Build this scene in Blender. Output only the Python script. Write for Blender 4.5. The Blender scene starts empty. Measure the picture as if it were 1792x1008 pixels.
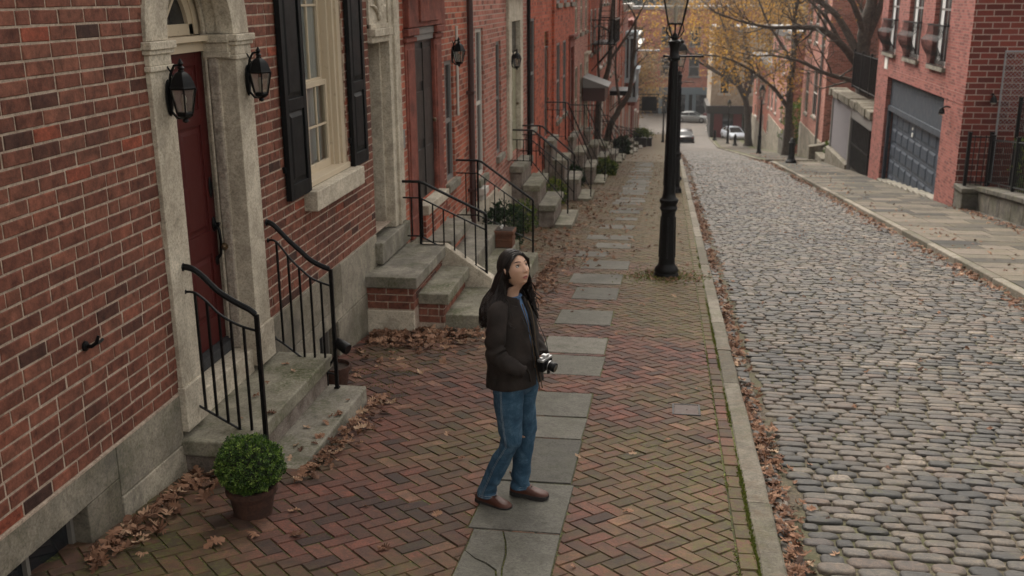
import bpy, bmesh, math, random
import numpy as np
from mathutils import Vector, Matrix, noise as mnoise
R = math.radians
sc = bpy.context.scene
COL = sc.collection
# ------------------------------------------------------------ camera
YAW, PITCH, ROLL, CAMH = -8.75, 16.1, -0.4, 2.55
def cam_axes():
    p, y, r = R(PITCH), R(YAW), R(ROLL)
    F = Vector((math.sin(y)*math.cos(p), math.cos(y)*math.cos(p), -math.sin(p)))
    rt = Vector((math.cos(y), -math.sin(y), 0)); up = rt.cross(F)
    return F, rt*math.cos(r)+up*math.sin(r), -rt*math.sin(r)+up*math.cos(r)
F_, R_, U_ = cam_axes()
cam = bpy.data.cameras.new('camera'); camo = bpy.data.objects.new('camera', cam); COL.objects.link(camo)
mw = Matrix((R_, U_, -F_)).transposed().to_4x4(); mw.translation = (0, 0, CAMH); camo.matrix_world = mw
cam.sensor_width = 36; cam.lens = 1780/1792*36; cam.clip_start = .05; cam.clip_end = 3000
cam.dof.use_dof = True; cam.dof.focus_distance = 6.15; cam.dof.aperture_fstop = 3.4
sc.camera = camo
# ------------------------------------------------------------ world, sun, exposure
w = bpy.data.worlds.new("World"); sc.world = w; w.use_nodes = True
nt = w.node_tree; bg = nt.nodes['Background']
sky = nt.nodes.new('ShaderNodeTexSky'); sky.sky_type = 'NISHITA'; sky.sun_disc = False
sky.sun_elevation = R(50); sky.sun_rotation = R(-28); sky.air_density = 1.0; sky.dust_density = 6.0; sky.ozone_density = 1.0
hs = nt.nodes.new('ShaderNodeHueSaturation'); hs.inputs['Saturation'].default_value = .10
nt.links.new(sky.outputs[0], hs.inputs['Color']); wm = nt.nodes.new('ShaderNodeMix'); wm.data_type = 'RGBA'; wm.blend_type = 'MULTIPLY'; wm.inputs['Factor'].default_value = 1; wm.inputs[7].default_value = (1, .955, .885, 1)
nt.links.new(hs.outputs[0], wm.inputs[6]); nt.links.new(wm.outputs[2], bg.inputs['Color'])
bg.inputs['Strength'].default_value = .15
sun = bpy.data.lights.new('sun', 'SUN'); suno = bpy.data.objects.new('sun', sun); COL.objects.link(suno)
sun.energy = .7; sun.angle = R(35); sun.color = (1, .93, .84)
suno.rotation_euler = (R(90-50), 0, R(180+28)); suno.location = (0, 0, 40)
vs = sc.view_settings; vs.view_transform = 'Standard'; vs.look = 'None'; vs.gamma = 1; vs.use_curve_mapping = False
vs.exposure = 1.32
# ------------------------------------------------------------ helpers
rng = random.Random(7)
OFF = {}
def zg(y):
    if y < 50: return -0.105*y
    if y < 100: return -5.25 - .13*(y-50)
    if y < 125: return -11.75 - .09*(y-100)
    return -14.0
class MB:
    def __init__(s): s.v = []; s.f = []; s.r = []; s.fm = []; s.cur = .5; s.mi = 0
    def vert(s, p): s.v.append(tuple(p)); s.r.append(s.cur); return len(s.v)-1
    def face(s, idx): s.f.append(tuple(idx)); s.fm.append(s.mi)
    def poly(s, pts, rnd=None):
        if rnd is not None: s.cur = rnd
        s.face([s.vert(p) for p in pts]); return s
    def box(s, x0, x1, y0, y1, z0, z1, rnd=None):
        if rnd is not None: s.cur = rnd
        b = len(s.v)
        for x, y, z in ((x0,y0,z0),(x1,y0,z0),(x1,y1,z0),(x0,y1,z0),(x0,y0,z1),(x1,y0,z1),(x1,y1,z1),(x0,y1,z1)): s.vert((x,y,z))
        for q in ((3,2,1,0),(4,5,6,7),(0,1,5,4),(1,2,6,5),(2,3,7,6),(3,0,4,7)): s.face([b+i for i in q])
        return s
    def obox(s, c, ax, h, rnd=None):
        if rnd is not None: s.cur = rnd
        c = Vector(c); a, b_, d = [Vector(k).normalized() for k in ax]; b = len(s.v)
        for sx, sy, sz in ((-1,-1,-1),(1,-1,-1),(1,1,-1),(-1,1,-1),(-1,-1,1),(1,-1,1),(1,1,1),(-1,1,1)):
            s.vert(c + a*h[0]*sx + b_*h[1]*sy + d*h[2]*sz)
        for q in ((3,2,1,0),(4,5,6,7),(0,1,5,4),(1,2,6,5),(2,3,7,6),(3,0,4,7)): s.face([b+i for i in q])
        return s
    def tube(s, pts, r, n=8, caps=True, flat=1.0, up=None):
        """tube along pts; r scalar or list; flat squashes one axis"""
        pts = [Vector(p) for p in pts]; m = len(pts)
        rs = r if isinstance(r, (list, tuple)) else [r]*m
        rings = []; ref = None
        for i, p in enumerate(pts):
            t = (pts[min(i+1, m-1)]-pts[max(i-1, 0)])
            if t.length < 1e-9: t = Vector((0,0,1))
            t.normalize()
            if up is not None: ref = Vector(up)
            elif ref is None: ref = Vector((0,0,1)) if abs(t.z) < .9 else Vector((1,0,0))
            a = t.cross(ref)
            if a.length < 1e-6: a = t.cross(Vector((1,0,.1)))
            a.normalize(); b = a.cross(t).normalized()
            if up is None: ref = b
            rr = rs[i]; ra, rb = (rr if isinstance(rr, (tuple, list)) else (rr, rr*flat))
            rings.append([s.vert(p + a*math.cos(2*math.pi*k/n)*ra + b*math.sin(2*math.pi*k/n)*rb) for k in range(n)])
        for i in range(m-1):
            for k in range(n):
                s.face((rings[i][k], rings[i+1][k], rings[i+1][(k+1)%n], rings[i][(k+1)%n]))
        if caps:
            s.face(rings[0]); s.face(rings[-1][::-1])
        return s
    def lathe(s, prof, c=(0,0,0), n=16, caps=True, rot=0, arc=None):
        c = Vector(c); rings = []
        for r, z in prof:
            rings.append([s.vert((c.x+r*math.cos(rot+2*math.pi*k/n), c.y+r*math.sin(rot+2*math.pi*k/n), c.z+z)) for k in range(n)])
        for i in range(len(prof)-1):
            for k in range(n):
                s.face((rings[i][k], rings[i][(k+1)%n], rings[i+1][(k+1)%n], rings[i+1][k]))
        if caps:
            s.face(rings[0][::-1]); s.face(rings[-1])
        return s
    def ball(s, c, rad, nu=12, nv=8):
        c = Vector(c); rx, ry, rz = rad if isinstance(rad, (tuple, list)) else (rad,)*3
        prof = [(max(1e-4, math.sin(math.pi*i/nv)), -math.cos(math.pi*i/nv)) for i in range(nv+1)]
        rings = []
        for r, z in prof:
            rings.append([s.vert((c.x+rx*r*math.cos(2*math.pi*k/nu), c.y+ry*r*math.sin(2*math.pi*k/nu), c.z+rz*z)) for k in range(nu)])
        for i in range(nv):
            for k in range(nu): s.face((rings[i][k], rings[i][(k+1)%nu], rings[i+1][(k+1)%nu], rings[i+1][k]))
        return s
    def prism(s, poly, fn, d0, d1):
        """poly list of (a,b); fn(a,b,d)->point; closed extrusion d0..d1"""
        n = len(poly)
        A = [s.vert(fn(a, b, d0)) for a, b in poly]; B = [s.vert(fn(a, b, d1)) for a, b in poly]
        s.face(A[::-1]); s.face(B)
        for i in range(n): s.face((A[i], A[(i+1)%n], B[(i+1)%n], B[i]))
        return s
    def xform(s, m, start=0):
        for i in range(start, len(s.v)): s.v[i] = tuple(m @ Vector(s.v[i]))
        return s
def kids(o): return [c for c in o.children]
def obj(name, mb, mat, parent=None, smooth=False, bev=0, ang=35, origin=None):
    """link mb (world coordinates) as one mesh object under parent"""
    off = Vector(OFF.get(parent.name, (0,0,0))) if parent else Vector(origin if origin is not None else (0,0,0))
    me = bpy.data.meshes.new(name)
    V = mb.v
    if off.length > 0: V = [(x-off.x, y-off.y, z-off.z) for x, y, z in V]
    me.from_pydata(V, [], mb.f)
    at = me.attributes.new('rnd', 'FLOAT', 'POINT'); at.data.foreach_set('value', mb.r)
    mats = mat if isinstance(mat, (list, tuple)) else [mat]
    for m in mats: me.materials.append(m)
    if len(mats) > 1: me.polygons.foreach_set('material_index', mb.fm)
    if smooth:
        me.polygons.foreach_set('use_smooth', [True]*len(me.polygons)); me.set_sharp_from_angle(angle=R(ang))
    me.update()
    bm = bmesh.new(); bm.from_mesh(me); bmesh.ops.recalc_face_normals(bm, faces=bm.faces); bm.to_mesh(me); bm.free()
    o = bpy.data.objects.new(name, me); COL.objects.link(o)
    if parent: o.parent = parent
    else: o.location = off
    OFF[o.name] = tuple(off)
    if bev:
        b = o.modifiers.new('bevel', 'BEVEL'); b.width = bev; b.segments = 2; b.limit_method = 'ANGLE'; b.angle_limit = R(40)
        b.harden_normals = False
    return o
def tag(o, label=None, cat=None, group=None, kind=None):
    if label: o['label'] = label
    if cat: o['category'] = cat
    if group: o['group'] = group
    if kind: o['kind'] = kind
    return o
def thing(name, label, cat, loc=(0,0,0), rotz=0, group=None):
    o = bpy.data.objects.new(name, None); COL.objects.link(o); o.empty_display_size = .2
    o.location = loc; o.rotation_euler = (0,0,rotz); OFF[o.name] = tuple(loc)
    return tag(o, label, cat, group)
def local(o): OFF[o.name] = (0,0,0); return o     # children are given in the thing's own coordinates
def struct(name, mb, m, **k): return tag(obj(name, mb, m, **k), kind='structure')
def dup(root, loc, rotz=None, label=None, group=None, scale=None):
    def cp(o, par):
        c = o.copy(); COL.objects.link(c)
        if par: c.parent = par
        for ch in kids(o): cp(ch, c)
        return c
    r = cp(root, None); r.location = loc
    if rotz is not None: r.rotation_euler = (0,0,rotz)
    if scale: r.scale = (scale,)*3
    if label: r['label'] = label
    if group: r['group'] = group
    return r
# ------------------------------------------------------------ materials
class NT:
    def __init__(s, name):
        s.m = bpy.data.materials.new(name); s.m.use_nodes = True; s.t = s.m.node_tree
        s.b = s.t.nodes['Principled BSDF']; s.out = s.t.nodes['Material Output']
    def n(s, ty, **k):
        x = s.t.nodes.new(ty)
        for a, v in k.items(): setattr(x, a, v)
        return x
    def l(s, a, b): s.t.links.new(a, b)
    def val(s, sock, v):
        if hasattr(v, 'is_output'): s.l(v, sock)
        else: sock.default_value = v
    def math(s, op, a, b=0.0, c=None, clamp=False):
        x = s.n('ShaderNodeMath', operation=op, use_clamp=clamp); s.val(x.inputs[0], a); s.val(x.inputs[1], b)
        if c is not None: s.val(x.inputs[2], c)
        return x.outputs[0]
    def noise(s, vec, scale, detail=4, rough=.55, dist=0):
        x = s.n('ShaderNodeTexNoise'); x.inputs['Scale'].default_value = scale; x.inputs['Detail'].default_value = detail
        x.inputs['Roughness'].default_value = rough; x.inputs['Distortion'].default_value = dist
        if vec is not None: s.l(vec, x.inputs['Vector'])
        return x.outputs['Fac']
    def ramp(s, fac, stops, interp='LINEAR'):
        x = s.n('ShaderNodeValToRGB'); cr = x.color_ramp; cr.interpolation = interp
        while len(cr.elements) < len(stops): cr.elements.new(.5)
        for e, (p, c) in zip(cr.elements, stops):
            e.position = p; e.color = (*c, 1) if len(c) == 3 else c
        s.val(x.inputs[0], fac); return x.outputs[0]
    def mix(s, fac, a, b, mode='MIX'):
        x = s.n('ShaderNodeMix', data_type='RGBA', blend_type=mode)
        s.val(x.inputs['Factor'], fac)
        for k, v in ((6, a), (7, b)):
            if isinstance(v, tuple): v = (*v, 1) if len(v) == 3 else v
            s.val(x.inputs[k], v)
        return x.outputs[2]
    def sep(s, vec):
        x = s.n('ShaderNodeSeparateXYZ'); s.l(vec, x.inputs[0]); return x.outputs
    def comb(s, a, b, c=0.0):
        x = s.n('ShaderNodeCombineXYZ')
        for i, v in enumerate((a, b, c)): s.val(x.inputs[i], v)
        return x.outputs[0]
    def bump(s, h, strength=.5, dist=.01, normal=None):
        x = s.n('ShaderNodeBump'); x.inputs['Strength'].default_value = strength; x.inputs['Distance'].default_value = dist
        s.l(h, x.inputs['Height'])
        if normal is not None: s.l(normal, x.inputs['Normal'])
        s.l(x.outputs[0], s.b.inputs['Normal']); return x.outputs[0]
    def range(s, v, a, b, c=0.0, d=1.0):
        x = s.n('ShaderNodeMapRange'); s.val(x.inputs[0], v)
        for i, k in enumerate((a, b, c, d)): x.inputs[i+1].default_value = k
        return x.outputs[0]
    def obj(s): return s.n('ShaderNodeTexCoord').outputs['Object']
    def pos(s): return s.n('ShaderNodeNewGeometry').outputs['Position']
    def attr(s, nm='rnd'):
        x = s.n('ShaderNodeAttribute', attribute_name=nm); return x.outputs['Fac']
    def done(s, col=None, rough=.8, metal=0.0, spec=None):
        if col is not None: s.val(s.b.inputs['Base Color'], (*col, 1) if isinstance(col, tuple) and len(col) == 3 else col)
        s.val(s.b.inputs['Roughness'], rough); s.b.inputs['Metallic'].default_value = metal
        if spec is not None: s.b.inputs['Specular IOR Level'].default_value = spec
        return s.m
def hexc(h):
    c = [int(h[i:i+2], 16)/255 for i in (0, 2, 4)]
    return tuple(x/12.92 if x <= .04045 else ((x+.055)/1.055)**2.4 for x in c)
def mul(c, k): return tuple(x*k for x in c)
def stone(name, cols, scale=6, rough=.85, bump=.4, bdist=.006, stain=None, moss=0.0, spec=.3, fine=60, usernd=0.0, speck=0.0):
    """mottled mineral surface; cols 2-4 colours; stain = (colour, scale, amount)"""
    t = NT(name); p = t.pos()
    f = t.noise(p, scale, 6, .65)
    if usernd: f = t.math('ADD', t.math('MULTIPLY', f, 1-usernd), t.math('MULTIPLY', t.attr(), usernd))
    k = len(cols); lo, hi = .32, .68
    if usernd > .5: lo, hi = .12, .88
    c = t.ramp(f, [(lo+(hi-lo)*i/(k-1), cc) for i, cc in enumerate(cols)])
    g = t.noise(p, fine, 4, .7)
    c = t.mix(.55, c, t.ramp(g, [(.32, (.35,.34,.33)), (.5, (1,1,1)), (.7, (1.4,1.38,1.35))]), 'MULTIPLY')
    h_ = t.noise(p, 11, 7, .8, .8); c = t.mix(.6, c, t.ramp(h_, [(.34, (.45,.43,.40)), (.5, (1,1,1)), (.66, (1.25,1.24,1.22))]), 'MULTIPLY')
    if speck:
        vz = t.n('ShaderNodeTexNoise'); vz.inputs['Scale'].default_value = 260; t.l(p, vz.inputs['Vector'])
        c = t.mix(t.range(vz.outputs['Fac'], .58, .64, 0, speck), c, mul(cols[0], .35))
    if stain:
        sc_, ss, am = stain; m = t.noise(p, ss, 5, .7, .6)
        c = t.mix(t.range(m, .5, .68, 0, am), c, sc_)
    if moss:
        m = t.noise(p, 2.1, 6, .7); m2 = t.noise(p, 34, 3, .7)
        c = t.mix(t.math('MULTIPLY', t.range(m, .45, .62, 0, moss), t.range(m2, .35, .6)), c, (.052,.06,.014))
    t.bump(t.math('ADD', f, t.math('MULTIPLY', g, .5)), bump, bdist)
    return t.done(c, rough, spec=spec)
def paint(name, col, rough=.5, var=.15, bump=.1, wear=None, spec=.5, metal=0, scale=5):
    t = NT(name); p = t.obj(); f = t.noise(p, scale, 5, .6)
    c = t.mix(f, mul(col, 1-var), mul(col, 1+var))
    if wear: c = t.mix(t.range(t.noise(p, 14, 6, .75), .6, .68, 0, .8), c, wear)
    t.bump(t.noise(p, 40, 3), bump, .003)
    return t.done(c, t.range(f, .3, .7, rough*.85, min(1, rough*1.2)), metal, spec)
def brick_shader(name, pal, mortar, w=.25, h=.085, ms=.009, soot=.25, streak=0.0, rough=.85):
    """running bond on vertical faces of any heading, palette per brick"""
    t = NT(name); ge = t.n('ShaderNodeNewGeometry'); P = t.sep(ge.outputs['Position']); N = t.sep(ge.outputs['True Normal'])
    isx = t.math('GREATER_THAN', t.math('ABSOLUTE', N[0]), .5)
    u = t.math('ADD', t.math('MULTIPLY', P[1], isx), t.math('MULTIPLY', P[0], t.math('SUBTRACT', 1.0, isx)))
    v = t.comb(u, P[2])
    wob = t.n('ShaderNodeTexNoise'); wob.inputs['Scale'].default_value = 9; t.l(ge.outputs['Position'], wob.inputs['Vector'])
    vv = t.n('ShaderNodeVectorMath', operation='MULTIPLY_ADD'); t.l(wob.outputs['Color'], vv.inputs[0]); vv.inputs[1].default_value = (.008,.008,0); t.l(v, vv.inputs[2])
    b = t.n('ShaderNodeTexBrick'); b.inputs['Scale'].default_value = 1; b.inputs['Brick Width'].default_value = w; b.inputs['Row Height'].default_value = h
    b.inputs['Mortar Size'].default_value = ms; b.inputs['Mortar Smooth'].default_value = .15; b.inputs['Bias'].default_value = 0
    b.inputs['Color1'].default_value = (0,0,0,1); b.inputs['Color2'].default_value = (1,1,1,1); b.inputs['Mortar'].default_value = (.5,.5,.5,1)
    t.l(vv.outputs[0], b.inputs['Vector'])
    k = len(pal); c = t.ramp(b.outputs['Color'], [((i+.0)/(k-1)*.9+.05, x) for i, x in enumerate(pal)])
    f = t.noise(ge.outputs['Position'], 30, 5, .7)
    c = t.mix(.5, c, t.ramp(f, [(.3, (.5,.5,.5)), (.7, (1.4,1.4,1.4))]), 'MULTIPLY')
    c = t.mix(b.outputs['Fac'], c, mortar)
    s_ = t.noise(ge.outputs['Position'], .8, 5, .65)
    c = t.mix(t.range(s_, .42, .7, 0, soot), c, mul(pal[0], .35))
    if streak:
        st = t.noise(t.comb(t.math('MULTIPLY', u, 5.0), t.math('MULTIPLY', P[2], .5)), 1.0, 4, .6)
        c = t.mix(t.range(st, .58, .72, 0, streak), c, (.42,.34,.29))
    t.bump(t.math('ADD', t.math('MULTIPLY', b.outputs['Fac'], -1.0), t.math('MULTIPLY', f, .4)), .6, .008)
    return t.done(c, rough, spec=.25)
def glass(name, tint=(.8,.85,.85), alpha=.35, rough=.05):
    t = NT(name); g = t.n('ShaderNodeBsdfGlossy'); g.inputs['Roughness'].default_value = rough
    tr = t.n('ShaderNodeBsdfTransparent'); tr.inputs[0].default_value = (*tint, 1)
    fr = t.n('ShaderNodeFresnel'); fr.inputs[0].default_value = 1.5
    mx = t.n('ShaderNodeMixShader'); t.l(t.math('ADD', t.math('MULTIPLY', fr.outputs[0], .9), alpha*.2, clamp=True), mx.inputs[0])
    t.l(tr.outputs[0], mx.inputs[1]); t.l(g.outputs[0], mx.inputs[2]); t.l(mx.outputs[0], t.out.inputs[0]); return t.m
def darkglass(name, col=(.015,.017,.02)):
    t = NT(name); return t.done(col, .08, spec=.7)
M = {}
PAL1 = [(.055,.028,.022),(.122,.045,.031),(.158,.059,.040),(.18,.068,.045),(.20,.080,.053),(.26,.070,.041)]
def attr_brick(name, pal, scale=30):
    t = NT(name); p = t.pos(); c = t.ramp(t.attr(), [(i/(len(pal)-1), x) for i, x in enumerate(pal)])
    f = t.noise(p, 14, 6, .72, .3); c = t.mix(.95, c, t.ramp(f, [(.32, (.42,.40,.39)), (.5, (.95,.94,.93)), (.68, (1.5,1.45,1.4))]), 'MULTIPLY')
    g = t.noise(p, 90, 4, .7)
    c = t.mix(.4, c, t.ramp(g, [(.3, (.5,.5,.5)), (.7, (1.3,1.3,1.3))]), 'MULTIPLY')
    c = t.mix(t.range(t.noise(p, 1.3, 5, .7), .52, .7, 0, .5), c, (.04,.026,.022))
    t.bump(t.math('ADD', f, t.math('MULTIPLY', g, .6)), .55, .006)
    return t.done(c, .85, spec=.25)
M['brick_near'] = attr_brick('dark_red_brick', PAL1)
M['mortar'] = stone('lime_mortar', [(.31,.24,.185),(.47,.375,.30)], 12, bump=.5)
M['foundation'] = stone('foundation_stone', [(.15,.13,.10),(.27,.24,.19),(.40,.355,.28)], 2.2, bump=.5, bdist=.008, stain=((.085,.08,.068), 1.3, .75), moss=.35, usernd=.35)
M['limestone'] = stone('limestone', [(.33,.285,.22),(.47,.415,.33),(.56,.50,.40)], 2.6, bump=.35, stain=((.24,.20,.155), 3, .55))
M['limestone_weathered'] = stone('flaking_limestone', [(.24,.205,.17),(.40,.35,.29),(.28,.22,.18)], 18, bump=.9, bdist=.012, stain=((.15,.12,.1), 9, .7))
M['step'] = stone('step_stone', [(.13,.12,.095),(.215,.195,.16),(.30,.275,.225)], 3.5, bump=.4, moss=.6, stain=((.09,.08,.07), 2.3, .5))
M['step_moss'] = stone('mossy_step_stone', [(.13,.12,.088),(.205,.188,.145),(.28,.26,.20)], 3.5, bump=.5, moss=.9)
M['iron'] = paint('black_iron', (.0025,.0025,.003), .4, .3, .25, spec=.2)
M['door_red'] = paint('oxblood_door_paint', (.07,.010,.009), .45, .12, .12, spec=.3)
M['cream'] = paint('cream_window_paint', (.52,.43,.31), .5, .08, .15, wear=(.33,.26,.19))
M['shutter'] = paint('charcoal_shutter_paint', (.006,.0065,.007), .5, .25, .15, spec=.16)
M['glass'] = glass('window_glass', (.93,.95,.93), .1)
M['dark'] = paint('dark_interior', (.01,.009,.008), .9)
M['darkglass'] = darkglass('dark_pane')
M['blind'] = paint('white_blind', (.62,.63,.62), .6)
M['terracotta'] = stone('dark_terracotta', [(.035,.018,.013),(.075,.034,.022)], 9, bump=.3, stain=((.03,.02,.018), 6, .6))
M['soil'] = stone('soil', [(.02,.014,.01),(.05,.035,.025)], 20, bump=.9)
# ============================================================ GROUND
XW = -3.25                      # left house fronts
KI, KO = .595, .745             # left kerb
RK = 5.0                        # right kerb
def strip(mb, x0, x1, ys, dz, xj=None):
    prev = None
    for y in ys:
        a = [mb.vert((x0+(x1-x0)*k/4, y, zg(y)+dz)) for k in range(5)]
        if prev:
            for k in range(4): mb.face((prev[k], prev[k+1], a[k+1], a[k]))
        prev = a
    return mb
def lin(a, b, n): return [a+(b-a)*i/n for i in range(n+1)]
YS = lin(-12, 50, 31)+lin(50, 125, 30)[1:]+[135, 150, 190]
t = NT('earth'); p = t.pos(); f = t.noise(p, 1.2, 6, .7)
M['earth'] = t.done(t.ramp(f, [(.3, (.03,.026,.015)), (.55, (.05,.048,.02)), (.75, (.07,.055,.03))]), .95)
mb = MB(); 
for x0, x1 in ((-160, -3.2), (-3.2, 8.2), (8.2, 160)): strip(mb, x0, x1, YS+[260, 420], -.30)
struct('ground', mb, M['earth'])
# --- road: bed sheet plus individually laid setts
t = NT('sett_joint_grit'); p = t.pos(); f = t.noise(p, 40, 5, .75); g = t.noise(p, 1.1, 5, .7)
c = t.ramp(f, [(.3, (.03,.023,.016)), (.5, (.075,.057,.038)), (.72, (.18,.13,.085))])
c = t.mix(t.range(g, .42, .62, 0, .7), c, (.06,.065,.02)); t.bump(f, .8, .01)
M['grit'] = t.done(c, .9)
mb = MB(); strip(mb, KO-.02, 9.0, [y for y in YS if y <= 84]+[84], -.103)
struct('road_bed', mb, M['grit'])
t = NT('road_setts_far'); ge = t.pos(); P = t.sep(ge)
b = t.n('ShaderNodeTexBrick'); b.inputs['Scale'].default_value = 1; b.inputs['Brick Width'].default_value = .27; b.inputs['Row Height'].default_value = .2
b.inputs['Mortar Size'].default_value = .02; b.inputs['Color1'].default_value = (0,0,0,1); b.inputs['Color2'].default_value = (1,1,1,1); b.inputs['Mortar'].default_value = (0,0,0,1)
t.l(t.comb(P[0], P[1]), b.inputs['Vector'])
c = t.ramp(b.outputs['Color'], [(.1, (.05,.043,.037)), (.5, (.08,.07,.06)), (.9, (.11,.095,.082))])
c = t.mix(b.outputs['Fac'], c, (.1,.08,.06)); c = t.mix(t.range(t.noise(ge, .5, 5), .4, .65, 0, .35), c, (.13,.1,.075))
M['setts_far'] = t.done(c, .75)
mb = MB(); strip(mb, KO-.02, RK+.2, [84, 90, 95, 100, 106, 112, 118, 125, 126], -.09); strip(mb, -60, 60, [126, 132, 140, 149], -.075)
struct('cross_road', mb, M['setts_far'])
t = NT('granite_setts'); p = t.pos(); rn = t.attr()
c = t.ramp(rn, [(0, (.036,.035,.033)), (.2, (.054,.051,.047)), (.42, (.082,.073,.062)), (.62, (.112,.095,.077)), (.8, (.098,.074,.060)), (.9, (.060,.057,.054)), (1, (.18,.15,.12))])
f = t.noise(p, 13, 8, .8, 1.0); c = t.mix(.9, c, t.ramp(f, [(.32, (.26,.26,.27)), (.5, (.88,.88,.88)), (.66, (1.9,1.82,1.7))]), 'MULTIPLY')
g = t.noise(p, 110, 3, .7); c = t.mix(.4, c, t.ramp(g, [(.3, (.6,.6,.6)), (.7, (1.35,1.35,1.35))]), 'MULTIPLY')
c = t.mix(t.range(t.noise(p, .7, 5, .7), .5, .7, 0, .4), c, (.16,.12,.085))
c = t.mix(t.math('MULTIPLY', t.range(t.noise(p, 1.7, 4, .7), .53, .66, 0, .55), t.range(t.noise(p, 26, 3), .45, .6)), c, (.075,.075,.03))
t.bump(t.math('ADD', f, t.math('MULTIPLY', g, .4)), .55, .008)
M['sett'] = t.done(c, t.range(f, .35, .7, .5, .85), spec=.35)
def sett(mb, cx, cy, hx, hy, near):
    z0 = zg(cy)-.098
    n = 12 if near else 8
    mb.cur = rng.random()
    ty, tx = rng.uniform(-.03,.03), rng.uniform(-.03,.03); rot = rng.gauss(0, .035); dz = rng.gauss(0, .004)
    sl = -.105 if cy < 50 else -.13
    e = rng.uniform(.42, .66); jit = [rng.uniform(.94, 1.04) for _ in range(n)]
    cr, sr = math.cos(rot), math.sin(rot)
    rings = []
    prof = ((1.0, -.03), (.98, .003), (.90, .0125), (.55, .0155)) if near else ((1.0, -.025), (.95, .009), (.6, .0145))
    for q, (s_, h) in enumerate(prof):
        ring = []
        for k in range(n):
            a = 2*math.pi*(k+.5)/n; ca, sa = math.cos(a), math.sin(a)
            px = math.copysign(abs(ca)**e, ca)*hx*s_*jit[k]; py = math.copysign(abs(sa)**e, sa)*hy*s_*jit[(k*5)%n]
            x, y = px*cr-py*sr, px*sr+py*cr
            ring.append(mb.vert((cx+x, cy+y, z0+h+dz+sl*y+tx*px+ty*py+(rng.uniform(-.003,.003) if q > 1 else 0))))
        rings.append(ring)
    for i in range(len(rings)-1):
        for k in range(n): mb.face((rings[i][k], rings[i][(k+1)%n], rings[i+1][(k+1)%n], rings[i+1][k]))
    mb.face(rings[-1])
mb = MB(); y = 2.4
while y < 84:
    hy = rng.uniform(.050, .070); 
    if y > 45: hy *= 1.25
    x = KO+.16+rng.uniform(0, .1)
    xe = RK-.05 if y < 50.5 or y > 53.5 else 7.6
    while x < xe-.08:
        hx = min(rng.choice((.055,.075,.085,.095,.10,.105,.115,.13)), (xe-x)/2)
        wob = .03*math.sin(x*1.3+y*.11)+rng.uniform(-.01,.01)
        if hx > .05: sett(mb, x+hx, y+hy+wob, hx-.003, hy-.003, y < 13)
        x += 2*hx
    # gutter row: stones laid along the kerb
    y += 2*hy
y = 2.4
while y < 84:
    hy = rng.uniform(.09, .14); sett(mb, KO+.085, y+hy, .062, hy-.01, y < 13); y += 2*hy
struct('road', mb, M['sett'], smooth=True, ang=60)
# --- kerbs
M['kerb'] = stone('kerb_granite', [(.10,.088,.068),(.17,.15,.12),(.24,.215,.175)], 7, bump=.7, bdist=.008, usernd=.45, stain=((.12,.085,.055), 5, .6), moss=.45, speck=.5)
def kerb_run(mb, x0, x1, y0, y1, first=None):
    y = y0
    while y < y1:
        L = min(rng.uniform(1.1, 2.2), y1-y)
        if first: L = first.pop(0)
        a, b = y+.007, y+L-.007; r_ = rng.random(); mb.cur = r_; d = rng.uniform(-.006,.006); n = 7
        A = []
        for i in range(n+1):
            yy = a+(b-a)*i/n; j1, j2 = rng.uniform(-.006,.006), rng.uniform(-.006,.006); z = zg(yy)+.004+d
            A.append([mb.vert(q) for q in ((x0+j1, yy, z-.2), (x0+j1, yy, z-.01), (x0+j1+.012, yy, z), ((x0+x1)/2, yy, z+rng.uniform(-.002,.002)), (x1+j2-.014, yy, z-.001), (x1+j2, yy, z-.014), (x1+j2+.004, yy, z-.28))])
        for i in range(n):
            for k in range(6): mb.face((A[i][k], A[i+1][k], A[i+1][k+1], A[i][k+1]))
        mb.face(A[0]); mb.face(A[-1][::-1]); y += L
mb = MB(); kerb_run(mb, KI, KO, 1.0, 125, [2.2, 1.05, 1.9, 2.95, 1.3, 1.4, 1.5])
kerb_run(mb, RK, RK+.16, 6.0, 50.2); kerb_run(mb, RK-.25, RK-.09, 53.6, 123)
for y0, y1 in ((50.05, 50.2), (53.6, 53.75)): mb.cur = .5; mb.box(RK+.02, 7.6, y0, y1, zg(52)-.3, zg(y0)+.01)
struct('kerb', mb, M['kerb'])
# --- left sidewalk
t = NT('mossy_joint_sand'); p = t.pos(); f = t.noise(p, 45, 4, .75); g = t.noise(p, .9, 5, .7)
c = t.ramp(f, [(.3, (.014,.011,.007)), (.5, (.03,.023,.014)), (.72, (.09,.07,.036))])
c = t.mix(t.range(g, .36, .54, .25, 1.0), c, t.ramp(f, [(.36, (.018,.021,.005)), (.52, (.06,.068,.012)), (.68, (.20,.21,.035))])); t.bump(f, .8, .01)
M['joint'] = t.done(c, .95)
mb = MB(); strip(mb, XW-.4, KI+.01, [y for y in YS if y <= 126]+[126], -.0075)
struct('sidewalk_bed', mb, M['joint'])
t = NT('paving_brick'); p = t.pos(); rn = t.attr(); P = t.sep(p)
c = t.ramp(rn, [(0, (.042,.026,.022)), (.15, (.068,.036,.029)), (.35, (.092,.043,.033)), (.55, (.11,.049,.037)), (.75, (.132,.054,.040)), (.9, (.115,.060,.043)), (1, (.19,.10,.07))])
f = t.noise(p, 9, 8, .8, .6); c = t.mix(.9, c, t.ramp(f, [(.30, (.25,.24,.24)), (.5, (.9,.88,.86)), (.70, (1.7,1.6,1.5))]), 'MULTIPLY')
g = t.noise(p, 80, 3, .7); c = t.mix(.6, c, t.ramp(g, [(.3, (.5,.5,.5)), (.7, (1.45,1.4,1.35))]), 'MULTIPLY')
ml = t.noise(p, .55, 5, .68)        # broad mossy, trodden patches
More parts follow.
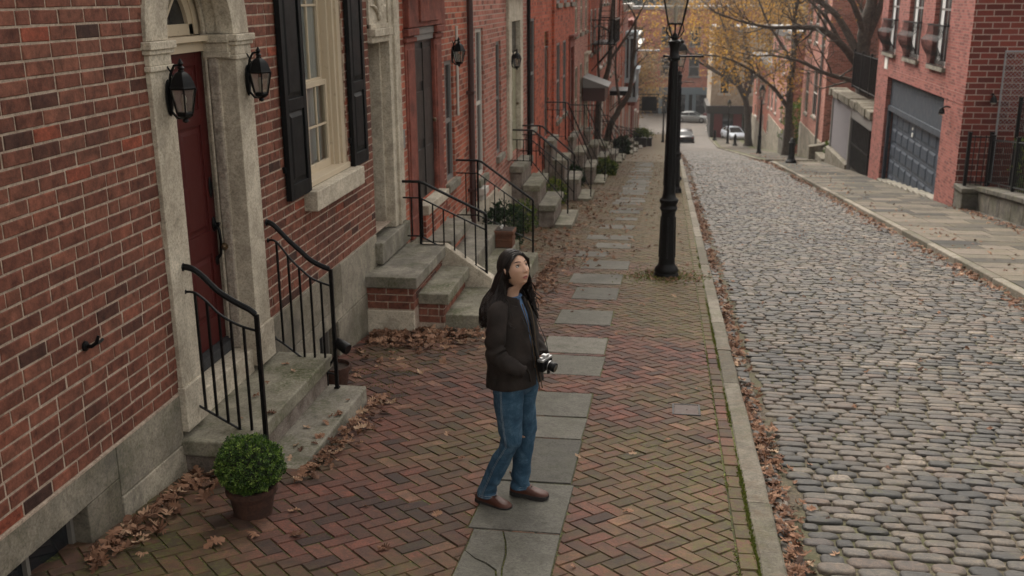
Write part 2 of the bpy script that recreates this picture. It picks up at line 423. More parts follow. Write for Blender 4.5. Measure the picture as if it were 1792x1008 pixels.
side = t.range(P[0], -1.4, -.1, -.05, .07); far = t.range(P[1], 9, 22, 0, .17)
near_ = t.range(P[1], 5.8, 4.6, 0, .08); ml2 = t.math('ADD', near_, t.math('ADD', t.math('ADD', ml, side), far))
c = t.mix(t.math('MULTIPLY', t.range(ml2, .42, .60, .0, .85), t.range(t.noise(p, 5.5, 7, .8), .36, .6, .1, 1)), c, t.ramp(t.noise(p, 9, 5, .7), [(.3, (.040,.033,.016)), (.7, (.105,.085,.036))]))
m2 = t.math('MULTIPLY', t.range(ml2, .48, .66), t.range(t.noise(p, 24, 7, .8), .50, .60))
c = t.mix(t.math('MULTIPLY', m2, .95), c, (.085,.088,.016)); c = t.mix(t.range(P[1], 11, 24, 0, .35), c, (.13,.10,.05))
t.bump(t.math('ADD', f, t.math('MULTIPLY', g, .5)), .6, .006)
M['paver'] = t.done(c, t.range(f, .3, .7, .62, .92), spec=.3)
L0 = lambda P_: max(max(v[i] for v in P_)-min(v[i] for v in P_) for i in (0, 1))
def brick_top(mb, pts, z_of, drop=.009, ins=.005, tilt=None):
    """pts: convex polygon in plan"""
    n = len(pts); cx = sum(q[0] for q in pts)/n; cy = sum(q[1] for q in pts)/n
    mb.cur = rng.random(); dz = max(-.003, rng.gauss(0, .0018)); tx, ty = rng.gauss(0, .009), rng.gauss(0, .009)
    if L0(pts) > .35: tx = ty = 0; dz = rng.uniform(.001, .004)
    zz = lambda x, y: z_of(x, y)+dz+tx*(x-cx)+ty*(y-cy)
    o_, i_ = [], []
    for x, y in pts:
        dx, dy = x-cx, y-cy; L = math.hypot(dx, dy); k = max(0, 1-ins*1.5/L)
        o_.append(mb.vert((x, y, zz(x, y)-drop))); i_.append(mb.vert((cx+dx*k, cy+dy*k, zz(x, y))))
    for k in range(n): mb.face((o_[k], o_[(k+1)%n], i_[(k+1)%n], i_[k]))
    mb.face(i_)
def clip(pts, a, b, c):       # keep a*x+b*y<=c
    out = []
    for i in range(len(pts)):
        p, q = pts[i], pts[(i+1)%len(pts)]; dp, dq = a*p[0]+b*p[1]-c, a*q[0]+b*q[1]-c
        if dp <= 0: out.append(p)
        if dp*dq < 0: t_ = dp/(dp-dq); out.append((p[0]+t_*(q[0]-p[0]), p[1]+t_*(q[1]-p[1])))
    return out
SLAB = [(-1.10,-.545,4.0,4.72),(-1.08,-.55,4.74,5.43),(-1.12,-.555,5.45,6.25),(-1.10,-.57,6.27,7.2),(-1.06,-.58,7.22,7.76),(-1.10,-.58,7.78,8.5),
        (-1.12,-.56,9.12,9.88),(-1.24,-.575,9.98,10.72),(-1.25,-.59,11.4,12.26),(-1.2,-.6,13.0,13.9),(-1.36,-.6,14.2,15.1),(-1.3,-.55,15.6,16.5),(-1.5,-.95,16.9,17.5),(-1.25,-.6,18.0,18.7),(-1.5,-.6,19.2,19.9)]
yy = 21.0
while yy < 47: L = rng.uniform(.5,.9); SLAB.append((-1.25+rng.uniform(-.2,.15), -.6+rng.uniform(-.05,.1), yy, yy+L)); yy += L+rng.choice((.03,.03,.03,.5,.9))
HATCH = (.12,.355,8.0,8.31)
def area(q): return abs(sum(q[i][0]*q[(i+1)%len(q)][1]-q[(i+1)%len(q)][0]*q[i][1] for i in range(len(q))))/2 if len(q) > 2 else 0
s2 = math.sqrt(.5); W_ = .106; mb = MB()
zs = lambda x, y: zg(y)
def inside(cx, cy, r, e): return r[0]-e < cx < r[1]+e and r[2]-e < cy < r[3]+e
for i in range(-60, 470):
    for j in range(-470, 60):
        r_ = (i-j) % 4
        if r_ == 0: a0, a1, b0, b1 = i, i+2, j, j+1
        elif r_ == 3: a0, a1, b0, b1 = i, i+1, j, j+2
        else: continue
        ca, cb = (a0+a1)/2*W_, (b0+b1)/2*W_
        cx, cy = (ca+cb)*s2, (ca-cb)*s2
        if not (-3.35 < cx < .62 and 2.6 < cy < 48): continue
        if inside(cx, cy, HATCH, -.03) or any(inside(cx, cy, r, -.12) for r in SLAB): continue
        g_ = .0032 if cy < 25 else .004
        q = [((a*s2+b*s2), (a*s2-b*s2)) for a, b in ((a0*W_+g_, b0*W_+g_), (a1*W_-g_, b0*W_+g_), (a1*W_-g_, b1*W_-g_), (a0*W_+g_, b1*W_-g_))]
        q = clip(q, 1, 0, .475)
        ok_ = True
        for S_ in SLAB:
            if inside(cx, cy, S_, .16):
                if max(v[0] for v in q) < S_[0] or min(v[0] for v in q) > S_[1] or max(v[1] for v in q) < S_[2] or min(v[1] for v in q) > S_[3]: continue
                opts = [clip(q, 1, 0, S_[0]-.005), clip(q, -1, 0, -S_[1]-.005), clip(q, 0, 1, S_[2]-.005), clip(q, 0, -1, -S_[3]-.005)]
                opts.sort(key=area, reverse=True); q = opts[0]
                if area(q) < .0008: ok_ = False; break
        if not ok_: continue
        if len(q) >= 3: brick_top(mb, q, zs)
y = 2.6
while y < 48:
    L = .212; brick_top(mb, [(.485, y+.004), (.585, y+.004), (.585, y+L-.004), (.485, y+L-.004)], zs); y += L
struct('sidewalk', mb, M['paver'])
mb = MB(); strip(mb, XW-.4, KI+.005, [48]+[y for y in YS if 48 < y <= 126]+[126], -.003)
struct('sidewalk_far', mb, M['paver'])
# --- flagstones
M['flag'] = stone('bluestone_flag', [(.06,.057,.05),(.115,.108,.092),(.18,.168,.142)], 5, bump=.8, bdist=.006, usernd=.6, stain=((.075,.072,.055), 2.4, .5), moss=.12, speck=.25)
mb = MB()
VAL = {0:.35, 1:.45, 2:.28, 3:.05, 4:.5, 5:.42, 6:.55, 7:.95, 8:.5, 9:.3}
for n_, (x0, x1, y0, y1) in enumerate(SLAB):
    sk = rng.uniform(-.012,.012); q = [(x0, y0), (x1, y0+sk), (x1+rng.uniform(-.01,.01), y1), (x0, y1-sk)]
    if n_ == 1:    # cracked slab in three pieces
        c1 = [(-1.07,5.12),(-1.0,5.03),(-.93,4.98),(-.86,4.9),(-.83,4.75)]; c2 = [(-.9,5.43),(-.86,5.28),(-.835,5.12),(-.825,4.92),(-.8,4.75)]
        brick_top(mb, [q[0]]+[(-.83,4.746)]+c1[::-1][1:]+[(-1.08,5.12)], zs, .014, .003); mb_r = len(mb.r)
        for k in range(mb_r-12, mb_r): mb.r[k] = .3
        a = len(mb.r); brick_top(mb, [(-1.075,5.126),(-1.0,5.036),(-.925,4.986),(-.852,4.906),(-.822,4.75),(-.805,4.75),(-.83,4.92),(-.84,5.12),(-.866,5.28),(-.905,5.43),(-1.08,5.43)], zs, .014, .003)
        for k in range(a, len(mb.r)): mb.r[k] = .45
        a = len(mb.r); brick_top(mb, [(-.797,4.75),(-.55,4.745),(-.555,5.43),(-.897,5.43),(-.858,5.28),(-.832,5.12),(-.822,4.92)], zs, .014, .003)
        for k in range(a, len(mb.r)): mb.r[k] = .5
        continue
    a = len(mb.r); brick_top(mb, q, zs, .014, .004)
    for k in range(a, len(mb.r)): mb.r[k] = VAL.get(n_, rng.random())
struct('flagstone_path', mb, M['flag'])
# --- right sidewalk of worn slabs
M['flag_r'] = stone('worn_slab', [(.035,.033,.03),(.075,.064,.05),(.135,.112,.088)], 3, bump=.6, usernd=.5, stain=((.13,.1,.06), 1.2, .5), moss=.3)
mb = MB(); y = 6.0
while y < 124:
    L = rng.uniform(.45, .95); x = RK+.17; x2 = 9.5 if y < 27 else 7.75
    if 49.6 < y < 53.6: y = 53.76; continue
    while x < x2-.1:
        wd = min(rng.uniform(.5, 1.1), x2-x)
        brick_top(mb, [(x+.006, y+.006), (x+wd-.006, y+.006), (x+wd-.006, y+L-.006), (x+.006, y+L-.006)], zs, .012, .005); x += wd
    y += L
struct('pavement', mb, M['flag_r'])
mb = MB(); strip(mb, RK+.01, 12, [y for y in YS if 6 <= y <= 50]+[50.1], -.0095); strip(mb, RK-.1, 12, [53.7, 60, 70, 80, 90, 100, 110, 120, 125], -.0095); struct('pavement_bed', mb, M['joint'])
# --- iron hatch in the brick sidewalk
M['rust'] = paint('rusty_plate', (.075,.05,.042), .7, .3, .5, wear=(.12,.06,.04), scale=20)
h = thing('utility_cover', 'small rectangular rusty iron cover set in the mossy brick sidewalk near the kerb', 'utility cover', (.24, 8.15, zg(8.15)))
mb = MB(); zc = lambda x, y: zg(y)
x0, x1, y0, y1 = HATCH
def slopebox(mb, x0, x1, y0, y1, d0, d1):
    b = len(mb.v)
    for x, y, d in ((x0,y0,d0),(x1,y0,d0),(x1,y1,d0),(x0,y1,d0),(x0,y0,d1),(x1,y0,d1),(x1,y1,d1),(x0,y1,d1)): mb.vert((x, y, zg(y)+d))
    for q in ((3,2,1,0),(4,5,6,7),(0,1,5,4),(1,2,6,5),(2,3,7,6),(3,0,4,7)): mb.face([b+i for i in q])
slopebox(mb, x0+.02, x1-.02, y0+.02, y1-.02, -.02, .004); slopebox(mb, x0+.115, x0+.13, y0+.14, y0+.155, .003, .008); obj('lid', mb, M['rust'], h)
mb = MB()
for a in ((x0, x1, y0, y0+.016), (x0, x1, y1-.016, y1), (x0, x0+.016, y0+.016, y1-.016), (x1-.016, x1, y0+.016, y1-.016)): slopebox(mb, *a, -.02, .007)
obj('frame', mb, M['iron'], h)
# ============================================================ NEAR HOUSE
def brick_wall_mesh(mb, u0, u1, z0, z1, face, skip, w=.25, h=.085, g=.0135, holes=()):
    """individually modelled bricks standing 5 mm proud of the mortar; face(u,z,d)->point; skip(u0,u1,z0,z1)"""
    row = 0; z = z0
    while z < z1-.02:
        u = u0 - (.5*w if row % 2 else 0) - rng.uniform(0, .02)
        while u < u1:
            L = w*rng.choice((1,1,1,1,.97,1.03)) if rng.random() > .04 else w*.5
            a, b, c, d = max(u, u0)+g/2, min(u+L, u1)-g/2, z+g/2, min(z+h, z1)-g/2
            u += L
            if b-a < .03: continue
            segs = [(a, b)]
            for (h0, h1, k0, k1) in holes:
                if c < k1 and d > k0:
                    ns = []
                    for s0, s1 in segs:
                        if s1 <= h0 or s0 >= h1: ns.append((s0, s1)); continue
                        if s0 < h0-.03: ns.append((s0, h0))
                        if s1 > h1+.03: ns.append((h1, s1))
                    segs = ns
            for s0, s1 in segs:
                if skip and skip(s0, s1, c, d): continue
                q_ = rng.random(); mb.cur = rng.uniform(.28, .86) if q_ > .10 else (rng.uniform(0, .22) if q_ > .02 else .99); dd = rng.gauss(0, .0012)+.0035; j = lambda: rng.uniform(-.0018, .0018)
                o4 = [(s0+j(), c+j()), (s1+j(), c+j()), (s1+j(), d+j()), (s0+j(), d+j())]
                i4 = [(s0+.004, c+.004), (s1-.004, c+.004), (s1-.004, d-.004), (s0+.004, d-.004)]
                A = [mb.vert(face(x, y, -.012)) for x, y in o4]; B = [mb.vert(face(x, y, dd-.002)) for x, y in o4]; C = [mb.vert(face(x, y, dd+.0015)) for x, y in i4]
                for k in range(4):
                    mb.face((A[k], A[(k+1)%4], B[(k+1)%4], B[k])); mb.face((B[k], B[(k+1)%4], C[(k+1)%4], C[k]))
                mb.face(C)
        z += h; row += 1
def grid_wall(mb, u0, u1, z0, z1, face, holes, depth=.3, extra_u=(), extra_z=(), skip=None):
    us = sorted({u0, u1, *extra_u, *[v for h in holes for v in h[:2] if u0 < v < u1]}); zs_ = sorted({z0, z1, *extra_z, *[v for h in holes for v in h[2:] if z0 < v < z1]})
    for a, b in zip(us, us[1:]):
        for c, d in zip(zs_, zs_[1:]):
            m, n = (a+b)/2, (c+d)/2
            if any(h[0] < m < h[1] and h[2] < n < h[3] for h in holes) or (skip and skip(a, b, c, d)): continue
            mb.poly([face(a, c, 0), face(b, c, 0), face(b, d, 0), face(a, d, 0)])
    for h0, h1, k0, k1 in holes:     # reveals
        h0_, h1_, k0_, k1_ = max(h0, u0), min(h1, u1), max(k0, z0), min(k1, z1)
        for (a, c), (b, d) in (((h0_,k0_),(h1_,k0_)), ((h1_,k0_),(h1_,k1_)), ((h1_,k1_),(h0_,k1_)), ((h0_,k1_),(h0_,k0_))):
            mb.poly([face(a, c, 0), face(b, d, 0), face(b, d, -depth), face(a, c, -depth)])
fL = lambda u, z, d: (XW+d, u, z)
DC, DR, DRI, DZ = 6.875, .80, .51, 2.28          # doorway arch: centre, outer and inner radius, springing
H1 = thing('brick_house', 'nearest dark red brick row house with stone arched doorway, red door and black shutters', 'house', (XW, 7.5, zg(7.5)))
WIN1 = (8.84, 10.08, .87, 3.30); DO2 = (10.95, 11.66, -.15, 2.9)
def arch_skip(a, b, c, d):
    m, n = (a+b)/2, (c+d)/2
    if n < DZ: return abs(m-DC) < .65
    return math.hypot(m-DC, n-DZ) < .67
UPW = [(4.3, 5.4, 4.0, 5.9), (6.5, 7.6, 4.2, 6.1), (8.9, 10.0, 4.2, 6.1), (11.0, 12.0, 4.2, 6.1)]
def skip1(a, b, c, d): return arch_skip(a, b, c, d)
mb = MB(); brick_wall_mesh(mb, 2.6, 12.12, -.055, 7.2, fL, skip1, holes=[WIN1, (10.95, 12.12, -.15, 3.15)]+UPW)
obj('brickwork', mb, M['brick_near'], H1)
mb = MB(); grid_wall(mb, 2.6, 12.12, -.06, 7.2, fL, [WIN1, (10.95, 12.12, -.15, 3.15)]+UPW, .2, lin(6.2, 7.8, 32), lin(-.06, 3.2, 60), skip=arch_skip)
mb.poly([(XW, 2.6, -.06), (XW, 2.6, 7.2), (XW-6, 2.6, 7.2), (XW-6, 2.6, -.06)]); mb.poly([(XW, 2.6, 7.2), (XW, 12.12, 7.2), (XW-6, 12.12, 7.2), (XW-6, 2.6, 7.2)])
obj('wall', mb, M['mortar'], H1)
mb = MB(); mb.box(XW-.05, XW+.22, 2.6, 12.1, 7.2, 7.5); mb.box(XW-6, XW+.32, 2.6, 12.1, 7.5, 7.6); obj('cornice', mb, M['limestone'], H1)
for a in UPW:
    f = MB(); f.box(XW-.14, XW-.08, a[0], a[0]+.07, a[2], a[3]); f.box(XW-.14, XW-.08, a[1]-.07, a[1], a[2], a[3]); f.box(XW-.14, XW-.08, a[0]+.07, a[1]-.07, a[2], a[2]+.08); f.box(XW-.14, XW-.08, a[0]+.07, a[1]-.07, a[3]-.08, a[3]); f.box(XW-.145, XW-.085, a[0]+.07, a[1]-.07, (a[2]+a[3])/2-.03, (a[2]+a[3])/2+.03)
    wn = obj('window', f, M['cream'], H1); g = MB(); g.poly([fL(a[0], a[2], -.12), fL(a[1], a[2], -.12), fL(a[1], a[3], -.12), fL(a[0], a[3], -.12)]); obj('pane', g, M['darkglass'], wn)
# --- foundation course of big slabs
fnd = MB()
def fblock(u0, u1, z0a, z0b, z1a, z1b, x=XW+.012, back=.25, r=None):
    b = len(fnd.v); fnd.cur = rng.random() if r is None else r
    for d in (-back, 0):
        for u, z in ((u0, z0a), (u1, z0b), (u1, z1b), (u0, z1a)): fnd.vert((x+d, u, z))
    for q in ((3,2,1,0),(4,5,6,7),(0,1,5,4),(1,2,6,5),(2,3,7,6),(3,0,4,7)): fnd.face([b+i for i in q])
def gz(u): return zg(u)-.06
CW1 = (3.6, 4.86, -.56, -.27); CW2 = (8.86, 9.42, gz(9), -.62)
fblock(2.6, 5.22, -.27, -.27, -.065, -.065); fblock(4.862, 5.22, gz(4.86), gz(5.22), -.275, -.275)
fblock(2.6, 4.858, gz(3), gz(4.86), -.56, -.56, XW+.03)
fblock(5.228, 6.06, -.40, -.42, -.065, -.068); fblock(5.228, 6.06, gz(5.2), gz(6.06), -.406, -.426, XW+.02)
fblock(6.06, 7.70, -1.0, -1.0, -.40, -.40, XW-.02)
fblock(7.70, 8.85, gz(7.70), gz(8.85), -.47, -.47, XW+.018); fblock(7.70, 9.6, -.463, -.463, -.065, -.065)
fblock(8.862, 9.60, -.62, -.62, -.47, -.47); fblock(9.43, 10.85, gz(9.43), gz(10.85), -.628, -.628, XW+.018); fblock(9.608, 10.93, -.62, -.62, -.065, -.065)
fblock(10.93, 12.12, gz(10.9), gz(12.1), -.42, -.42, XW-.02)
obj('foundation', fnd, M['foundation'], H1, bev=.006)
mb = MB(); mb.box(XW-.01, XW+.016, 2.6, 6.05, -.066, -.052); obj('bed_joint', mb, M['mortar'], H1)
for (a0, a1, k0, k1), bars in ((CW1, (3.98, 4.42)), (CW2, (9.1, 9.3))):
    f = MB(); xx = XW-.13
    f.box(xx, xx+.04, a0, a1, k0, k0+.03); f.box(xx, xx+.04, a0, a1, k1-.03, k1); f.box(xx, xx+.04, a0, a0+.03, k0+.03, k1-.03); f.box(xx, xx+.04, a1-.03, a1, k0+.03, k1-.03)
    for b in bars: f.box(xx, xx+.04, b-.014, b+.014, k0+.03, k1-.03)
    M.setdefault('greywood', paint('weathered_grey_frame', (.16,.145,.125), .8, .3, .4, wear=(.07,.06,.05)))
    cw = obj('cellar_window', f, M['greywood'], H1)
    g = MB(); g.poly([(xx+.012, a0, k0), (xx+.012, a1, k0), (xx+.012, a1, k1), (xx+.012, a0, k1)]); obj('pane', g, M['darkglass'], cw)
# --- arched stone doorway
sur = MB()
def pil(u0, u1, z0, z1, d0, d1): sur.box(XW+d0, XW+d1, u0, u1, z0, z1)
for s in (-1, 1):
    e0, e1 = sorted((DC+s*DR, DC+s*.51))
    pil(e0, e1, -.02, DZ-.16, -.15, .035)
    pil(e0-.012, e1+.012, -.34, -.02, -.15, .055)                        # plinth
    pil(e0-.015, e1+.015, DZ-.185, DZ-.15, -.2, .05); pil(e0-.03, e1+.03, DZ-.05, DZ-.0, -.2, .07); pil(e0-.018, e1+.018, DZ-.08, DZ-.05, -.2, .055); pil(e0, e1, DZ-.15, DZ-.08, -.2, .038)
obj('pilasters', sur, M['limestone'], H1, bev=.006)
# moulded reveal: bands stepping back on both jambs
rv = MB(); rough = MB()
def jamb(mb_, s, a, b, d0, d1, z0=-.3, z1=DZ-.005):
    u0, u1 = sorted((DC+s*a, DC+s*b)); mb_.box(XW+d0, XW+d1, u0, u1, z0, z1)
for s in (-1, 1):
    jamb(rv, s, .518, .6, -.10, -.004); jamb(rv, s, .485, .6, -.205, -.185); jamb(rough, s, .488, .56, -.18, -.105, -.19, DZ-.15)
    jamb(rv, s, .530, .61, -.31, -.21); jamb(rv, s, .515, .6, -.325, -.245, -.17); jamb(rv, s, .50, .6, -.118, -.098)
    jamb(rv, s, .475, .6, -.21, -.0, DZ-.17, DZ-.13); jamb(rv, s, .46, .6, -.215, -.0, DZ-.06, DZ); jamb(rv, s, .48, .6, -.205, -.01, DZ-.13, DZ-.06)
obj('reveal_moulding', rv, M['limestone'], H1, bev=.005)
obj('weathered_jamb_band', rough, M['limestone_weathered'], H1, bev=.012)
ar = MB()
def ring(mb_, r0, r1, d0, d1, n=36):
    P_ = []
    for k in range(n+1):
        a = math.pi*k/n; P_.append([mb_.vert((XW+d, DC-math.cos(a)*r, DZ+.002+math.sin(a)*r)) for r, d in ((r0, d0), (r0, d1), (r1, d1), (r1, d0))])
    for k in range(n):
        for q in range(4): mb_.face((P_[k][q], P_[k+1][q], P_[k+1][(q+1)%4], P_[k][(q+1)%4]))
    mb_.face(P_[0]); mb_.face(P_[-1][::-1])
ring(ar, .512, .80, -.1, .03); ring(ar, .525, .6, -.19, -.102); ring(ar, .495, .6, -.215, -.192); ring(ar, .53, .62, -.36, -.217)
obj('arch', ar, M['limestone'], H1, bev=.004)
fan = MB(); ring(fan, .38, .45, -.30, -.25); ring(fan, .45, .53, -.32, -.24)
for a in (45, 90, 135): ca, sa = math.cos(R(a)), math.sin(R(a)); fan.obox((XW-.27, DC-ca*.2, DZ+.08+sa*.18), ((1,0,0), (0,-ca,sa), (0,sa,ca)), (.012, .18, .012))
fan.box(XW-.34, XW-.20, DC-.53, DC+.53, DZ-.12, DZ-.045); fan.box(XW-.36, XW-.15, DC-.53, DC+.53, DZ-.045, DZ-.005); fan.box(XW-.32, XW-.25, DC-.45, DC+.45, DZ+.0, DZ+.08)
fo = obj('fanlight', fan, M['cream'], H1, bev=.003)
g = MB(); g.poly([(XW-.28, DC-math.cos(math.pi*k/24)*.45, DZ+.03+math.sin(math.pi*k/24)*.42) for k in range(25)]); obj('pane', g, M['darkglass'], fo)
# --- red panelled door
XD = XW-.25; d0, d1, dz0, dz1 = DC-.53, DC+.53, -.10, DZ-.10
dm = MB(); dm.box(XD-.045, XD-.008, d0, d1, dz0, dz1)
st = .115; mid = (d0+d1)/2; rails = [(dz0, dz0+.22), (.62, .80), (1.62, 1.74), (dz1-.12, dz1)]
for a, b in ((d0, d0+st), (mid-.05, mid+.05), (d1-st, d1)): dm.box(XD-.012, XD+.006, a, b, dz0, dz1)
for a, b in rails:
    for c, d in ((d0+st, mid-.05), (mid+.05, d1-st)): dm.box(XD-.012, XD+.0055, c, d, a, b)
for (a, b) in zip(rails, rails[1:]):
    for c, d in ((d0+st, mid-.05), (mid+.05, d1-st)):
        u0, u1, k0, k1 = c+.025, d-.025, a[1]+.025, b[0]-.025
        A = [dm.vert((XD-.008, u, z)) for u, z in ((u0,k0),(u1,k0),(u1,k1),(u0,k1))]; B = [dm.vert((XD+.003, u, z)) for u, z in ((u0+.03,k0+.03),(u1-.03,k0+.03),(u1-.03,k1-.03),(u0+.03,k1-.03))]
        for k in range(4): dm.face((A[k], A[(k+1)%4], B[(k+1)%4], B[k]))
        dm.face(B)
door = obj('front_door', dm, M['door_red'], H1, bev=.003)
kn = MB(); kn.ball((XD+.012, d1-.06, 1.13), (.012, .028, .085), 12, 8); obj('knocker', kn, M['iron'], door, smooth=True, ang=60); kn = MB(); kn.ball((XD+.014, d1-.06, .84), (.016, .03, .06), 12, 8)
kn.tube([(XD+.01, d1-.06, .86), (XD+.055, d1-.07, .80), (XD+.065, d1-.07, .70), (XD+.05, d1-.06, .60), (XD+.01, d1-.055, .555)], [.014, .012, .011, .012, .016], 8); kn.tube([(XD, d1-.06, .84), (XD+.06, d1-.06, .845), (XD+.075, d1-.12, .84)], .011, 8); kn.ball((XD+.012, d1-.055, .545), (.014, .022, .04))
obj('handle', kn, M['iron'], door, smooth=True, ang=60)
sl = MB(); sl.box(XD-.05, XW-.165, DC-.53, DC+.53, -.19, -.102); sl.box(XD-.05, XW-.155, DC-.53, DC+.53, -.12, -.108) if False else None; M['slate'] = stone('slate_threshold', [(.028,.028,.03),(.05,.05,.052)], 6, bump=.2); obj('threshold', sl, M['slate'], H1, bev=.006)
sl = MB(); sl.box(XW-.3, XW-.012, DC-.505, DC+.505, -.40, -.192); obj('sill_stone', sl, M['limestone'], H1, bev=.01)
bl = MB(); bl.ball((XW-.17, DC+.468, .66), (.022, .02, .022)); bl.lathe([(.03, 0), (.03, .012), (.02, .016)], (0,0,0), 14)
bl.xform(Matrix.Translation((XW-.17, DC+.484, .66)) @ Matrix.Rotation(R(90), 4, 'X'), len(bl.v)-42); M['brass'] = paint('tarnished_brass', (.12,.08,.045), .5, .2, metal=.7); obj('door_bell', bl, M['brass'], H1, smooth=True)
# --- first sash window
a0, a1, k0, k1 = WIN1
fr = MB()
fr.box(XW-.20, XW-.02, a1-.10, a1, k0, k1); fr.box(XW-.17, XW-.045, a1-.155, a1-.10, k0, k1); fr.box(XW-.20, XW-.09, a1-.195, a1-.155, k0, k1)
fr.box(XW-.20, XW-.02, a0, a0+.10, k0, k1); fr.box(XW-.17, XW-.045, a0+.10, a0+.155, k0, k1)
fr.box(XW-.22, XW-.02, a0, a1, k1-.1, k1-.001)
fr.box(XW-.25, XW+.02, a0+.002, a1-.002, k0-.02, k0+.035)
win = obj('window', fr, M['cream'], H1, bev=.004)
sa = MB(); s0, s1 = a0+.155, a1-.195; zm = 1.73
def sash(x, z0, z1, br=.075):
    sa.box(x-.02, x+.02, s0, s0+.05, z0, z1); sa.box(x-.02, x+.02, s1-.05, s1, z0, z1); sa.box(x-.021, x+.021, s0+.05, s1-.05, z0, z0+br); sa.box(x-.021, x+.021, s0+.05, s1-.05, z1-.05, z1)
    for k in (1, 2): u = s0+.05+(s1-s0-.1)*k/3; sa.box(x-.012, x+.012, u-.01, u+.01, z0+br, z1-.05)
    sa.box(x-.0115, x+.0115, s0+.05, s1-.05, (z0+z1)/2-.01, (z0+z1)/2+.01)
sash(XW-.14, k0+.035, zm+.03); sash(XW-.185, zm, k1-.1, .05)
obj('sash', sa, M['cream'], win, bev=.002)
g = MB(); g.poly([(XW-.14, s0, k0+.05), (XW-.14, s1, k0+.05), (XW-.14, s1, zm), (XW-.14, s0, zm)]); g.poly([(XW-.186, s0, zm), (XW-.186, s1, zm), (XW-.186, s1, k1-.1), (XW-.186, s0, k1-.1)]); obj('pane', g, M['glass'], win)
bb = MB(); z = k0+.06
while z < k1: bb.obox((XW-.213, (s0+s1)/2, z), ((.45,0,-1),(0,1,0),(1,0,.45)), (.019, (s1-s0)/2, .0012)); z += .032
obj('blind', bb, M['blind'], win)
cu = MB()
for (c0, c1) in ((s0-.05, s0+.33), (s1-.36, s1+.05)):
    n = 28; A = [(XW-.197+.006*math.sin(k*1.7), c0+(c1-c0)*k/n) for k in range(n+1)]
    for k in range(n): cu.poly([(A[k][0], A[k][1], k0+.05), (A[k+1][0], A[k+1][1], k0+.05), (A[k+1][0], A[k+1][1], k1), (A[k][0], A[k][1], k1)])
t = NT('sheer_curtain'); tr = t.n('ShaderNodeBsdfTransparent'); mx = t.n('ShaderNodeMixShader'); mx.inputs[0].default_value = .55; t.done((.6,.6,.58), .9); t.l(tr.outputs[0], mx.inputs[1]); t.l(t.b.outputs[0], mx.inputs[2]); t.l(mx.outputs[0], t.out.inputs[0]); M['sheer'] = t.m
obj('curtain', cu, M['sheer'], win)
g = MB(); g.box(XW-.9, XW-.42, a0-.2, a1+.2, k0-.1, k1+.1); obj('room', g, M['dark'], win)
sl = MB(); sl.box(XW-.1, XW+.13, 8.72, 10.2, .66, .845); obj('window_sill', sl, M['limestone'], H1, bev=.01)
# --- panelled shutters
def shutter(u0, u1, z0, z1, x=XW+.012):
    m_ = MB(); m_.box(x, x+.028, u0, u1, z0, z1)
    st_ = .075; rl = [(z0, z0+.13), (1.60+z0-.84, 1.70+z0-.84), (z1-.1, z1)]
    for a, b in ((u0, u0+st_), (u1-st_, u1)): m_.box(x+.024, x+.048, a, b, z0, z1)
    for a, b in rl: m_.box(x+.024, x+.0475, u0+st_, u1-st_, a, b)
    for a, b in zip(rl, rl[1:]):
        v0, v1, w0, w1 = u0+st_+.012, u1-st_-.012, a[1]+.012, b[0]-.012
        A = [m_.vert((x+.026, u, z)) for u, z in ((v0,w0),(v1,w0),(v1,w1),(v0,w1))]; B = [m_.vert((x+.043, u, z)) for u, z in ((v0+.045,w0+.045),(v1-.045,w0+.045),(v1-.045,w1-.045),(v0+.045,w1-.045))]
        for k in range(4): m_.face((A[k], A[(k+1)%4], B[(k+1)%4], B[k]))
        m_.face(B)
    for zz in (z0+.25, z1-.3): m_.box(x-.016, x+.02, u0-.03, u0+.02, zz, zz+.05)
    return obj('shutter', m_, M['shutter'], H1, bev=.003)
shutter(8.27, 8.79, .84, 3.32); shutter(10.12, 10.62, .84, 3.32)
# --- second doorway: cream surround with carved panel
e = MB(); U0, U1 = 10.95, 11.66
e.box(XW-.30, XW+.05, U1, U1+.14, -.14, 3.15); e.box(XW-.26, XW+.08, U1+.14, U1+.20, -.14, 3.15); e.box(XW-.26, XW+.055, U1+.20, U1+.46, -.14, 3.15); e.box(XW-.28, XW-.06, U1-.05, U1, -.14, 2.05)
e.box(XW-.28, XW-.12, U0, U0+.04, -.14, 2.05)
e.box(XW-.25, XW+.10, U0-.02, U1-.001, 2.12, 2.2); e.box(XW-.25, XW+.06, U0-.01, U1-.001, 2.05, 2.12); e.box(XW-.25, XW+.03, U0, U1-.001, 2.2, 3.15); e.box(XW-.25, XW+.05, U0, U1-.001, 2.2, 2.25)
obj('door_surround', e, M['limestone'], H1, bev=.006)
cv = MB()      # acanthus relief
for k in range(7):
    a = R(-75+25*k)
    pts = [(XW+.035, 11.31+math.sin(a)*q*(1+.25*q), 2.30+math.cos(a)*q*1.5+.06*math.sin(q*9)) for q in (.0, .08, .16, .24, .30)]
    cv.tube(pts, [.012, .03, .034, .026, .008], 8, flat=.6)
for s in (-1, 1):
    cv.tube([(XW+.04, 11.31+s*(.05+.13*math.sin(q)), 2.72+.1*math.cos(q)) for q in [i*.45 for i in range(9)]], [.03-.002*i for i in range(9)], 8)
cv.ball((XW+.04, 11.31, 2.33), (.03, .05, .05)); obj('carved_panel', cv, M['limestone'], H1, smooth=True, ang=70)
dd = MB(); dd.box(XW-.30, XW-.25, U0, U1, -.14, 2.05)
for z0, z1 in ((.05,.55),(.65,1.35),(1.45,1.95)): dd.box(XW-.26, XW-.238, U0+.1, U0+.33, z0, z1); dd.box(XW-.26, XW-.238, U0+.41, U1-.09, z0, z1)
M['door_black'] = paint('black_door_paint', (.02,.018,.017), .4, .2, .1); obj('side_door', dd, M['door_black'], H1, bev=.005)
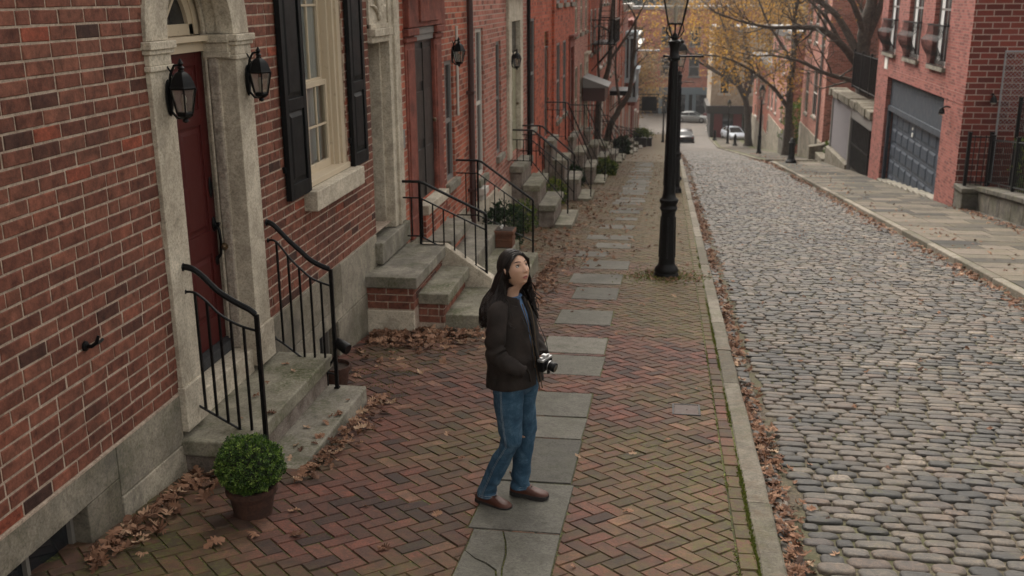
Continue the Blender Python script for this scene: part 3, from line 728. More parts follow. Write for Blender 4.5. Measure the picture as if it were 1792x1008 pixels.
sl = MB(); sl.box(XW-.3, XW+.10, 10.86, 12.14, -.40, -.15); obj('door_sill', sl, M['step'], H1, bev=.012)
hk = MB(); hk.tube([(XW-.01, 5.05, .64), (XW+.05, 5.05, .64), (XW+.075, 5.06, .66), (XW+.085, 5.07, .70)], [.013,.012,.012,.008], 8); hk.lathe([(.03,0),(.028,.012),(.01,.02)], (0,0,0), 14); hk.xform(Matrix.Translation((XW+.006, 5.05, .64)) @ Matrix.Rotation(R(90), 4, 'Y'), len(hk.v)-42)
hk.tube([(XW+.05, 5.05, .64), (XW+.06, 5.12, .645), (XW+.06, 5.15, .65)], .009, 8)
tag(obj('wall_hook', hk, M['iron'], origin=(XW, 5.05, .64), smooth=True), 'small black iron hook fixed low on the brick wall left of the red door', 'hook')
# ============================================================ LANTERNS
M['frost'] = glass('frosted_lantern_glass', (.75,.74,.70), .9, .35)
M['bulb'] = paint('unlit_bulb', (.7,.68,.62), .3)
def wall_lantern(label, loc, sc_=1.0, rotz=0, tall=True, group='black lanterns on the house fronts'):
    L = local(thing('wall_lantern', label, 'lantern', loc, rotz, group)); L.scale = (sc_,)*3
    b = MB(); c = (.105, 0, 0); n = 6
    b.lathe([(.052,-.115),(.058,-.10),(.055,-.09)], c, n)                       # lower ring
    b.lathe([(.088,.055),(.094,.065),(.088,.075)], c, n)
    b.lathe([(.0875,.075),(.082,.095),(.068,.13),(.045,.155),(.022,.168),(.02,.18)], c, n)
    b.lathe([(.012,.18),(.026,.19),(.016,.2),(.01,.205),(.02,.218),(.012,.235),(.004,.25)], c, 10)
    b.lathe([(.008,-.16),(.022,-.15),(.016,-.135),(.04,-.125),(.052,-.115)], c, 10)
    for k in range(n):
        a = 2*math.pi*k/n; p0 = (c[0]+.056*math.cos(a), .056*math.sin(a), -.095); p1 = (c[0]+.09*math.cos(a), .09*math.sin(a), .06); b.tube([p0, p1], .0055, 6)
    obj('frame', b, M['iron'], L, smooth=True, ang=30)
    g = MB(); g.lathe([(.052,-.09),(.084,.055)], c, n, caps=False); obj('glass', g, M['frost'], L)
    g = MB(); g.ball((c[0], 0, -.01), (.02,.02,.035)); g.lathe([(.014,-.09),(.014,-.04)], c, 8); obj('bulb', g, M['bulb'], L, smooth=True)
    k_ = MB(); k_.ball((.008, 0, -.0), (.016, .045, .12)); k_.tube([(.01,0,.06),(.03,0,.15),(.06,0,.205),(.105,0,.21)], [.012,.009,.009,.008], 8)
    k_.tube([(.01,0,.1),(.04,.012,.13),(.02,.02,.17),(.012,0,.2)], .006, 6); k_.tube([(.01,0,-.08),(.05,0,-.13),(.09,0,-.13)], .009, 8)
    obj('bracket', k_, M['iron'], L, smooth=True, ang=50)
    return L
LN = wall_lantern('black carriage lantern on the left pilaster of the red door', (XW+.038, 6.27, 1.92), 1.0)
l2 = dup(LN, (XW+.038, 7.56, 1.93), label='black carriage lantern on the right pilaster of the red door')
# ============================================================ RAILINGS
def rail(name_label, tops, lows, bots, bal_x, y, posts, foot=None, group=None):
    base = (tops[0][0], y, posts[0][1]); T = thing('iron_railing', name_label, 'railing', base, group=group or 'black iron railings of the front steps')
    def dens(P_, n=5):
        out = []
        for i in range(len(P_)-1):
            p0 = P_[max(0,i-1)]; p1 = P_[i]; p2 = P_[i+1]; p3 = P_[min(len(P_)-1,i+2)]
            for k in range(n):
                t_ = k/n; out.append(tuple(.5*((2*p1[q])+(-p0[q]+p2[q])*t_+(2*p0[q]-5*p1[q]+4*p2[q]-p3[q])*t_*t_+(-p0[q]+3*p1[q]-3*p2[q]+p3[q])*t_**3) for q in (0,1)))
        out.append(P_[-1]); return out
    curved = len(tops) > 3
    tp = dens(tops) if curved else tops; lw = dens(lows) if len(lows) > 3 else lows; bt = dens(bots) if len(bots) > 3 else bots
    m_ = MB(); m_.tube([(x, y, z) for x, z in tp], (.021, .017) if False else .019, 10); m_.tube([(x, y, z+.014) for x, z in tp], .013, 8); m_.ball((tp[0][0], y, tp[0][1]), (.012,.032,.032))
    if foot: m_.ball((tp[-1][0], y, tp[-1][1]), .024)
    obj('handrail', m_, M['iron'], T, smooth=True, ang=60)
    m_ = MB(); m_.tube([(x, y, z) for x, z in lw], .009, 6); m_.ball((lw[0][0], y, lw[0][1]), (.01,.02,.02)); obj('lower_rail', m_, M['iron'], T, smooth=True)
    m_ = MB(); m_.tube([(x, y, z) for x, z in bt], .009, 6); m_.ball((bt[0][0], y, bt[0][1]), (.01,.02,.02)); obj('bottom_rail', m_, M['iron'], T, smooth=True)
    def at(P_, x):
        for (xa, za), (xb, zb) in zip(P_, P_[1:]):
            if min(xa, xb) <= x <= max(xa, xb): return za+(zb-za)*(x-xa)/(xb-xa+1e-9)
        return P_[-1][1] if abs(x-P_[-1][0]) < abs(x-P_[0][0]) else P_[0][1]
    for x in bal_x:
        to = at(tp if x in posts_tall else lw, x); m_ = MB(); m_.box(x-.008, x+.008, y-.008, y+.008, at(bt, x), to); obj('baluster', m_, M['iron'], T)
    for x, z in posts:
        m_ = MB(); m_.box(x-.014, x+.014, y-.014, y+.014, z, at(tp, x)); m_.box(x-.022, x+.022, y-.022, y+.022, z, z+.012); obj('post', m_, M['iron'], T)
    return T
posts_tall = set()
rail('curved black iron railing on the near side of the red door, behind the round bush', [(-3.22,.79),(-3.15,.775),(-3.08,.725),(-2.98,.625),(-2.86,.55),(-2.77,.505),(-2.725,.47)], [(-3.22,.615),(-3.15,.61),(-3.07,.55),(-2.98,.46),(-2.85,.39),(-2.725,.355)], [(-3.21,-.215),(-2.88,-.40),(-2.725,-.46)], [-3.15,-3.07,-2.99,-2.91,-2.82], 6.25, [(-2.72,-.65)])
rail('curved black iron railing at the far side of the red door steps', [(-3.22,.77),(-3.16,.745),(-3.04,.62),(-2.94,.53),(-2.87,.465),(-2.79,.42),(-2.71,.39)], [(-3.22,.62),(-3.15,.61),(-3.04,.47),(-2.94,.37),(-2.85,.30),(-2.71,.25)], [(-3.22,-.23),(-3.13,-.29),(-2.92,-.45),(-2.80,-.51),(-2.70,-.53)], [-3.15,-3.06,-2.97,-2.88,-2.79], 7.75, [(-2.70,-.65)])
# ============================================================ STOOP 1
S1 = thing('stoop', 'two wide grey stone steps in front of the arched red door', 'steps', (-3.0, 6.9, zg(6.9)))
mb = MB(); mb.box(XW-.1, -2.765, 6.02, 7.86, -.50, -.385); obj('upper_tread', mb, M['step_moss'], S1, bev=.012)
mb = MB(); mb.box(-2.90, -2.47, 5.98, 7.84, -.95, -.655); obj('lower_step', mb, M['step'], S1, bev=.014)
M['rubble'] = stone('rubble_stone', [(.11,.085,.07),(.2,.165,.14),(.28,.24,.21)], 5, bump=.9, bdist=.02, stain=((.13,.08,.06), 3, .5), moss=.3)
mb = MB(); mb.box(XW-.1, -2.80, 6.05, 7.83, -.95, -.502); obj('riser_wall', mb, M['rubble'], S1, bev=.02)
PLANT = []
# ============================================================ REST OF THE LEFT ROW
M['brick_red'] = brick_shader('orange_red_brick', [(.17,.045,.028),(.31,.082,.048),(.38,.10,.058),(.44,.13,.075)], (.36,.26,.2), soot=.22, streak=.12)
M['brick_dull'] = brick_shader('dusty_red_brick', [(.20,.07,.05),(.33,.115,.08),(.39,.14,.10),(.44,.17,.125)], (.38,.29,.24), soot=.2, streak=.2)
M['brick_deep'] = brick_shader('deep_red_brick', [(.19,.040,.020),(.34,.070,.034),(.41,.085,.042),(.48,.11,.055)], (.26,.15,.11), soot=.25, streak=.1, ms=.006)
M['brownstone'] = stone('brownstone', [(.12,.034,.024),(.20,.058,.040),(.25,.078,.055)], 4, bump=.4, stain=((.07,.03,.024), 2, .6))
M['brownpipe'] = paint('brown_downpipe_paint', (.05,.02,.017), .5, .3, .2)
M['ltgreen'] = paint('pale_olive_door_paint', (.27,.26,.17), .5, .1, .1)
M['offwhite'] = paint('offwhite_trim', (.5,.47,.42), .6, .1, .2)
M['bluegrey'] = paint('pale_blue_grey_trim', (.33,.40,.44), .6, .1, .2)
M['gray_trim'] = paint('grey_trim', (.17,.16,.15), .6, .15, .2)
M['tar'] = paint('tar_roof', (.05,.048,.046), .9, .2, .4)
def window_unit(par, x, s, u0, u1, z0, z1, frame, rec=.05, shut=None, sill=True, sillm=None, pane='darkglass', blind=False, fw=.07):
    """x = wall plane, s = outward sign (+1 left row, -1 right row)"""
    f = MB(); X = lambda d: x+s*d
    def bx(mb_, da, db, a, b, c, d): mb_.box(min(X(da), X(db)), max(X(da), X(db)), a, b, c, d)
    bx(f, -rec-.04, -rec+.03, u0, u0+fw, z0, z1); bx(f, -rec-.04, -rec+.03, u1-fw, u1, z0, z1); bx(f, -rec-.04, -rec+.03, u0+fw, u1-fw, z0, z0+fw); bx(f, -rec-.04, -rec+.03, u0+fw, u1-fw, z1-fw, z1)
    bx(f, -rec-.035, -rec+.02, u0+fw, u1-fw, (z0+z1)/2-.03, (z0+z1)/2+.03); bx(f, -rec-.02, -rec+.01, (u0+u1)/2-.015, (u0+u1)/2+.015, z0+fw, z1-fw)
    o = obj('window', f, frame, par); g = MB(); g.poly([(X(-rec), u0+.02, z0+.02), (X(-rec), u1-.02, z0+.02), (X(-rec), u1-.02, z1-.02), (X(-rec), u0+.02, z1-.02)]); obj('pane', g, M[pane], o)
    if blind: g = MB(); g.poly([(X(-rec+.004), u0+fw, (z0+z1)/2+.1), (X(-rec+.004), u1-fw, (z0+z1)/2+.1), (X(-rec+.004), u1-fw, z1-fw), (X(-rec+.004), u0+fw, z1-fw)]); obj('blind', g, M['blind'], o)
    if sill: g = MB(); bx(g, -rec, .07, u0-.08, u1+.08, z0-.13, z0-.002); obj('sill', g, sillm or M['step'], o, bev=.01)
    if shut:
        for a, b in ((u0-.42, u0-.02), (u1+.02, u1+.42)): g = MB(); bx(g, .005, .045, a, b, z0, z1); bx(g, .045, .055, a+.07, b-.07, z0+.1, (z0+z1)/2-.05); bx(g, .045, .055, a+.07, b-.07, (z0+z1)/2+.05, z1-.1); obj('shutter', g, shut, o)
    return o
def door_unit(par, x, s, u0, u1, z0, z1, mat_, rec=.04, sur=None, sw=.2, transom=.45, so=.05, head=.3):
    X = lambda d: x+s*d
    def bx(mb_, da, db, a, b, c, d): mb_.box(min(X(da), X(db)), max(X(da), X(db)), a, b, c, d)
    d = MB(); zt = z1-transom
    bx(d, -rec-.05, -rec, u0, u1, z0, zt)
    for a, b in ((.12, .45), (.55, .88)):
        for c, e in ((.08, .32), (.38, .68), (.74, .94)): bx(d, -rec-.001, -rec+.015, u0+(u1-u0)*a, u0+(u1-u0)*b, z0+(zt-z0)*c, z0+(zt-z0)*e)
    o = obj('door', d, mat_, par); k = MB(); k.ball((X(-rec+.05), u1-.12, z0+1.0), .03); obj('handle', k, M['brass'], o, smooth=True)
    if transom: g = MB(); g.poly([(X(-rec), u0, zt+.05), (X(-rec), u1, zt+.05), (X(-rec), u1, z1), (X(-rec), u0, z1)]); obj('transom', g, M['darkglass'], par); g = MB(); bx(g, -rec-.04, -rec+.03, u0, u1, zt, zt+.05); obj('transom_bar', g, sur or mat_, par)
    if sur:
        g = MB(); bx(g, -rec, so, u0-sw, u0+.006, z0-.02, z1); bx(g, -rec, so, u1-.006, u1+sw, z0-.02, z1); bx(g, -rec, so+.002, u0-sw, u1+sw, z1, z1+head); bx(g, 0, so+.12, u0-sw-.06, u1+sw+.06, z1+head, z1+head+.09)
        obj('door_surround', g, sur, par, bev=.01)
    return o
def row_house(label, y0, y1, off, brick, doors=(), wins=(), top=None, found=M['foundation'], fz=.75, trim=None, cornice=None, name='row_house', depth=7, storeys=()):
    x = XW+off; H = thing(name, label, 'house', (x, (y0+y1)/2, zg((y0+y1)/2)), group=None)
    zb = zg(y1)-.4; top = top if top is not None else zg((y0+y1)/2)+10.2
    wl = list(wins)
    holes = [(a[0], a[1], a[2], a[3]) for a in wl]+[(a[0], a[1], a[2], a[3]) for a in doors]
    fc = lambda u, z, d: (x+d, u, z)
    mb = MB(); grid_wall(mb, y0+.002, y1-.002, zb, top, fc, holes, .3)
    mb.poly([(x, y0+.002, zb), (x, y0+.002, top), (x-depth, y0+.002, top), (x-depth, y0+.002, zb)]); mb.poly([(x, y1-.002, zb), (x, y1-.002, top), (x-depth, y1-.002, top), (x-depth, y1-.002, zb)]); mb.poly([(x-depth, y0+.002, zb), (x-depth, y1-.002, zb), (x-depth, y1-.002, top), (x-depth, y0+.002, top)])
    obj('wall', mb, brick, H)
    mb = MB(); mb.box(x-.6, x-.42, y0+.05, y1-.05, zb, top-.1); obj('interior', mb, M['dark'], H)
    mb = MB(); mb.poly([(x-depth, y0, top-.05), (x, y0, top-.05), (x, y1, top-.05), (x-depth, y1, top-.05)]); obj('roof', mb, M['tar'], H)
    mb = MB(); cm = cornice or M['offwhite']; mb.box(x-.05, x+.14, y0+.01, y1-.01, top-.45, top-.12); mb.box(x-.1, x+.38, y0+.01, y1-.01, top-.12, top+.06)
    u = y0+.3
    while u < y1-.2: mb.box(x+.14, x+.32, u, u+.1, top-.34, top-.12); u += .55
    obj('cornice', mb, cm, H)
    if found:     # base course follows the slope, broken by doors
        mb = MB(); segs = [(y0+.004, y1-.004)]
        for d in doors:
            segs = [t_ for s_ in segs for t_ in ((s_[0], min(s_[1], d[0]-.02)), (max(s_[0], d[1]+.02), s_[1])) if t_[1]-t_[0] > .1] if d[2] < zg(d[0])+fz+.2 else segs
        for a, b in segs:
            while a < b:
                e = min(a+1.3, b); bm_ = len(mb.v); mb.cur = rng.random()
                for xx in (x-.1, x+.03):
                    for u_, z_ in ((a, zg(a)-.3), (e, zg(e)-.3), (e, zg(a)+fz), (a, zg(a)+fz)): mb.vert((xx, u_, z_))
                for q in ((3,2,1,0),(4,5,6,7),(0,1,5,4),(1,2,6,5),(2,3,7,6),(3,0,4,7)): mb.face([bm_+i for i in q])
                a = e+.006
        obj('foundation', mb, found, H)
    for a in wl:
        opt = dict(a[4]) if len(a) > 4 else {}
        window_unit(H, x, 1, *a[:4], opt.pop('frame', trim or M['offwhite']), **opt)
    for a in doors:
        opt = dict(a[4]) if len(a) > 4 else {}
        door_unit(H, x, 1, *a[:4], opt.pop('mat', M['door_black']), **opt)
    return H
def upper(y0, y1, zs_, n=2, w=1.0, h=1.7, **k): return [(y0+(y1-y0)*(i+.5)/n-w/2, y0+(y1-y0)*(i+.5)/n+w/2, z, z+h, k) for z in zs_ for i in range(n)]
# house 2: brownstone doorway
H2 = row_house('orange red brick row house with brownstone doorway and black double door', 12.12, 16.65, .0, M['brick_red'],
    doors=[(12.98, 14.1, -.12, 2.12, dict(rec=.03, transom=.12))],
    wins=[(14.78, 15.42, -.18, 1.62, dict(frame=M['gray_trim'], rec=.07))]+upper(12.4, 16.4, (3.9, 6.4), 2), top=8.9)
mb = MB()
for a, b in ((12.5, 12.986), (14.094, 14.56)):
    mb.box(XW-.2, XW+.02, a, b, -.5, 2.1); mb.box(XW-.1, XW+.035, a+.06, b-.08, -.1, 1.9); mb.box(XW-.2, XW+.05, a-.03, b+.02, 1.98, 2.04); mb.box(XW-.2, XW+.08, a-.05, b+.03, 2.06, 2.15); mb.box(XW-.2, XW+.05, a-.03, b+.01, -.5, -.22)
mb.box(XW-.26, XW+.08, 12.5, 14.56, 2.16, 2.62); mb.box(XW-.1, XW+.05+.06, 13.0, 14.08, 2.22, 2.5); mb.box(XW-.1, XW+.2, 12.4, 14.66, 2.63, 2.72); mb.box(XW-.1, XW+.3, 12.32, 14.74, 2.725, 2.86); mb.box(XW-.1, XW+.24, 12.38, 14.68, 2.87, 2.96)
obj('door_surround', mb, M['brownstone'], H2, bev=.012)
mb = MB(); mb.box(XW-.2, XW+.01, 12.988, 14.09, 1.98, 2.12); mb.box(XW-.2, XW+.03, 12.988, 14.09, 2.06, 2.15); obj('door_head', mb, M['gray_trim'], H2, bev=.008)
mb = MB(); mb.box(XW-.3, XW+.16, 12.9, 14.2, -.26, -.13); obj('door_sill', mb, M['limestone'], H2, bev=.01)
mb = MB(); mb.box(XW-.1, XW+.11, 12.92, 14.18, -1.4, -.262); obj('door_base', mb, M['brick_red'], H2)
mb = MB(); mb.box(XW-.04, XW-.005, 13.50, 13.56, -.1, 1.95); obj('meeting_stile', mb, M['door_black'], H2)
mb = MB(); mb.box(XW, XW+.02, 12.22, 12.34, .72, .95); obj('letter_plate', mb, M['gray_trim'], H2, bev=.004)
mb = MB(); mb.tube([(XW+.02, 15.62, 2.1), (XW+.02, 15.62, .75)], .02, 8); obj('conduit', mb, M['offwhite'], H2)
mb = MB(); mb.tube([(XW+.07, 16.45, 8.2), (XW+.07, 16.45, -1.7)], .052, 10)
for z in (-.6, 1.0, 2.6, 4.2): mb.box(XW, XW+.13, 16.38, 16.52, z, z+.05)
obj('downpipe', mb, M['brownpipe'], H2, smooth=True)
mb = MB(); mb.box(XW-.24, XW-.01, 14.75, 15.45, 1.62, 1.7); obj('window_head', mb, M['brownstone'], H2)
# house 3: cream doorway
H3 = row_house('red brick row house with tall cream doorway beyond the brown downpipe', 16.65, 23.6, -.0, M['brick_dull'],
    doors=[(20.95, 22.2, -.72, 2.02, dict(mat=M['ltgreen'], rec=.05, sur=M['limestone'], sw=.36, transom=.7, so=.06, head=.5))],
    wins=[(17.25, 18.0, -.55, 2.0, dict(frame=M['offwhite'], rec=.07)), (19.3, 19.9, -.45, 1.7, dict(frame=M['gray_trim'], rec=.07))]+upper(17, 23, (3.7, 6.2), 3), top=8.5, fz=.85, found=M['limestone'])
mb = MB(); mb.tube([(XW+.07, 23.4, 8.0), (XW+.07, 23.4, -2.4)], .045, 8); obj('downpipe', mb, M['iron'], H3)
mb = MB(); mb.box(XW+.02, XW+.04, 18.6, 19.4, -1.95, -1.35)
for k in range(6): mb.box(XW+.04, XW+.055, 18.64+.13*k, 18.66+.13*k, -1.93, -1.37)
obj('cellar_grille', mb, M['iron'], H3)
mb = MB(); mb.box(XW+.0, XW+.14, 17.2, 17.6, -.82, -.70); mb.box(XW, XW+.09, 17.28, 17.52, -.92, -.82); obj('corbel', mb, M['offwhite'], H3, bev=.01)
# the rest of the row, stepping down the hill
cr = M['limestone']; ow = M['offwhite']
specs = [
 ('deep red brick house with narrow black door and dark window bays', 23.6, 29.0, -.04, M['brick_deep'], [(27.3, 28.2, -1.2, 1.6)], dict(mat=M['door_black']), [(24.3, 25.3, -.6, 2.0)], M['gray_trim']),
 ('deep red brick house with arched dark doorway in the left row', 29.0, 35.2, .03, M['brick_deep'], [(33.4, 34.5, -1.9, .9)], dict(mat=M['door_black'], sur=M['brownstone'], sw=.22), [(29.6, 30.6, -1.0, 1.2), (31.4, 32.4, -1.0, 1.2)], M['gray_trim']),
 ('brownish red brick house with tall cream windows, left row', 35.2, 41.6, -.02, M['brick_dull'], [(40.1, 41.1, -2.6, 0.0)], dict(mat=M['ltgreen'], sur=cr, sw=.2), [(36.0, 37.1, -2.3, .1), (38.0, 39.1, -2.3, .1)], cr),
 ('red brick house behind the black iron fire escape', 41.6, 48.4, .02, M['brick_deep'], [(46.4, 47.4, -3.7, -1.0)], dict(mat=M['door_black'], sur=ow, sw=.18), [(42.3, 43.4, -3.2, -.9), (44.2, 45.3, -3.2, -.9)], ow),
 ('red brick house with white door and white window frames', 48.4, 55.4, -.03, M['brick_red'], [(49.2, 50.3, -4.3, -1.9)], dict(mat=ow, sur=ow, sw=.25), [(51.4, 52.5, -3.9, -1.9), (53.4, 54.5, -3.9, -1.9)], ow),
 ('brick house with white doorway beyond the second bare tree', 55.4, 62.6, .05, M['brick_dull'], [(61.0, 62.0, -6.0, -3.4)], dict(mat=M['door_black'], sur=ow, sw=.25), [(56.3, 57.5, -5.0, -2.8), (58.5, 59.7, -5.0, -2.8)], ow),
 ('dull brick house near the lower end of the left row', 62.6, 70.5, -.03, M['brick_deep'], [(68.4, 69.5, -7.0, -4.4)], dict(mat=M['bluegrey'], sur=ow, sw=.25), [(63.6, 64.8, -6.0, -3.8), (66.0, 67.2, -6.0, -3.8)], ow),
 ('red brick house with projecting pale blue upper bay window', 70.5, 79.0, .03, M['brick_red'], [(72.0, 73.1, -7.6, -5.0)], dict(mat=M['door_black'], sur=ow, sw=.25), [(75.2, 76.6, -7.0, -4.8)], M['bluegrey']),
 ('last red brick house of the left row, with pale ground floor', 79.0, 90.0, .0, M['brick_dull'], [(84.0, 85.2, -9.0, -6.3)], dict(mat=ow, sur=ow, sw=.3), [(80.2, 81.8, -8.6, -6.4), (87.0, 88.6, -8.9, -6.7)], M['bluegrey']),
 ('brown stone house after the last brick one, left side', 90.0, 102.0, .1, M['brownstone'], [(95.5, 96.8, -10.9, -8.2)], dict(mat=M['door_black'], sur=ow, sw=.3), [(91.5, 93.2, -10.2, -8.0), (98.2, 99.8, -10.6, -8.4)], ow),
 ('set back brick house at the foot of the left side', 102.0, 122.0, -.2, M['brick_dull'], [(112, 113.4, -13.0, -10.2)], dict(mat=M['door_black'], sur=ow, sw=.3), [(105.5, 107.5, -12.2, -9.8), (116, 118, -12.6, -10.2)], M['gray_trim']),
]
for lb, y0, y1, off, bk, drs, dk, wns, tr in specs:
    g0 = zg((y0+y1)/2); zf = max(w_[3] for w_ in wns)+1.1
    z2 = zf+2.9; top = g0+10.3
    n = 3 if y1-y0 > 6 else 2
    up = [u for u in upper(y0, y1, [zf, z2], n, w=1.05, h=1.75) if u[3] < top-.6]
    row_house(lb, y0, y1, off, bk, doors=[(*d, dk) for d in drs], wins=[(*w_,) for w_ in wns]+up, trim=tr, top=top, cornice=rng.choice((ow, M['gray_trim'], M['brownstone'])))
# pale blue bay on the house at 70-79 and side bay on the last house
for lb, y0, y1, zb, zt in (('pale blue bay window high on the red brick house', 74.5, 78.0, -3.6, -.2), ('lower pale blue bay window on the last house of the row', 81.0, 84.6, -5.6, -3.2)):
    B = thing('bay_window', lb, 'bay window', (XW, (y0+y1)/2, zb)); mb = MB()
    mb.box(XW+.03, XW+.75, y0, y1, zb, zb+.35); mb.box(XW+.03, XW+.85, y0-.1, y1+.1, zt-.3, zt)
    mb.box(XW+.03, XW+.9, y0-.15, y1+.15, zt, zt+.15)
    for u in lin(y0, y1-.12, 3): mb.box(XW+.62, XW+.75, u, u+.12, zb+.35, zt-.3)
    for xx in (XW+.05, XW+.3): mb.box(xx, xx+.1, y0, y0+.08, zb+.35, zt-.3)
    obj('frame', mb, M['bluegrey'], B); mb = MB(); mb.box(XW+.06, XW+.66, y0+.03, y1-.03, zb+.35, zt-.31); obj('pane', mb, M['darkglass'], B)
    mb = MB(); mb.box(XW+.03, XW+.6, y0+.2, y1-.2, zb-.3, zb-.002); obj('bracket', mb, M['brownstone'], B)
# lanterns further down
for y, z, lb in ((14.62, 1.72, 'black lantern beside the brownstone doorway'), (20.3, 1.28, 'small black lantern by the tall cream doorway')):
    dup(LN, (XW+.15, y, z), label=lb)
# street-side trim on house 4..: fire escape
FE = thing('fire_escape', 'black iron fire escape on the red brick house by the bare trees', 'fire escape', (XW, 44.5, -3))
mb = MB()
for z in (.55, 3.3):
    mb = MB(); mb.box(XW+.05, XW+1.0, 42.6, 46.6, z, z+.05)
    for k in range(24): mb.box(XW+.97, XW+.99, 42.6+k*.17, 42.62+k*.17, z+.05, z+.95)
    mb.box(XW+.95, XW+1.0, 42.6, 46.6, z+.95, z+1.0)
    for y in (42.6, 46.56):
        mb.box(XW+.05, XW+1.0, y, y+.04, z+.96, z+1.0)
        for k in range(5): mb.box(XW+.1+k*.2, XW+.12+k*.2, y, y+.02, z+.05, z+.96)
    obj('landing', mb, M['iron'], FE)
mb = MB(); 
for s_ in (0, .5): mb.tube([(XW+.3+s_, 43.0, .6), (XW+.3+s_, 45.8, 3.3)], .03, 6)
for k in range(11): mb.box(XW+.3, XW+.8, 43.0+k*.255, 43.15+k*.255, .62+k*.245, .64+k*.245)
obj('stair', mb, M['iron'], FE)
mb = MB()
for y in (42.7, 46.5): mb.tube([(XW+.95, y, .5), (XW+.95, y, 4.2)], .025, 6); mb.tube([(XW+.05, y, -.5), (XW+.9, y, .5)], .025, 6)
obj('support', mb, M['iron'], FE)
BO = thing('oriel_box', 'dark wooden box awning low on the wall behind the first bare tree', 'awning', (XW, 39.6, -1.2)); mb = MB()
mb.box(XW+.02, XW+.85, 38.9, 40.9, -1.35, -.85); obj('box', mb, M['brownpipe'], BO); mb = MB(); mb.prism([(XW+.02, -.45), (XW+.02, -.849), (XW+.98, -.849), (XW+.98, -.80)], lambda a, b, d: (a, d, b), 38.8, 41.0); obj('roof', mb, M['gray_trim'], BO)
BO2 = thing('door_canopy', 'small dark canopy over a doorway by the second bare tree', 'canopy', (XW, 57, -2.6)); mb = MB(); mb.box(XW+.03, XW+1.1, 56.0, 58.6, -2.75, -2.5); obj('slab', mb, M['iron'], BO2)
for y in (56.1, 58.5): mb = MB(); mb.tube([(XW+.06, y, -3.6), (XW+1.0, y, -2.76)], .03, 6); obj('bracket', mb, M['iron'], BO2)
# ============================================================ STOOPS
S2 = thing('stoop', 'brick and stone stoop of three steps between the near house and the black railing', 'steps', (-2.7, 11.5, zg(11.5)))
mb = MB(); mb.box(XW-.02, -2.66, 10.42, 12.0, -.55, -.42); obj('landing_slab', mb, M['step'], S2, bev=.012)
mb = MB(); mb.box(-2.78, -2.36, 10.66, 11.9, -.79, -.665); obj('middle_tread', mb, M['step_moss'], S2, bev=.012)
mb = MB(); mb.box(-2.5, -2.02, 10.74, 11.9, -1.4, -.925); obj('lower_step', mb, M['step_moss'], S2, bev=.015)
mb = MB(); brick_wall_mesh(mb, XW, -2.7, -.80, -.55, lambda u, z, d: (u, 10.46-d, z), None); brick_wall_mesh(mb, 10.46, 11.98, -.80, -.55, lambda u, z, d: (-2.71+d, u, z), None)
brick_wall_mesh(mb, -2.72, -2.42, -1.02, -.79, lambda u, z, d: (u, 10.70-d, z), None); brick_wall_mesh(mb, 10.70, 11.9, -1.02, -.79, lambda u, z, d: (-2.42+d, u, z), None)
obj('brickwork', mb, M['brick_near'], S2)
mb = MB(); mb.box(XW, -2.715, 10.465, 11.98, -1.4, -.552); mb.box(-2.72, -2.425, 10.705, 11.9, -1.4, -.795); obj('core', mb, M['mortar'], S2)
mb = MB(); mb.box(XW, -2.70, 10.43, 10.464, -1.12, -.81); obj('base_stone', mb, M['limestone'], S2, bev=.01)
mb = MB(); mb.prism([(-2.98, -.42), (-2.66, -.42), (-2.08, -.82), (-2.08, -1.3), (-2.98, -1.3)], lambda a, b, d: (a, d, b), 11.91, 12.08); obj('sloped_cheek', mb, M['limestone'], S2, bev=.01)
S3 = thing('stoop', 'long stone steps below the brownstone doorway, with a clay planter on them', 'steps', (-2.6, 14, zg(14)))
mb = MB(); mb.box(XW+.0, -2.80, 12.9, 14.35, -.72, -.60); obj('top_slab', mb, M['step'], S3, bev=.012)
mb = MB(); mb.box(XW+.0, -2.88, 12.96, 14.3, -1.6, -.722); obj('brick_base', mb, M['brick_red'], S3)
mb = MB(); mb.box(XW+.0, -2.50, 12.3, 15.1, -1.8, -.85); obj('wide_step', mb, M['step'], S3, bev=.02)
mb = MB(); mb.box(-2.52, -2.22, 12.35, 15.2, -1.8, -1.10); obj('middle_step', mb, M['step_moss'], S3, bev=.02)
mb = MB(); mb.box(-2.24, -1.94, 12.45, 15.35, -1.9, -1.33); obj('lower_step', mb, M['step_moss'], S3, bev=.02)
def far_stoop(label, y0, y1, ztop, n, x1, run=.34, mats=('step', 'step_moss')):
    S = thing('stoop', label, 'steps', ((XW+x1)/2, (y0+y1)/2, zg((y0+y1)/2)), group='stone stoops of the left row')
    gb = zg(y1)-.3; xw = x1-run*(n-1); rise = (ztop-(zg((y0+y1)/2)+.16))/(n-1)
    for i in range(n):
        a = XW+.0 if i == 0 else xw+run*(i-1)-.03; b = xw+run*i; z = ztop-rise*i; j = rng.uniform(-.04,.04)
        mb = MB(); mb.box(a, b, y0+j, y1+j, z-.13, z); st_ = obj('step', mb, M[mats[i % 2]], S, bev=.012)
        if z-.14 > zg(y0)+.02: mb = MB(); mb.box(a, b-.05, y0+.06, y1-.06, gb, z-.132); obj('riser', mb, M['rubble'], S)
    return S
far_stoop('stone stoop rising to the cream doorway', 20.9, 22.5, -.9, 4, -1.93)
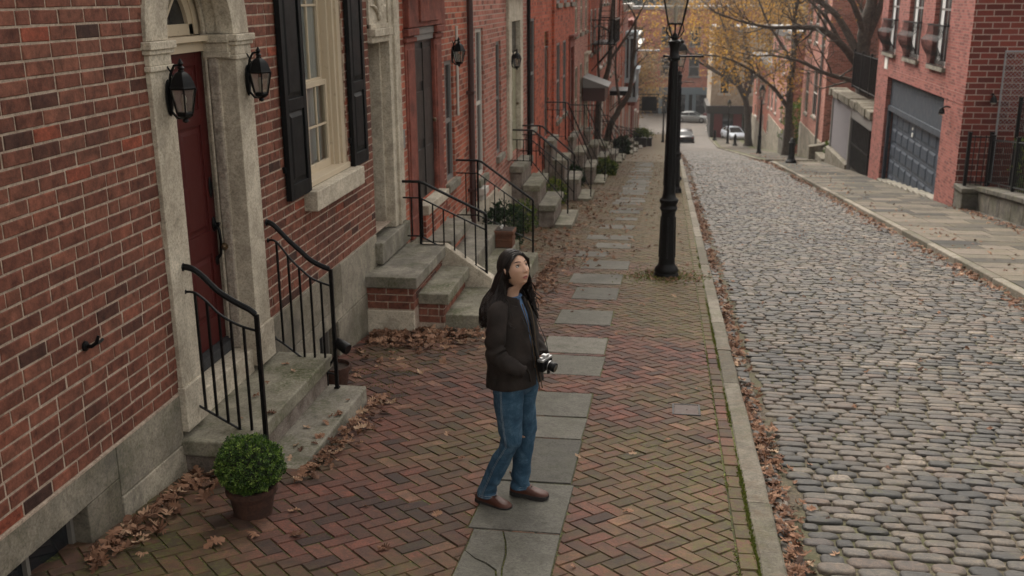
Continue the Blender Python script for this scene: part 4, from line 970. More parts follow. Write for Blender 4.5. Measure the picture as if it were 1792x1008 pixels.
def far_rail(label, y, x0, xb, x1, z0, z1, zb0, zb1, grp='black iron railings of the front steps', nb=9):
    T = thing('iron_railing', label, 'railing', (x1, y, zb1), group=grp)
    m_ = MB(); m_.tube([(x0, y, z0), (xb, y, z0), (xb+.06, y, z0-.02), (x1, y, z1)], .018, 8); obj('handrail', m_, M['iron'], T, smooth=True)
    m_ = MB(); m_.tube([(x0, y, z0-.2), (xb, y, z0-.2), (x1, y, z1-.2)], .011, 6); obj('lower_rail', m_, M['iron'], T)
    m_ = MB(); m_.tube([(x0, y, zb0+.1), (xb, y, zb0+.1), (x1, y, zb1+.18)], .011, 6); obj('bottom_rail', m_, M['iron'], T)
    zt = lambda x: z0-.2 if x < xb else z0-.2+(z1-z0)*(x-xb)/(x1-xb); zo = lambda x: zb0+.1 if x < xb else zb0+.1+(zb1+.08-zb0)*(x-xb)/(x1-xb)
    for k in range(1, nb): x = x0+(x1-x0)*k/nb; m_ = MB(); m_.box(x-.008, x+.008, y-.008, y+.008, zo(x), zt(x)); obj('baluster', m_, M['iron'], T)
    for x, za, zb_ in ((xb, zb0, z0), (x1, zb1, z1)): m_ = MB(); m_.box(x-.015, x+.015, y-.015, y+.015, za, zb_); obj('post', m_, M['iron'], T)
    return T
far_rail('straight black railing on the stoop with the sloped stone cheek', 11.98, -3.22, -2.98, -2.16, .36, -.02, -.42, -.93, nb=8)
far_rail('black railing beyond the clay planter on the long stone steps', 15.32, -3.22, -2.88, -2.02, .10, -.50, -.86, -1.33, nb=8)
far_rail('black railing on the stoop of the cream doorway', 21.0, -3.24, -2.8, -2.03, -.16, -.78, -.9, -1.9, nb=9)
far_rail('far black railing on the stoop of the cream doorway', 22.4, -3.24, -2.8, -2.03, -.24, -.86, -.9, -1.9, nb=9)
labs = ['third stoop down the row, below a narrow black door', 'stoop beside the dark arched doorway', 'low stone stoop near the first bare tree', 'stoop behind the trunk of the first bare tree', 'stoop in front of the white door', 'stone stoop below the white doorway past the trees', 'far stoop near the lower end of the row', 'distant stoop under the pale blue bay', 'last stoop of the left row', 'stoop of the brown stone house at the low end']
for (lb, y0, y1, off, bk, drs, dk, wns, tr), sl_ in zip(specs, labs):
    d = drs[0]; gz_ = zg((d[0]+d[1])/2); n = 4 if y0 < 60 else 3
    far_stoop(sl_, d[0]-.25, d[1]+.25, d[2]-.02, n, -1.95-.1*rng.random())
    if y0 < 80: far_rail('black railing on the '+sl_, d[0]-.2, -3.22, -2.7, -2.0, d[2]+1.0, gz_+1.25, d[2], gz_+.2, nb=7)

for k, (x, y, lb) in enumerate([(-2.6, 93.5, 'dark planter box with shrubs on the far left sidewalk'), (-2.2, 99, 'second dark planter box farther down the left sidewalk'), (-2.8, 106, 'last dark planter box near the foot of the street')]):
    T = thing('planter_box', lb, 'planter', (x, y, zg(y)), group='dark planter boxes at the low end'); mb = MB(); mb.box(x-.7, x+.7, y-.4, y+.4, zg(y), zg(y)+.75); mb.box(x-.76, x+.76, y-.46, y+.46, zg(y)+.75, zg(y)+.85); obj('box', mb, M['door_black'], T)
    r_ = random.Random(k); mb = MB()
    for q in range(700):
        v = Vector([r_.gauss(0,1) for _ in 'xyz']); c = Vector((x+v.x*.35, y+v.y*.2, zg(y)+1.15+v.z*.22)); a = Vector([r_.gauss(0,1) for _ in 'xyz']).normalized(); b = a.cross(Vector((.3,.5,.8))).normalized(); mb.cur = r_.random(); mb.face([mb.vert(c+a*.09), mb.vert(c+b*.05), mb.vert(c-a*.09), mb.vert(c-b*.05)])
    PLANT.append((mb, T))
# ============================================================ RIGHT SIDE
XR = 7.5
M['brick_gar'] = brick_shader('pinkish_red_brick', [(.15,.046,.037),(.24,.074,.059),(.29,.090,.072),(.33,.108,.088)], (.25,.14,.115), w=.22, h=.075, ms=.008, soot=.25, streak=.0)
M['brick_side'] = brick_shader('shaded_side_brick', [(.10,.020,.014),(.15,.028,.019),(.18,.034,.023),(.21,.042,.028)], (.36,.27,.23), w=.42, h=.15, ms=.013, soot=.2)  # the side wall's shade is put into this darker brick palette
M['slate_blue'] = paint('slate_blue_garage_paint', (.024,.036,.054), .55, .12, .15)
M['slate_dk'] = paint('dark_slate_paint', (.016,.024,.037), .75, .12, .15)
M['galv'] = paint('galvanised_steel', (.28,.29,.30), .45, .15, .1, metal=.5)
M['white'] = paint('white_enamel', (.75,.74,.7), .5, .05, .05)
GB = thing('brick_garage_building', 'red brick building with wide slate blue garage door and three balconied windows', 'building', (XR, 33.7, zg(33.7)))
fR = lambda u, z, d: (XR-d, u, z)
GD = (29.85, 37.6, -4.6, -.28); WS = [(30.15, 31.9, .52, 3.6), (33.35, 35.2, .52, 3.6), (36.75, 38.55, .52, 3.6)]
mb = MB(); grid_wall(mb, 27.9, 39.6, -4.6, 6.9, fR, [GD]+WS, .42)
obj('front_wall', mb, M['brick_gar'], GB)
mb = MB(); mb.poly([(XR, 27.9, -4.6), (XR, 27.9, 6.9), (XR+11, 27.9, 6.9), (XR+11, 27.9, -4.6)]); mb.poly([(XR, 39.6, -4.6), (XR, 39.6, 6.9), (XR+11, 39.6, 6.9), (XR+11, 39.6, -4.6)])
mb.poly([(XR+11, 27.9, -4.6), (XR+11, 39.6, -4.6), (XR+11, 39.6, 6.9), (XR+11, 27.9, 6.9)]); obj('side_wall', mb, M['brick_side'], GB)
mb = MB(); mb.box(XR-.12, XR+11.1, 27.8, 39.7, 6.9, 7.15); obj('roof', mb, M['gray_trim'], GB)
mb = MB()      # soldier bands
mb.box(XR-.012, XR+.05, 27.95, 39.55, -.27, .0); mb.box(XR-.014, XR+.05, 27.95, 39.55, 4.2, 4.4); obj('brick_band', mb, M['brick_gar'], GB)
mb = MB(); mb.box(XR+.15, XR+.25, 29.85, 37.6, -1.25, -.28); mb.box(XR+.09, XR+.17, 29.85, 37.6, -1.42, -1.25)
mb.box(XR+.09, XR+.19, 29.85, 30.05, -4.3, -1.42); mb.box(XR+.09, XR+.19, 37.4, 37.6, -4.3, -1.42); obj('door_frame', mb, M['slate_dk'], GB)
mb = MB(); mb.box(XR+.25, XR+.30, 30.05, 37.4, -4.3, -1.42); nr, ncol = 5, 8
for r in range(nr):
    zz0 = -4.12+r*(2.7/nr)
    for c in range(ncol):
        a = 30.12+c*(7.22/ncol); b = a+7.22/ncol
        v = [(XR+.25, u, z) for u, z in ((a+.07, zz0+.05), (b-.07, zz0+.05), (b-.07, zz0+.49), (a+.07, zz0+.49))]; q = [(XR+.224, u, z) for u, z in ((a+.16, zz0+.12), (b-.16, zz0+.12), (b-.16, zz0+.42), (a+.16, zz0+.42))]
        A = [mb.vert(p) for p in v]; B = [mb.vert(p) for p in q]
        for k in range(4): mb.face((A[k], A[(k+1)%4], B[(k+1)%4], B[k]))
        mb.face(B)
    mb.box(XR+.242, XR+.249, 30.06, 37.39, zz0-.004, zz0+.008)
gd = obj('garage_door', mb, M['slate_blue'], GB); mb = MB(); mb.lathe([(.075, 0), (.075, .02)], (0,0,0), 14); mb.lathe([(.05, 0), (.05, .02)], (0,-.2,0), 12)
mb.xform(Matrix.Translation((XR+.22, 34.1, -1.85)) @ Matrix.Rotation(R(-90), 4, 'Y') @ Matrix.Rotation(R(90), 4, 'Z')); obj('sticker', mb, M['white'], gd)
mb = MB(); n = 10
for i in range(n): a, b = 29.85+i*.775, 29.85+(i+1)*.775; mb.prism([(XR-.06, zg(a)-.2), (XR+.5, zg(a)-.2), (XR+.5, zg(a)+.05), (XR-.06, zg(a)+.02)], lambda p, q, d: (p, d, q), a+.002, b-.002)
obj('threshold', mb, M['step'], GB)
for i, (a, b, c, d) in enumerate(WS):
    window_unit(GB, XR, -1, a, b, c, d, M['gray_trim'], rec=.16, sill=False, fw=.12, pane='darkglass')
    mb = MB(); mb.box(XR-.10, XR+.3, a-.06, b+.06, c-.12, c-.003); obj('sill', mb, M['step'], GB, bev=.01)
    mb = MB(); mb.poly([(XR+.145, b-.5, c+.1), (XR+.145, b-.14, c+.1), (XR+.145, b-.14, d-.2), (XR+.145, b-.5, d-.2)]); mb.poly([(XR+.145, a+.14, c+.1), (XR+.145, a+.55, c+.1), (XR+.145, a+.55, d-.2), (XR+.145, a+.14, d-.2)]); obj('curtain', mb, M['blind'], GB)
    Bc = thing('juliet_balcony', ['bulging black iron window grille nearest the building corner', 'bulging black iron window grille over the middle of the garage', 'farthest bulging black iron window grille above the garage'][i], 'balcony', (XR, (a+b)/2, c), group='iron window balconies')
    def pf(t_): return (.06+.20*math.sin(min(1, (1-t_)*1.25)*math.pi)**1.0*(1 if t_ < .75 else .4)+.05*t_)
    mb = MB(); nn = 13
    for k in range(nn+1):
        u = a-.05+(b-a+.1)*k/nn; mb.tube([(XR-pf(t_), u, c+1.12*t_) for t_ in [j/8 for j in range(9)]], .011, 5)
    obj('bars', mb, M['iron'], Bc)
    mb = MB(); mb.box(XR-.16, XR-.09, a-.08, b+.08, c+1.1, c+1.14); mb.box(XR-.1, XR-.001, a-.08, a-.05, c+1.1, c+1.14); mb.box(XR-.1, XR-.001, b+.05, b+.08, c+1.1, c+1.14)
    obj('top_rail', mb, M['iron'], Bc)
    mb = MB(); mb.box(XR-.10, XR-.05, a-.06, b+.06, c+.01, c+.03); obj('bottom_rail', mb, M['iron'], Bc)
mb = MB(); mb.box(XR-.03, XR-.001, 37.75, 38.25, -.05, .36); tag(obj('wall_plate', mb, M['white'], origin=(XR, 38, .1), bev=.01), 'small white plate on the brick above the garage door', 'plate')
def floodlight(lb, loc, rz):
    T = local(thing('floodlight', lb, 'floodlight', loc, rz)); m_ = MB(); m_.tube([(0,0,0), (-.12,0,.03), (-.2,0,0)], .022, 6); obj('arm', m_, M['iron'], T)
    m_ = MB(); m_.lathe([(.03,.0),(.07,-.06),(.09,-.17),(.085,-.175)], (-.22,0,.0), 12); obj('head', m_, M['iron'], T, smooth=True); m_ = MB(); m_.lathe([(.08,-.174),(.05,-.2),(.01,-.21)], (-.22,0,0), 10); obj('lens', m_, M['white'], T)
floodlight('small black floodlight on the garage front near the corner', (XR, 29.1, -.45), 0)
floodlight('small black floodlight on the shaded side wall above the fence', (8.15, 27.9, .0), R(90))
# vines / chain-link panel
ch = thing('chain_link_panel', 'galvanised chain link panel standing above the black fence', 'fence panel', (8.3, 27.6, -2.2))
mb = MB(); mb.tube([(8.28, 27.6, -2.2), (8.28, 27.6, 1.1), (11.5, 27.6, 1.1)], .03, 8); obj('frame', mb, M['galv'], ch)
mb = MB(); u = 8.3
while u < 12.8:
    for s_ in (-1, 1):
        za, zb = -.9, 1.08; x0, x1 = (u, u-(zb-za)) if s_ < 0 else (u-(zb-za), u)
        p0, p1 = Vector((x0, 27.6, za)), Vector((x1, 27.6, zb)); d_ = p1-p0
        t0 = max(0, (8.3-p0.x)/d_.x) if d_.x > 0 else 0; t1 = min(1, (8.3-p0.x)/d_.x) if d_.x < 0 else 1
        if d_.x > 0: t1 = min(t1, (11.5-p0.x)/d_.x)
        else: t0 = max(t0, (11.5-p0.x)/d_.x)
        if t1 > t0+.02: mb.tube([p0+d_*t0, p0+d_*t1], .0045, 3, caps=False)
    u += .10
obj('mesh', mb, M['galv'], ch)
# stone garden wall and black fence
GW = thing('garden_wall', 'low mossy stone garden wall with end pier beside the brick building', 'wall', (7.95, 24, zg(24)))
M['wallstone'] = stone('dark_mossy_stone', [(.05,.045,.04),(.1,.09,.075),(.17,.15,.125)], 3, bump=.7, bdist=.015, moss=.6, stain=((.03,.028,.022), 1.3, .7))
mb = MB(); mb.box(7.5, 8.06, 27.1, 27.88, -3.3, -2.42); mb.box(7.46, 8.1, 27.06, 27.86, -2.418, -2.28); obj('pier', mb, M['wallstone'], GW, bev=.03)
mb = MB(); y = 27.05
while y > 9:
    L = rng.uniform(.7, 1.2); z = zg(y); mb.cur = rng.random()
    b = len(mb.v)
    for xx in (7.86, 8.3):
        for u, zz in ((y-L+.01, zg(y-L)-.3), (y, z-.3), (y, z+.5), (y-L+.01, zg(y-L)+.5)): mb.vert((xx, u, zz))
    for q in ((3,2,1,0),(4,5,6,7),(0,1,5,4),(1,2,6,5),(2,3,7,6),(3,0,4,7)): mb.face([b+i for i in q])
    b = len(mb.v)
    for xx in (7.80, 8.36):
        for u, zz in ((y-L+.01, zg(y-L)+.505), (y, z+.505), (y, z+.62), (y-L+.01, zg(y-L)+.62)): mb.vert((xx, u, zz))
    for q in ((3,2,1,0),(4,5,6,7),(0,1,5,4),(1,2,6,5),(2,3,7,6),(3,0,4,7)): mb.face([b+i for i in q])
    y -= L
obj('wall', mb, M['wallstone'], GW, bev=.015)
def fence(lb, pts, h, step=.13, post=1.9):
    T = thing('iron_fence', lb, 'fence', pts[0]); rails = MB()
    for p, q in zip(pts, pts[1:]):
        p, q = Vector(p), Vector(q); d = q-p; L = d.length; n = max(2, int(L/step))
        for hh in (.1, h-.04): rails.tube([p+Vector((0,0,hh)), q+Vector((0,0,hh))], .018, 6)
        m_ = MB()
        for k in range(1, n): c = p+d*k/n; m_.box(c.x-.009, c.x+.009, c.y-.009, c.y+.009, c.z+.02, c.z+h)
        obj('pickets', m_, M['iron'], T)
        for k in range(0, max(1, int(L/post))+1):
            c = p+d*min(1, k*post/L); m_ = MB(); m_.box(c.x-.04, c.x+.04, c.y-.04, c.y+.04, c.z, c.z+h+.06); m_.box(c.x-.05, c.x+.05, c.y-.05, c.y+.05, c.z+h+.06, c.z+h+.09); obj('post', m_, M['iron'], T)
    obj('rails', rails, M['iron'], T); return T
fence('black iron fence along the top of the stone garden wall', [(7.62, 27.45, -2.28), (8.15, 27.45, -2.28)], 1.3)
bpy.data.objects['iron_fence'].name = 'iron_fence_a'; OFF['iron_fence_a'] = OFF['iron_fence']; bpy.data.objects['iron_fence_a'].name = 'iron_fence'
bpy.context.view_layer.update()
tag(bpy.data.objects['iron_fence'], 'short return of black iron fence on the stone end pier')
fence('black iron fence running along the mossy stone garden wall', [(8.15, 27.3, zg(27.3)+.63), (8.15, 22, zg(22)+.63), (8.15, 12, zg(12)+.63)], 1.2)
fence('taller black iron fence behind the garden wall', [(8.75, 27.5, -2.3), (8.75, 20, -1.6), (8.75, 12, -.8)], 2.2)
mb = MB(); strip(mb, 8.3, 30, lin(6, 27.9, 10), .35); struct('garden_bed', mb, M['earth'])
# retaining garage with stone coping beyond
RG = thing('retaining_garage', 'low stone topped garage with grey lattice panel and black gate', 'garage', (7.6, 45, zg(45)))
mb = MB(); mb.box(7.62, 13, 39.65, 49.9, -6, -2.05); obj('wall', mb, M['wallstone'], RG)
mb = MB(); y = 39.7
while y < 49.9: L = min(rng.uniform(.5, 1.1), 49.95-y); j = rng.uniform(-.04, .04); mb.box(7.40+j, 8.2, y, y+L-.02, -2.05+j*.5, -1.72+rng.uniform(-.05,.05)); y += L
M['coping'] = stone('rough_pale_coping', [(.08,.068,.05),(.165,.145,.11),(.25,.22,.175)], 4, bump=.9, bdist=.03, moss=.35, stain=((.08,.065,.05), 2, .7)); obj('coping', mb, M['coping'], RG, bev=.04)
t = NT('grey_lattice'); P = t.sep(t.obj()); u_ = t.math('ADD', P[1], P[2]); v_ = t.math('SUBTRACT', P[1], P[2])
w1 = t.math('PINGPONG', t.math('MULTIPLY', u_, 9.0), .5); w2 = t.math('PINGPONG', t.math('MULTIPLY', v_, 9.0), .5); mk = t.math('MINIMUM', w1, w2)
M['lattice'] = t.done(t.mix(t.range(mk, .12, .2), (.24,.22,.235), (.05,.045,.05)), .8)
mb = MB(); mb.box(7.55, 7.61, 44.4, 49.3, -4.35, -2.1); obj('lattice_panel', mb, M['lattice'], RG)
mb = MB(); mb.box(7.5, 7.63, 49.3, 49.5, -5.3, -2.05); mb.box(7.48, 7.63, 44.15, 44.38, -5, -2.05); mb.box(7.5, 7.62, 39.7, 44.15, -2.45, -2.06); obj('frame', mb, M['gray_trim'], RG)
mb = MB(); mb.box(7.56, 7.61, 40.2, 44.1, -4.4, -2.46)
for k in range(12): mb.box(7.54, 7.56, 40.3+k*.32, 40.33+k*.32, -4.4, -2.5)
mb.box(7.53, 7.56, 40.2, 44.1, -3.5, -3.43); obj('gate', mb, M['iron'], RG)
mb = MB()
for i in range(8):
    a = 44.2+i*.7; mb.prism([(7.4, zg(a)-.4), (7.62, zg(a)-.4), (7.62, -4.37), (7.4, -4.45)], lambda p, q, d: (p, d, q), a, a+.69)
obj('kerb_wall', mb, M['coping'], RG)
fence('black metal railing on top of the stone garage', [(7.7, 40.0, -1.35), (7.7, 45.9, -1.35)], 1.5, step=.11)
mb = MB(); strip(mb, 7.62, 30, [39.65, 42, 45, 48, 50], 0)
for i, v in enumerate(mb.v): mb.v[i] = (v[0], v[1], -2.04)
struct('terrace', mb, M['earth'])
# brick houses further down the right side
def r_house(lb, x, y0, y1, top, brick, wins, doors=(), depth=8, trim=None, xfront=None):
    H = thing('brick_house', lb, 'house', (x, (y0+y1)/2, zg((y0+y1)/2))); zb = zg(y1)-.5; fc = lambda u, z, d: (x-d, u, z)
    mb = MB(); grid_wall(mb, y0, y1, zb, top, fc, [w_[:4] for w_ in wins]+[d[:4] for d in doors], .3)
    for y in (y0, y1): mb.poly([(x, y, zb), (x, y, top), (x+depth, y, top), (x+depth, y, zb)])
    mb.poly([(x+depth, y0, zb), (x+depth, y1, zb), (x+depth, y1, top), (x+depth, y0, top)]); obj('wall', mb, brick, H)
    mb = MB(); mb.box(x-.3, x+depth, y0-.05, y1+.05, top, top+.25); mb.box(x-.12, x+.1, y0, y1, top-.4, top-.001); obj('roof', mb, trim or M['gray_trim'], H)
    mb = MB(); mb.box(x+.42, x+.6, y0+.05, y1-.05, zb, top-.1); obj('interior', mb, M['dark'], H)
    for w_ in wins: window_unit(H, x, -1, *w_[:4], trim or M['offwhite'], **(w_[4] if len(w_) > 4 else {}))
    for d in doors: door_unit(H, x, -1, *d[:4], M['door_black'], sur=trim or M['offwhite'])
    mb = MB(); mb.box(x-.06, x+.02, y0+.01, y1-.01, zb, zg(y0)+.9); obj('foundation', mb, M['foundation'], H)
    return H
H5 = r_house('tall red brick house behind the bare leaning tree, right side', 8.1, 56.0, 65.5, 5.5, M['brick_dull'], [(59.0, 60.7, -4.2, -1.6), (62.6, 64.0, -4.4, -1.9)]+[(a, a+1.4, z, z+2.1) for z in (-.2, 3.0) for a in (57.4, 60.2, 63.0)])
mb = MB(); mb.tube([(8.02, 57.6, 5.4), (8.02, 57.6, -6)], .07, 8); obj('downpipe', mb, M['gray_trim'], H5)
H5b = r_house('maroon brick building set back above the stone garage', 10.4, 44.5, 55.5, 3.2, M['brick_red'], [(46, 47.3, -.2, 1.6), (50, 51.3, -.2, 1.6)], depth=6)
H6 = r_house('plain brick house far down the right side behind the trees', 8.3, 72.0, 88.0, -.2, M['brick_dull'], [(a, a+1.3, z, z+2.0) for z in (-6.6, -3.2) for a in (74, 78, 82.5, 85.5)], depth=9)
H7 = r_house('brick house beside the cream corner shop, right side', 8.5, 88.2, 108.0, -3.5, M['brick_red'], [(a, a+1.3, z, z+2.1) for z in (-10.2, -7.0) for a in (90.5, 95, 99.5, 104)], depth=9, doors=[(102, 103.2, -12.2, -9.4)])
ST = thing('side_stairs', 'stone steps with a cheek wall between the garage and the brick house', 'steps', (7.9, 53, zg(53)))
for k in range(5): mb = MB(); mb.box(7.6+k*.4, 10.4, 52.2, 54.6, zg(53)-.6+.22*k, zg(53)+.0+.22*(k+1)); obj('step', mb, M['coping'], ST, bev=.02)
mb = MB(); mb.prism([(7.3, zg(54)-.4), (10.4, zg(54)-.4), (10.4, zg(54)+1.6), (7.9, zg(54)+.7), (7.3, zg(54)+.6)], lambda a, b, d: (a, d, b), 54.65, 55.2); obj('cheek_wall', mb, M['coping'], ST, bev=.03)
RW = thing('garden_wall', 'sloping stone garden wall with shrubs behind, beyond the near tree', 'wall', (8, 69, zg(69)))
mb = MB(); mb.prism([(66.2, zg(66)-.5), (71.8, zg(72)-.5), (71.8, zg(72)+1.3), (66.2, zg(66)+1.9)], lambda a, b, d: (d, a, b), 7.5, 7.85); obj('wall', mb, M['wallstone'], RW)
# far buildings at the foot of the street
CB = thing('corner_shop', 'cream upper storey over a dark red shop front at the corner', 'building', (6.4, 127, -14))
mb = MB(); wz = [(5.7, 6.9, -8.6, -5.6), (8.3, 9.5, -8.6, -5.6)]
grid_wall(mb, 4.75, 12.5, -10.3, -1.5, lambda u, z, d: (u, 121.5-d, z), wz, .3); grid_wall(mb, 121.5, 134, -10.3, -1.5, lambda u, z, d: (4.75-d, u, z), [(124, 125.4, -8.6, -5.6), (128, 129.4, -8.6, -5.6)], .3)
M['cream_stucco'] = stone('cream_stucco', [(.34,.28,.21),(.42,.35,.27),(.48,.41,.32)], 2, bump=.3, stain=((.24,.17,.13), .8, .5)); obj('wall', mb, M['cream_stucco'], CB)
mb = MB(); mb.box(4.7, 12.6, 121.4, 134, -1.5, -1.2); obj('roof', mb, M['gray_trim'], CB)
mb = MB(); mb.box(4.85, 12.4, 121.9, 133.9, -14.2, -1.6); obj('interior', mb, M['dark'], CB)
for a in wz:
    f = MB(); f.box(a[0], a[0]+.14, 121.62, 121.7, a[2], a[3]); f.box(a[1]-.14, a[1], 121.62, 121.7, a[2], a[3]); f.box(a[0], a[1], 121.6, 121.68, (a[2]+a[3])/2-.06, (a[2]+a[3])/2+.06); f.box(a[0]-.15, a[1]+.15, 121.3, 121.7, a[2]-.25, a[2]-.01); f.box(a[0], a[1], 121.6, 121.7, a[3]-.14, a[3]); obj('window', f, M['offwhite'], CB)
    g = MB(); g.poly([(a[0], 121.72, a[2]), (a[1], 121.72, a[2]), (a[1], 121.72, a[3]), (a[0], 121.72, a[3])]); obj('pane', g, M['darkglass'], CB)
mb = MB(); mb.box(4.4, 12.6, 121.0, 121.49, -10.9, -10.0); mb.box(4.3, 4.74, 121.5, 130, -10.9, -10.0); obj('fascia', mb, M['door_black'], CB)
M['shop_red'] = paint('dark_red_shopfront', (.13,.018,.02), .5, .2, .1)
for k, (a, b, m_) in enumerate([(4.8, 5.2, 'door_black'), (5.25, 6.2, 'shop_red'), (6.25, 7.4, 'darkglass'), (7.45, 8.4, 'shop_red'), (8.45, 10.2, 'darkglass'), (10.25, 12.4, 'shop_red')]): mb = MB(); mb.box(a, b, 121.45, 121.6, -14.2, -10.92); obj('shopfront_bay', mb, M[m_], CB)
mb = MB(); mb.box(4.45, 4.5, 122.0, 122.5, -12.3, -11.7); mb.box(4.45, 4.5, 122.0, 122.5, -13.0, -12.6); obj('notice', mb, M['white'], CB)
BB = thing('brick_building', 'orange brick building facing up the street behind the parked silver car', 'building', (4, 148, -14))
wz = [(a, a+1.5, z, z+2.6) for z in (-8.8, -4.6) for a in (-5.4, -1.4, 2.6, 5.2)]
mb = MB(); grid_wall(mb, -9, 12, -11.4, .4, lambda u, z, d: (u, 150-d, z), wz, .3); mb.poly([(-9, 150, -14.3), (-9, 160, -14.3), (-9, 160, .4), (-9, 150, .4)]); obj('wall', mb, M['brick_red'], BB)
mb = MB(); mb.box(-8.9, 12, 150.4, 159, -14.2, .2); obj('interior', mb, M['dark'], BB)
mb = MB(); mb.box(-9.2, 12, 149.6, 160, .4, .8); obj('roof', mb, M['gray_trim'], BB)
for a in wz:
    f = MB(); f.box(a[0]-.1, a[1]+.1, 149.8, 150.2, a[2]-.25, a[2]-.01); f.box(a[0], a[1], 150.12, 150.2, (a[2]+a[3])/2-.06, (a[2]+a[3])/2+.06); f.box(a[0], a[0]+.1, 150.12, 150.2, a[2], a[3]); f.box(a[1]-.1, a[1], 150.12, 150.2, a[2], a[3]); obj('window', f, M['gray_trim'], BB)
    g = MB(); g.poly([(a[0], 150.22, a[2]), (a[1], 150.22, a[2]), (a[1], 150.22, a[3]), (a[0], 150.22, a[3])]); obj('pane', g, M['darkglass'], BB)
M['teal_grey'] = paint('blue_grey_shopfront', (.10,.13,.15), .5, .15, .1)
mb = MB(); mb.box(-9, 12, 149.6, 150, -11.4, -10.4)
for a in (-9, -5.2, -1.5, 2.3, 3.3, 5.9, 9.4): mb.box(a, a+.5, 149.7, 150.05, -14.2, -11.4)
obj('shopfront', mb, M['teal_grey'], BB); mb = MB()
for a, b in ((-8.5, -5.2), (-4.7, -1.5), (-1.0, 2.3), (3.8, 5.9), (6.4, 9.4)): mb.box(a, b, 149.9, 149.98, -14.1, -11.42)
obj('shop_window', mb, M['darkglass'], BB)
# ============================================================ STREET LAMPS
def lamp_post(label, loc, cross=True):
    T = local(thing('street_lamp', label, 'street lamp', loc, 0, 'black street lamps along the kerbs'))
    b = MB(); b.lathe([(.19,-.1),(.19,.05),(.175,.07),(.185,.10),(.165,.15),(.135,.18),(.125,.21)], n=16); b.lathe([(.125,.21),(.118,.30),(.104,.95),(.105,1.0)], n=16)
    for k in range(8):
        a = 2*math.pi*k/8; b.tube([(.118*math.cos(a), .118*math.sin(a), .3), (.104*math.cos(a), .104*math.sin(a), .93)], .012, 5)
    b.lathe([(.105,1.0),(.125,1.03),(.135,1.06),(.12,1.09),(.118,1.12),(.138,1.15),(.14,1.19),(.105,1.22),(.092,1.28)], n=16); obj('base', b, M['iron'], T, smooth=True, ang=40)
    b = MB(); b.lathe([(.092,1.28),(.085,1.4),(.062,3.15),(.06,3.2)], n=14)
    for k in range(10): a = 2*math.pi*k/10; b.tube([(.084*math.cos(a), .084*math.sin(a), 1.4), (.061*math.cos(a), .061*math.sin(a), 3.1)], .008, 4)
    b.lathe([(.06,3.2),(.085,3.22),(.09,3.25),(.066,3.28),(.063,3.36),(.085,3.45),(.09,3.48),(.06,3.5)], n=14); obj('pole', b, M['iron'], T, smooth=True, ang=40)
    if cross: b = MB(); b.tube([(-.14,0,3.27), (.40,0,3.27)], .014, 8); b.ball((-.14,0,3.27), .02); b.ball((.40,0,3.27), .02); obj('ladder_bar', b, M['iron'], T, smooth=True)
    z0 = 3.72; w0, w1, h = .10, .19, .46
    b = MB()
    for k in range(4):
        a = R(45+90*k); c, s_ = math.cos(a)*1.414, math.sin(a)*1.414
        b.tube([(c*.03, s_*.03, 3.5), (c*w0*.95, s_*w0*.95, z0)], .011, 6); b.tube([(c*w0, s_*w0, z0), (c*w1, s_*w1, z0+h)], .013, 6)
        b.tube([(c*.035, s_*.035, 3.52), (c*.09, s_*.09, 3.56), (c*.125, s_*.125, 3.63), (c*.11, s_*.11, 3.70), (c*w0, s_*w0, z0)], .007, 5)
    for w_, z in ((w0, z0), (w1, z0+h)):
        for sx in (-1, 1): b.box(sx*w_-.012, sx*w_+.012, -w_, w_, z-.012, z+.012); b.box(-w_+.0125, w_-.0125, sx*w_-.012, sx*w_+.012, z-.0115, z+.0115)
    b.lathe([(.03,3.48),(.045,3.52),(.03,3.58),(.012,3.6),(.012,3.73)], n=10); obj('lantern_frame', b, M['iron'], T)
    b = MB(); b.lathe([(w1*1.5,z0+h+.012),(w1*1.42,z0+h+.03),(w1*.9,z0+h+.16),(w1*.45,z0+h+.2)], n=4, rot=R(45)); b.lathe([(w1*.45,z0+h+.2),(w1*.5,z0+h+.26),(w1*.25,z0+h+.30),(.01,z0+h+.36)], n=8); obj('lantern_roof', b, M['iron'], T)
    b = MB(); b.lathe([(w0*1.38,z0),(w1*1.38,z0+h)], n=4, rot=R(45), caps=False); obj('glass', b, M['frost'], T)
    b = MB(); b.lathe([(.02,z0+.0),(.02,z0+.1),(.03,z0+.1),(.028,z0+.22),(.01,z0+.25)], n=10); obj('burner', b, M['bulb'], T)
    return T
LP = lamp_post('tall black street lamp on the brick sidewalk nearest the woman', (.05, 15.1, zg(15.1)))
dup(LP, (.28, 30.5, zg(30.5)), label='second black street lamp, straight behind the nearest one')
dup(LP, (.2, 62, zg(62)), label='third black street lamp along the left kerb')
dup(LP, (-.5, 108, zg(108)), label='farthest black street lamp on the left sidewalk')
dup(LP, (6.0, 69, zg(69)), label='black street lamp on the right pavement beside the sloping garden wall')
dup(LP, (6.1, 107, zg(107)), label='distant black street lamp in front of the corner shop')
def bollard(label, loc):
    T = local(thing('bollard', label, 'bollard', loc, 0, 'black iron bollards')); b = MB()
    b.lathe([(.26,-.1),(.26,.10),(.2,.16),(.17,.22)], n=14); obj('base', b, M['iron'], T, smooth=True, ang=40)
    b = MB(); b.lathe([(.17,.22),(.15,.3),(.135,.85),(.16,.9),(.16,.96),(.12,1.0),(.10,1.08),(.04,1.15),(.01,1.17)], n=14); obj('shaft', b, M['iron'], T, smooth=True, ang=40); return T
B1 = bollard('thick black iron bollard at the kerb by the near right tree', (5.75, 48.9, zg(48.9)))
dup(B1, (6.6, 103, zg(103)), label='black bollard by the pale parked car'); dup(B1, (5.1, 114, zg(114)), label='far black bollard at the street corner')
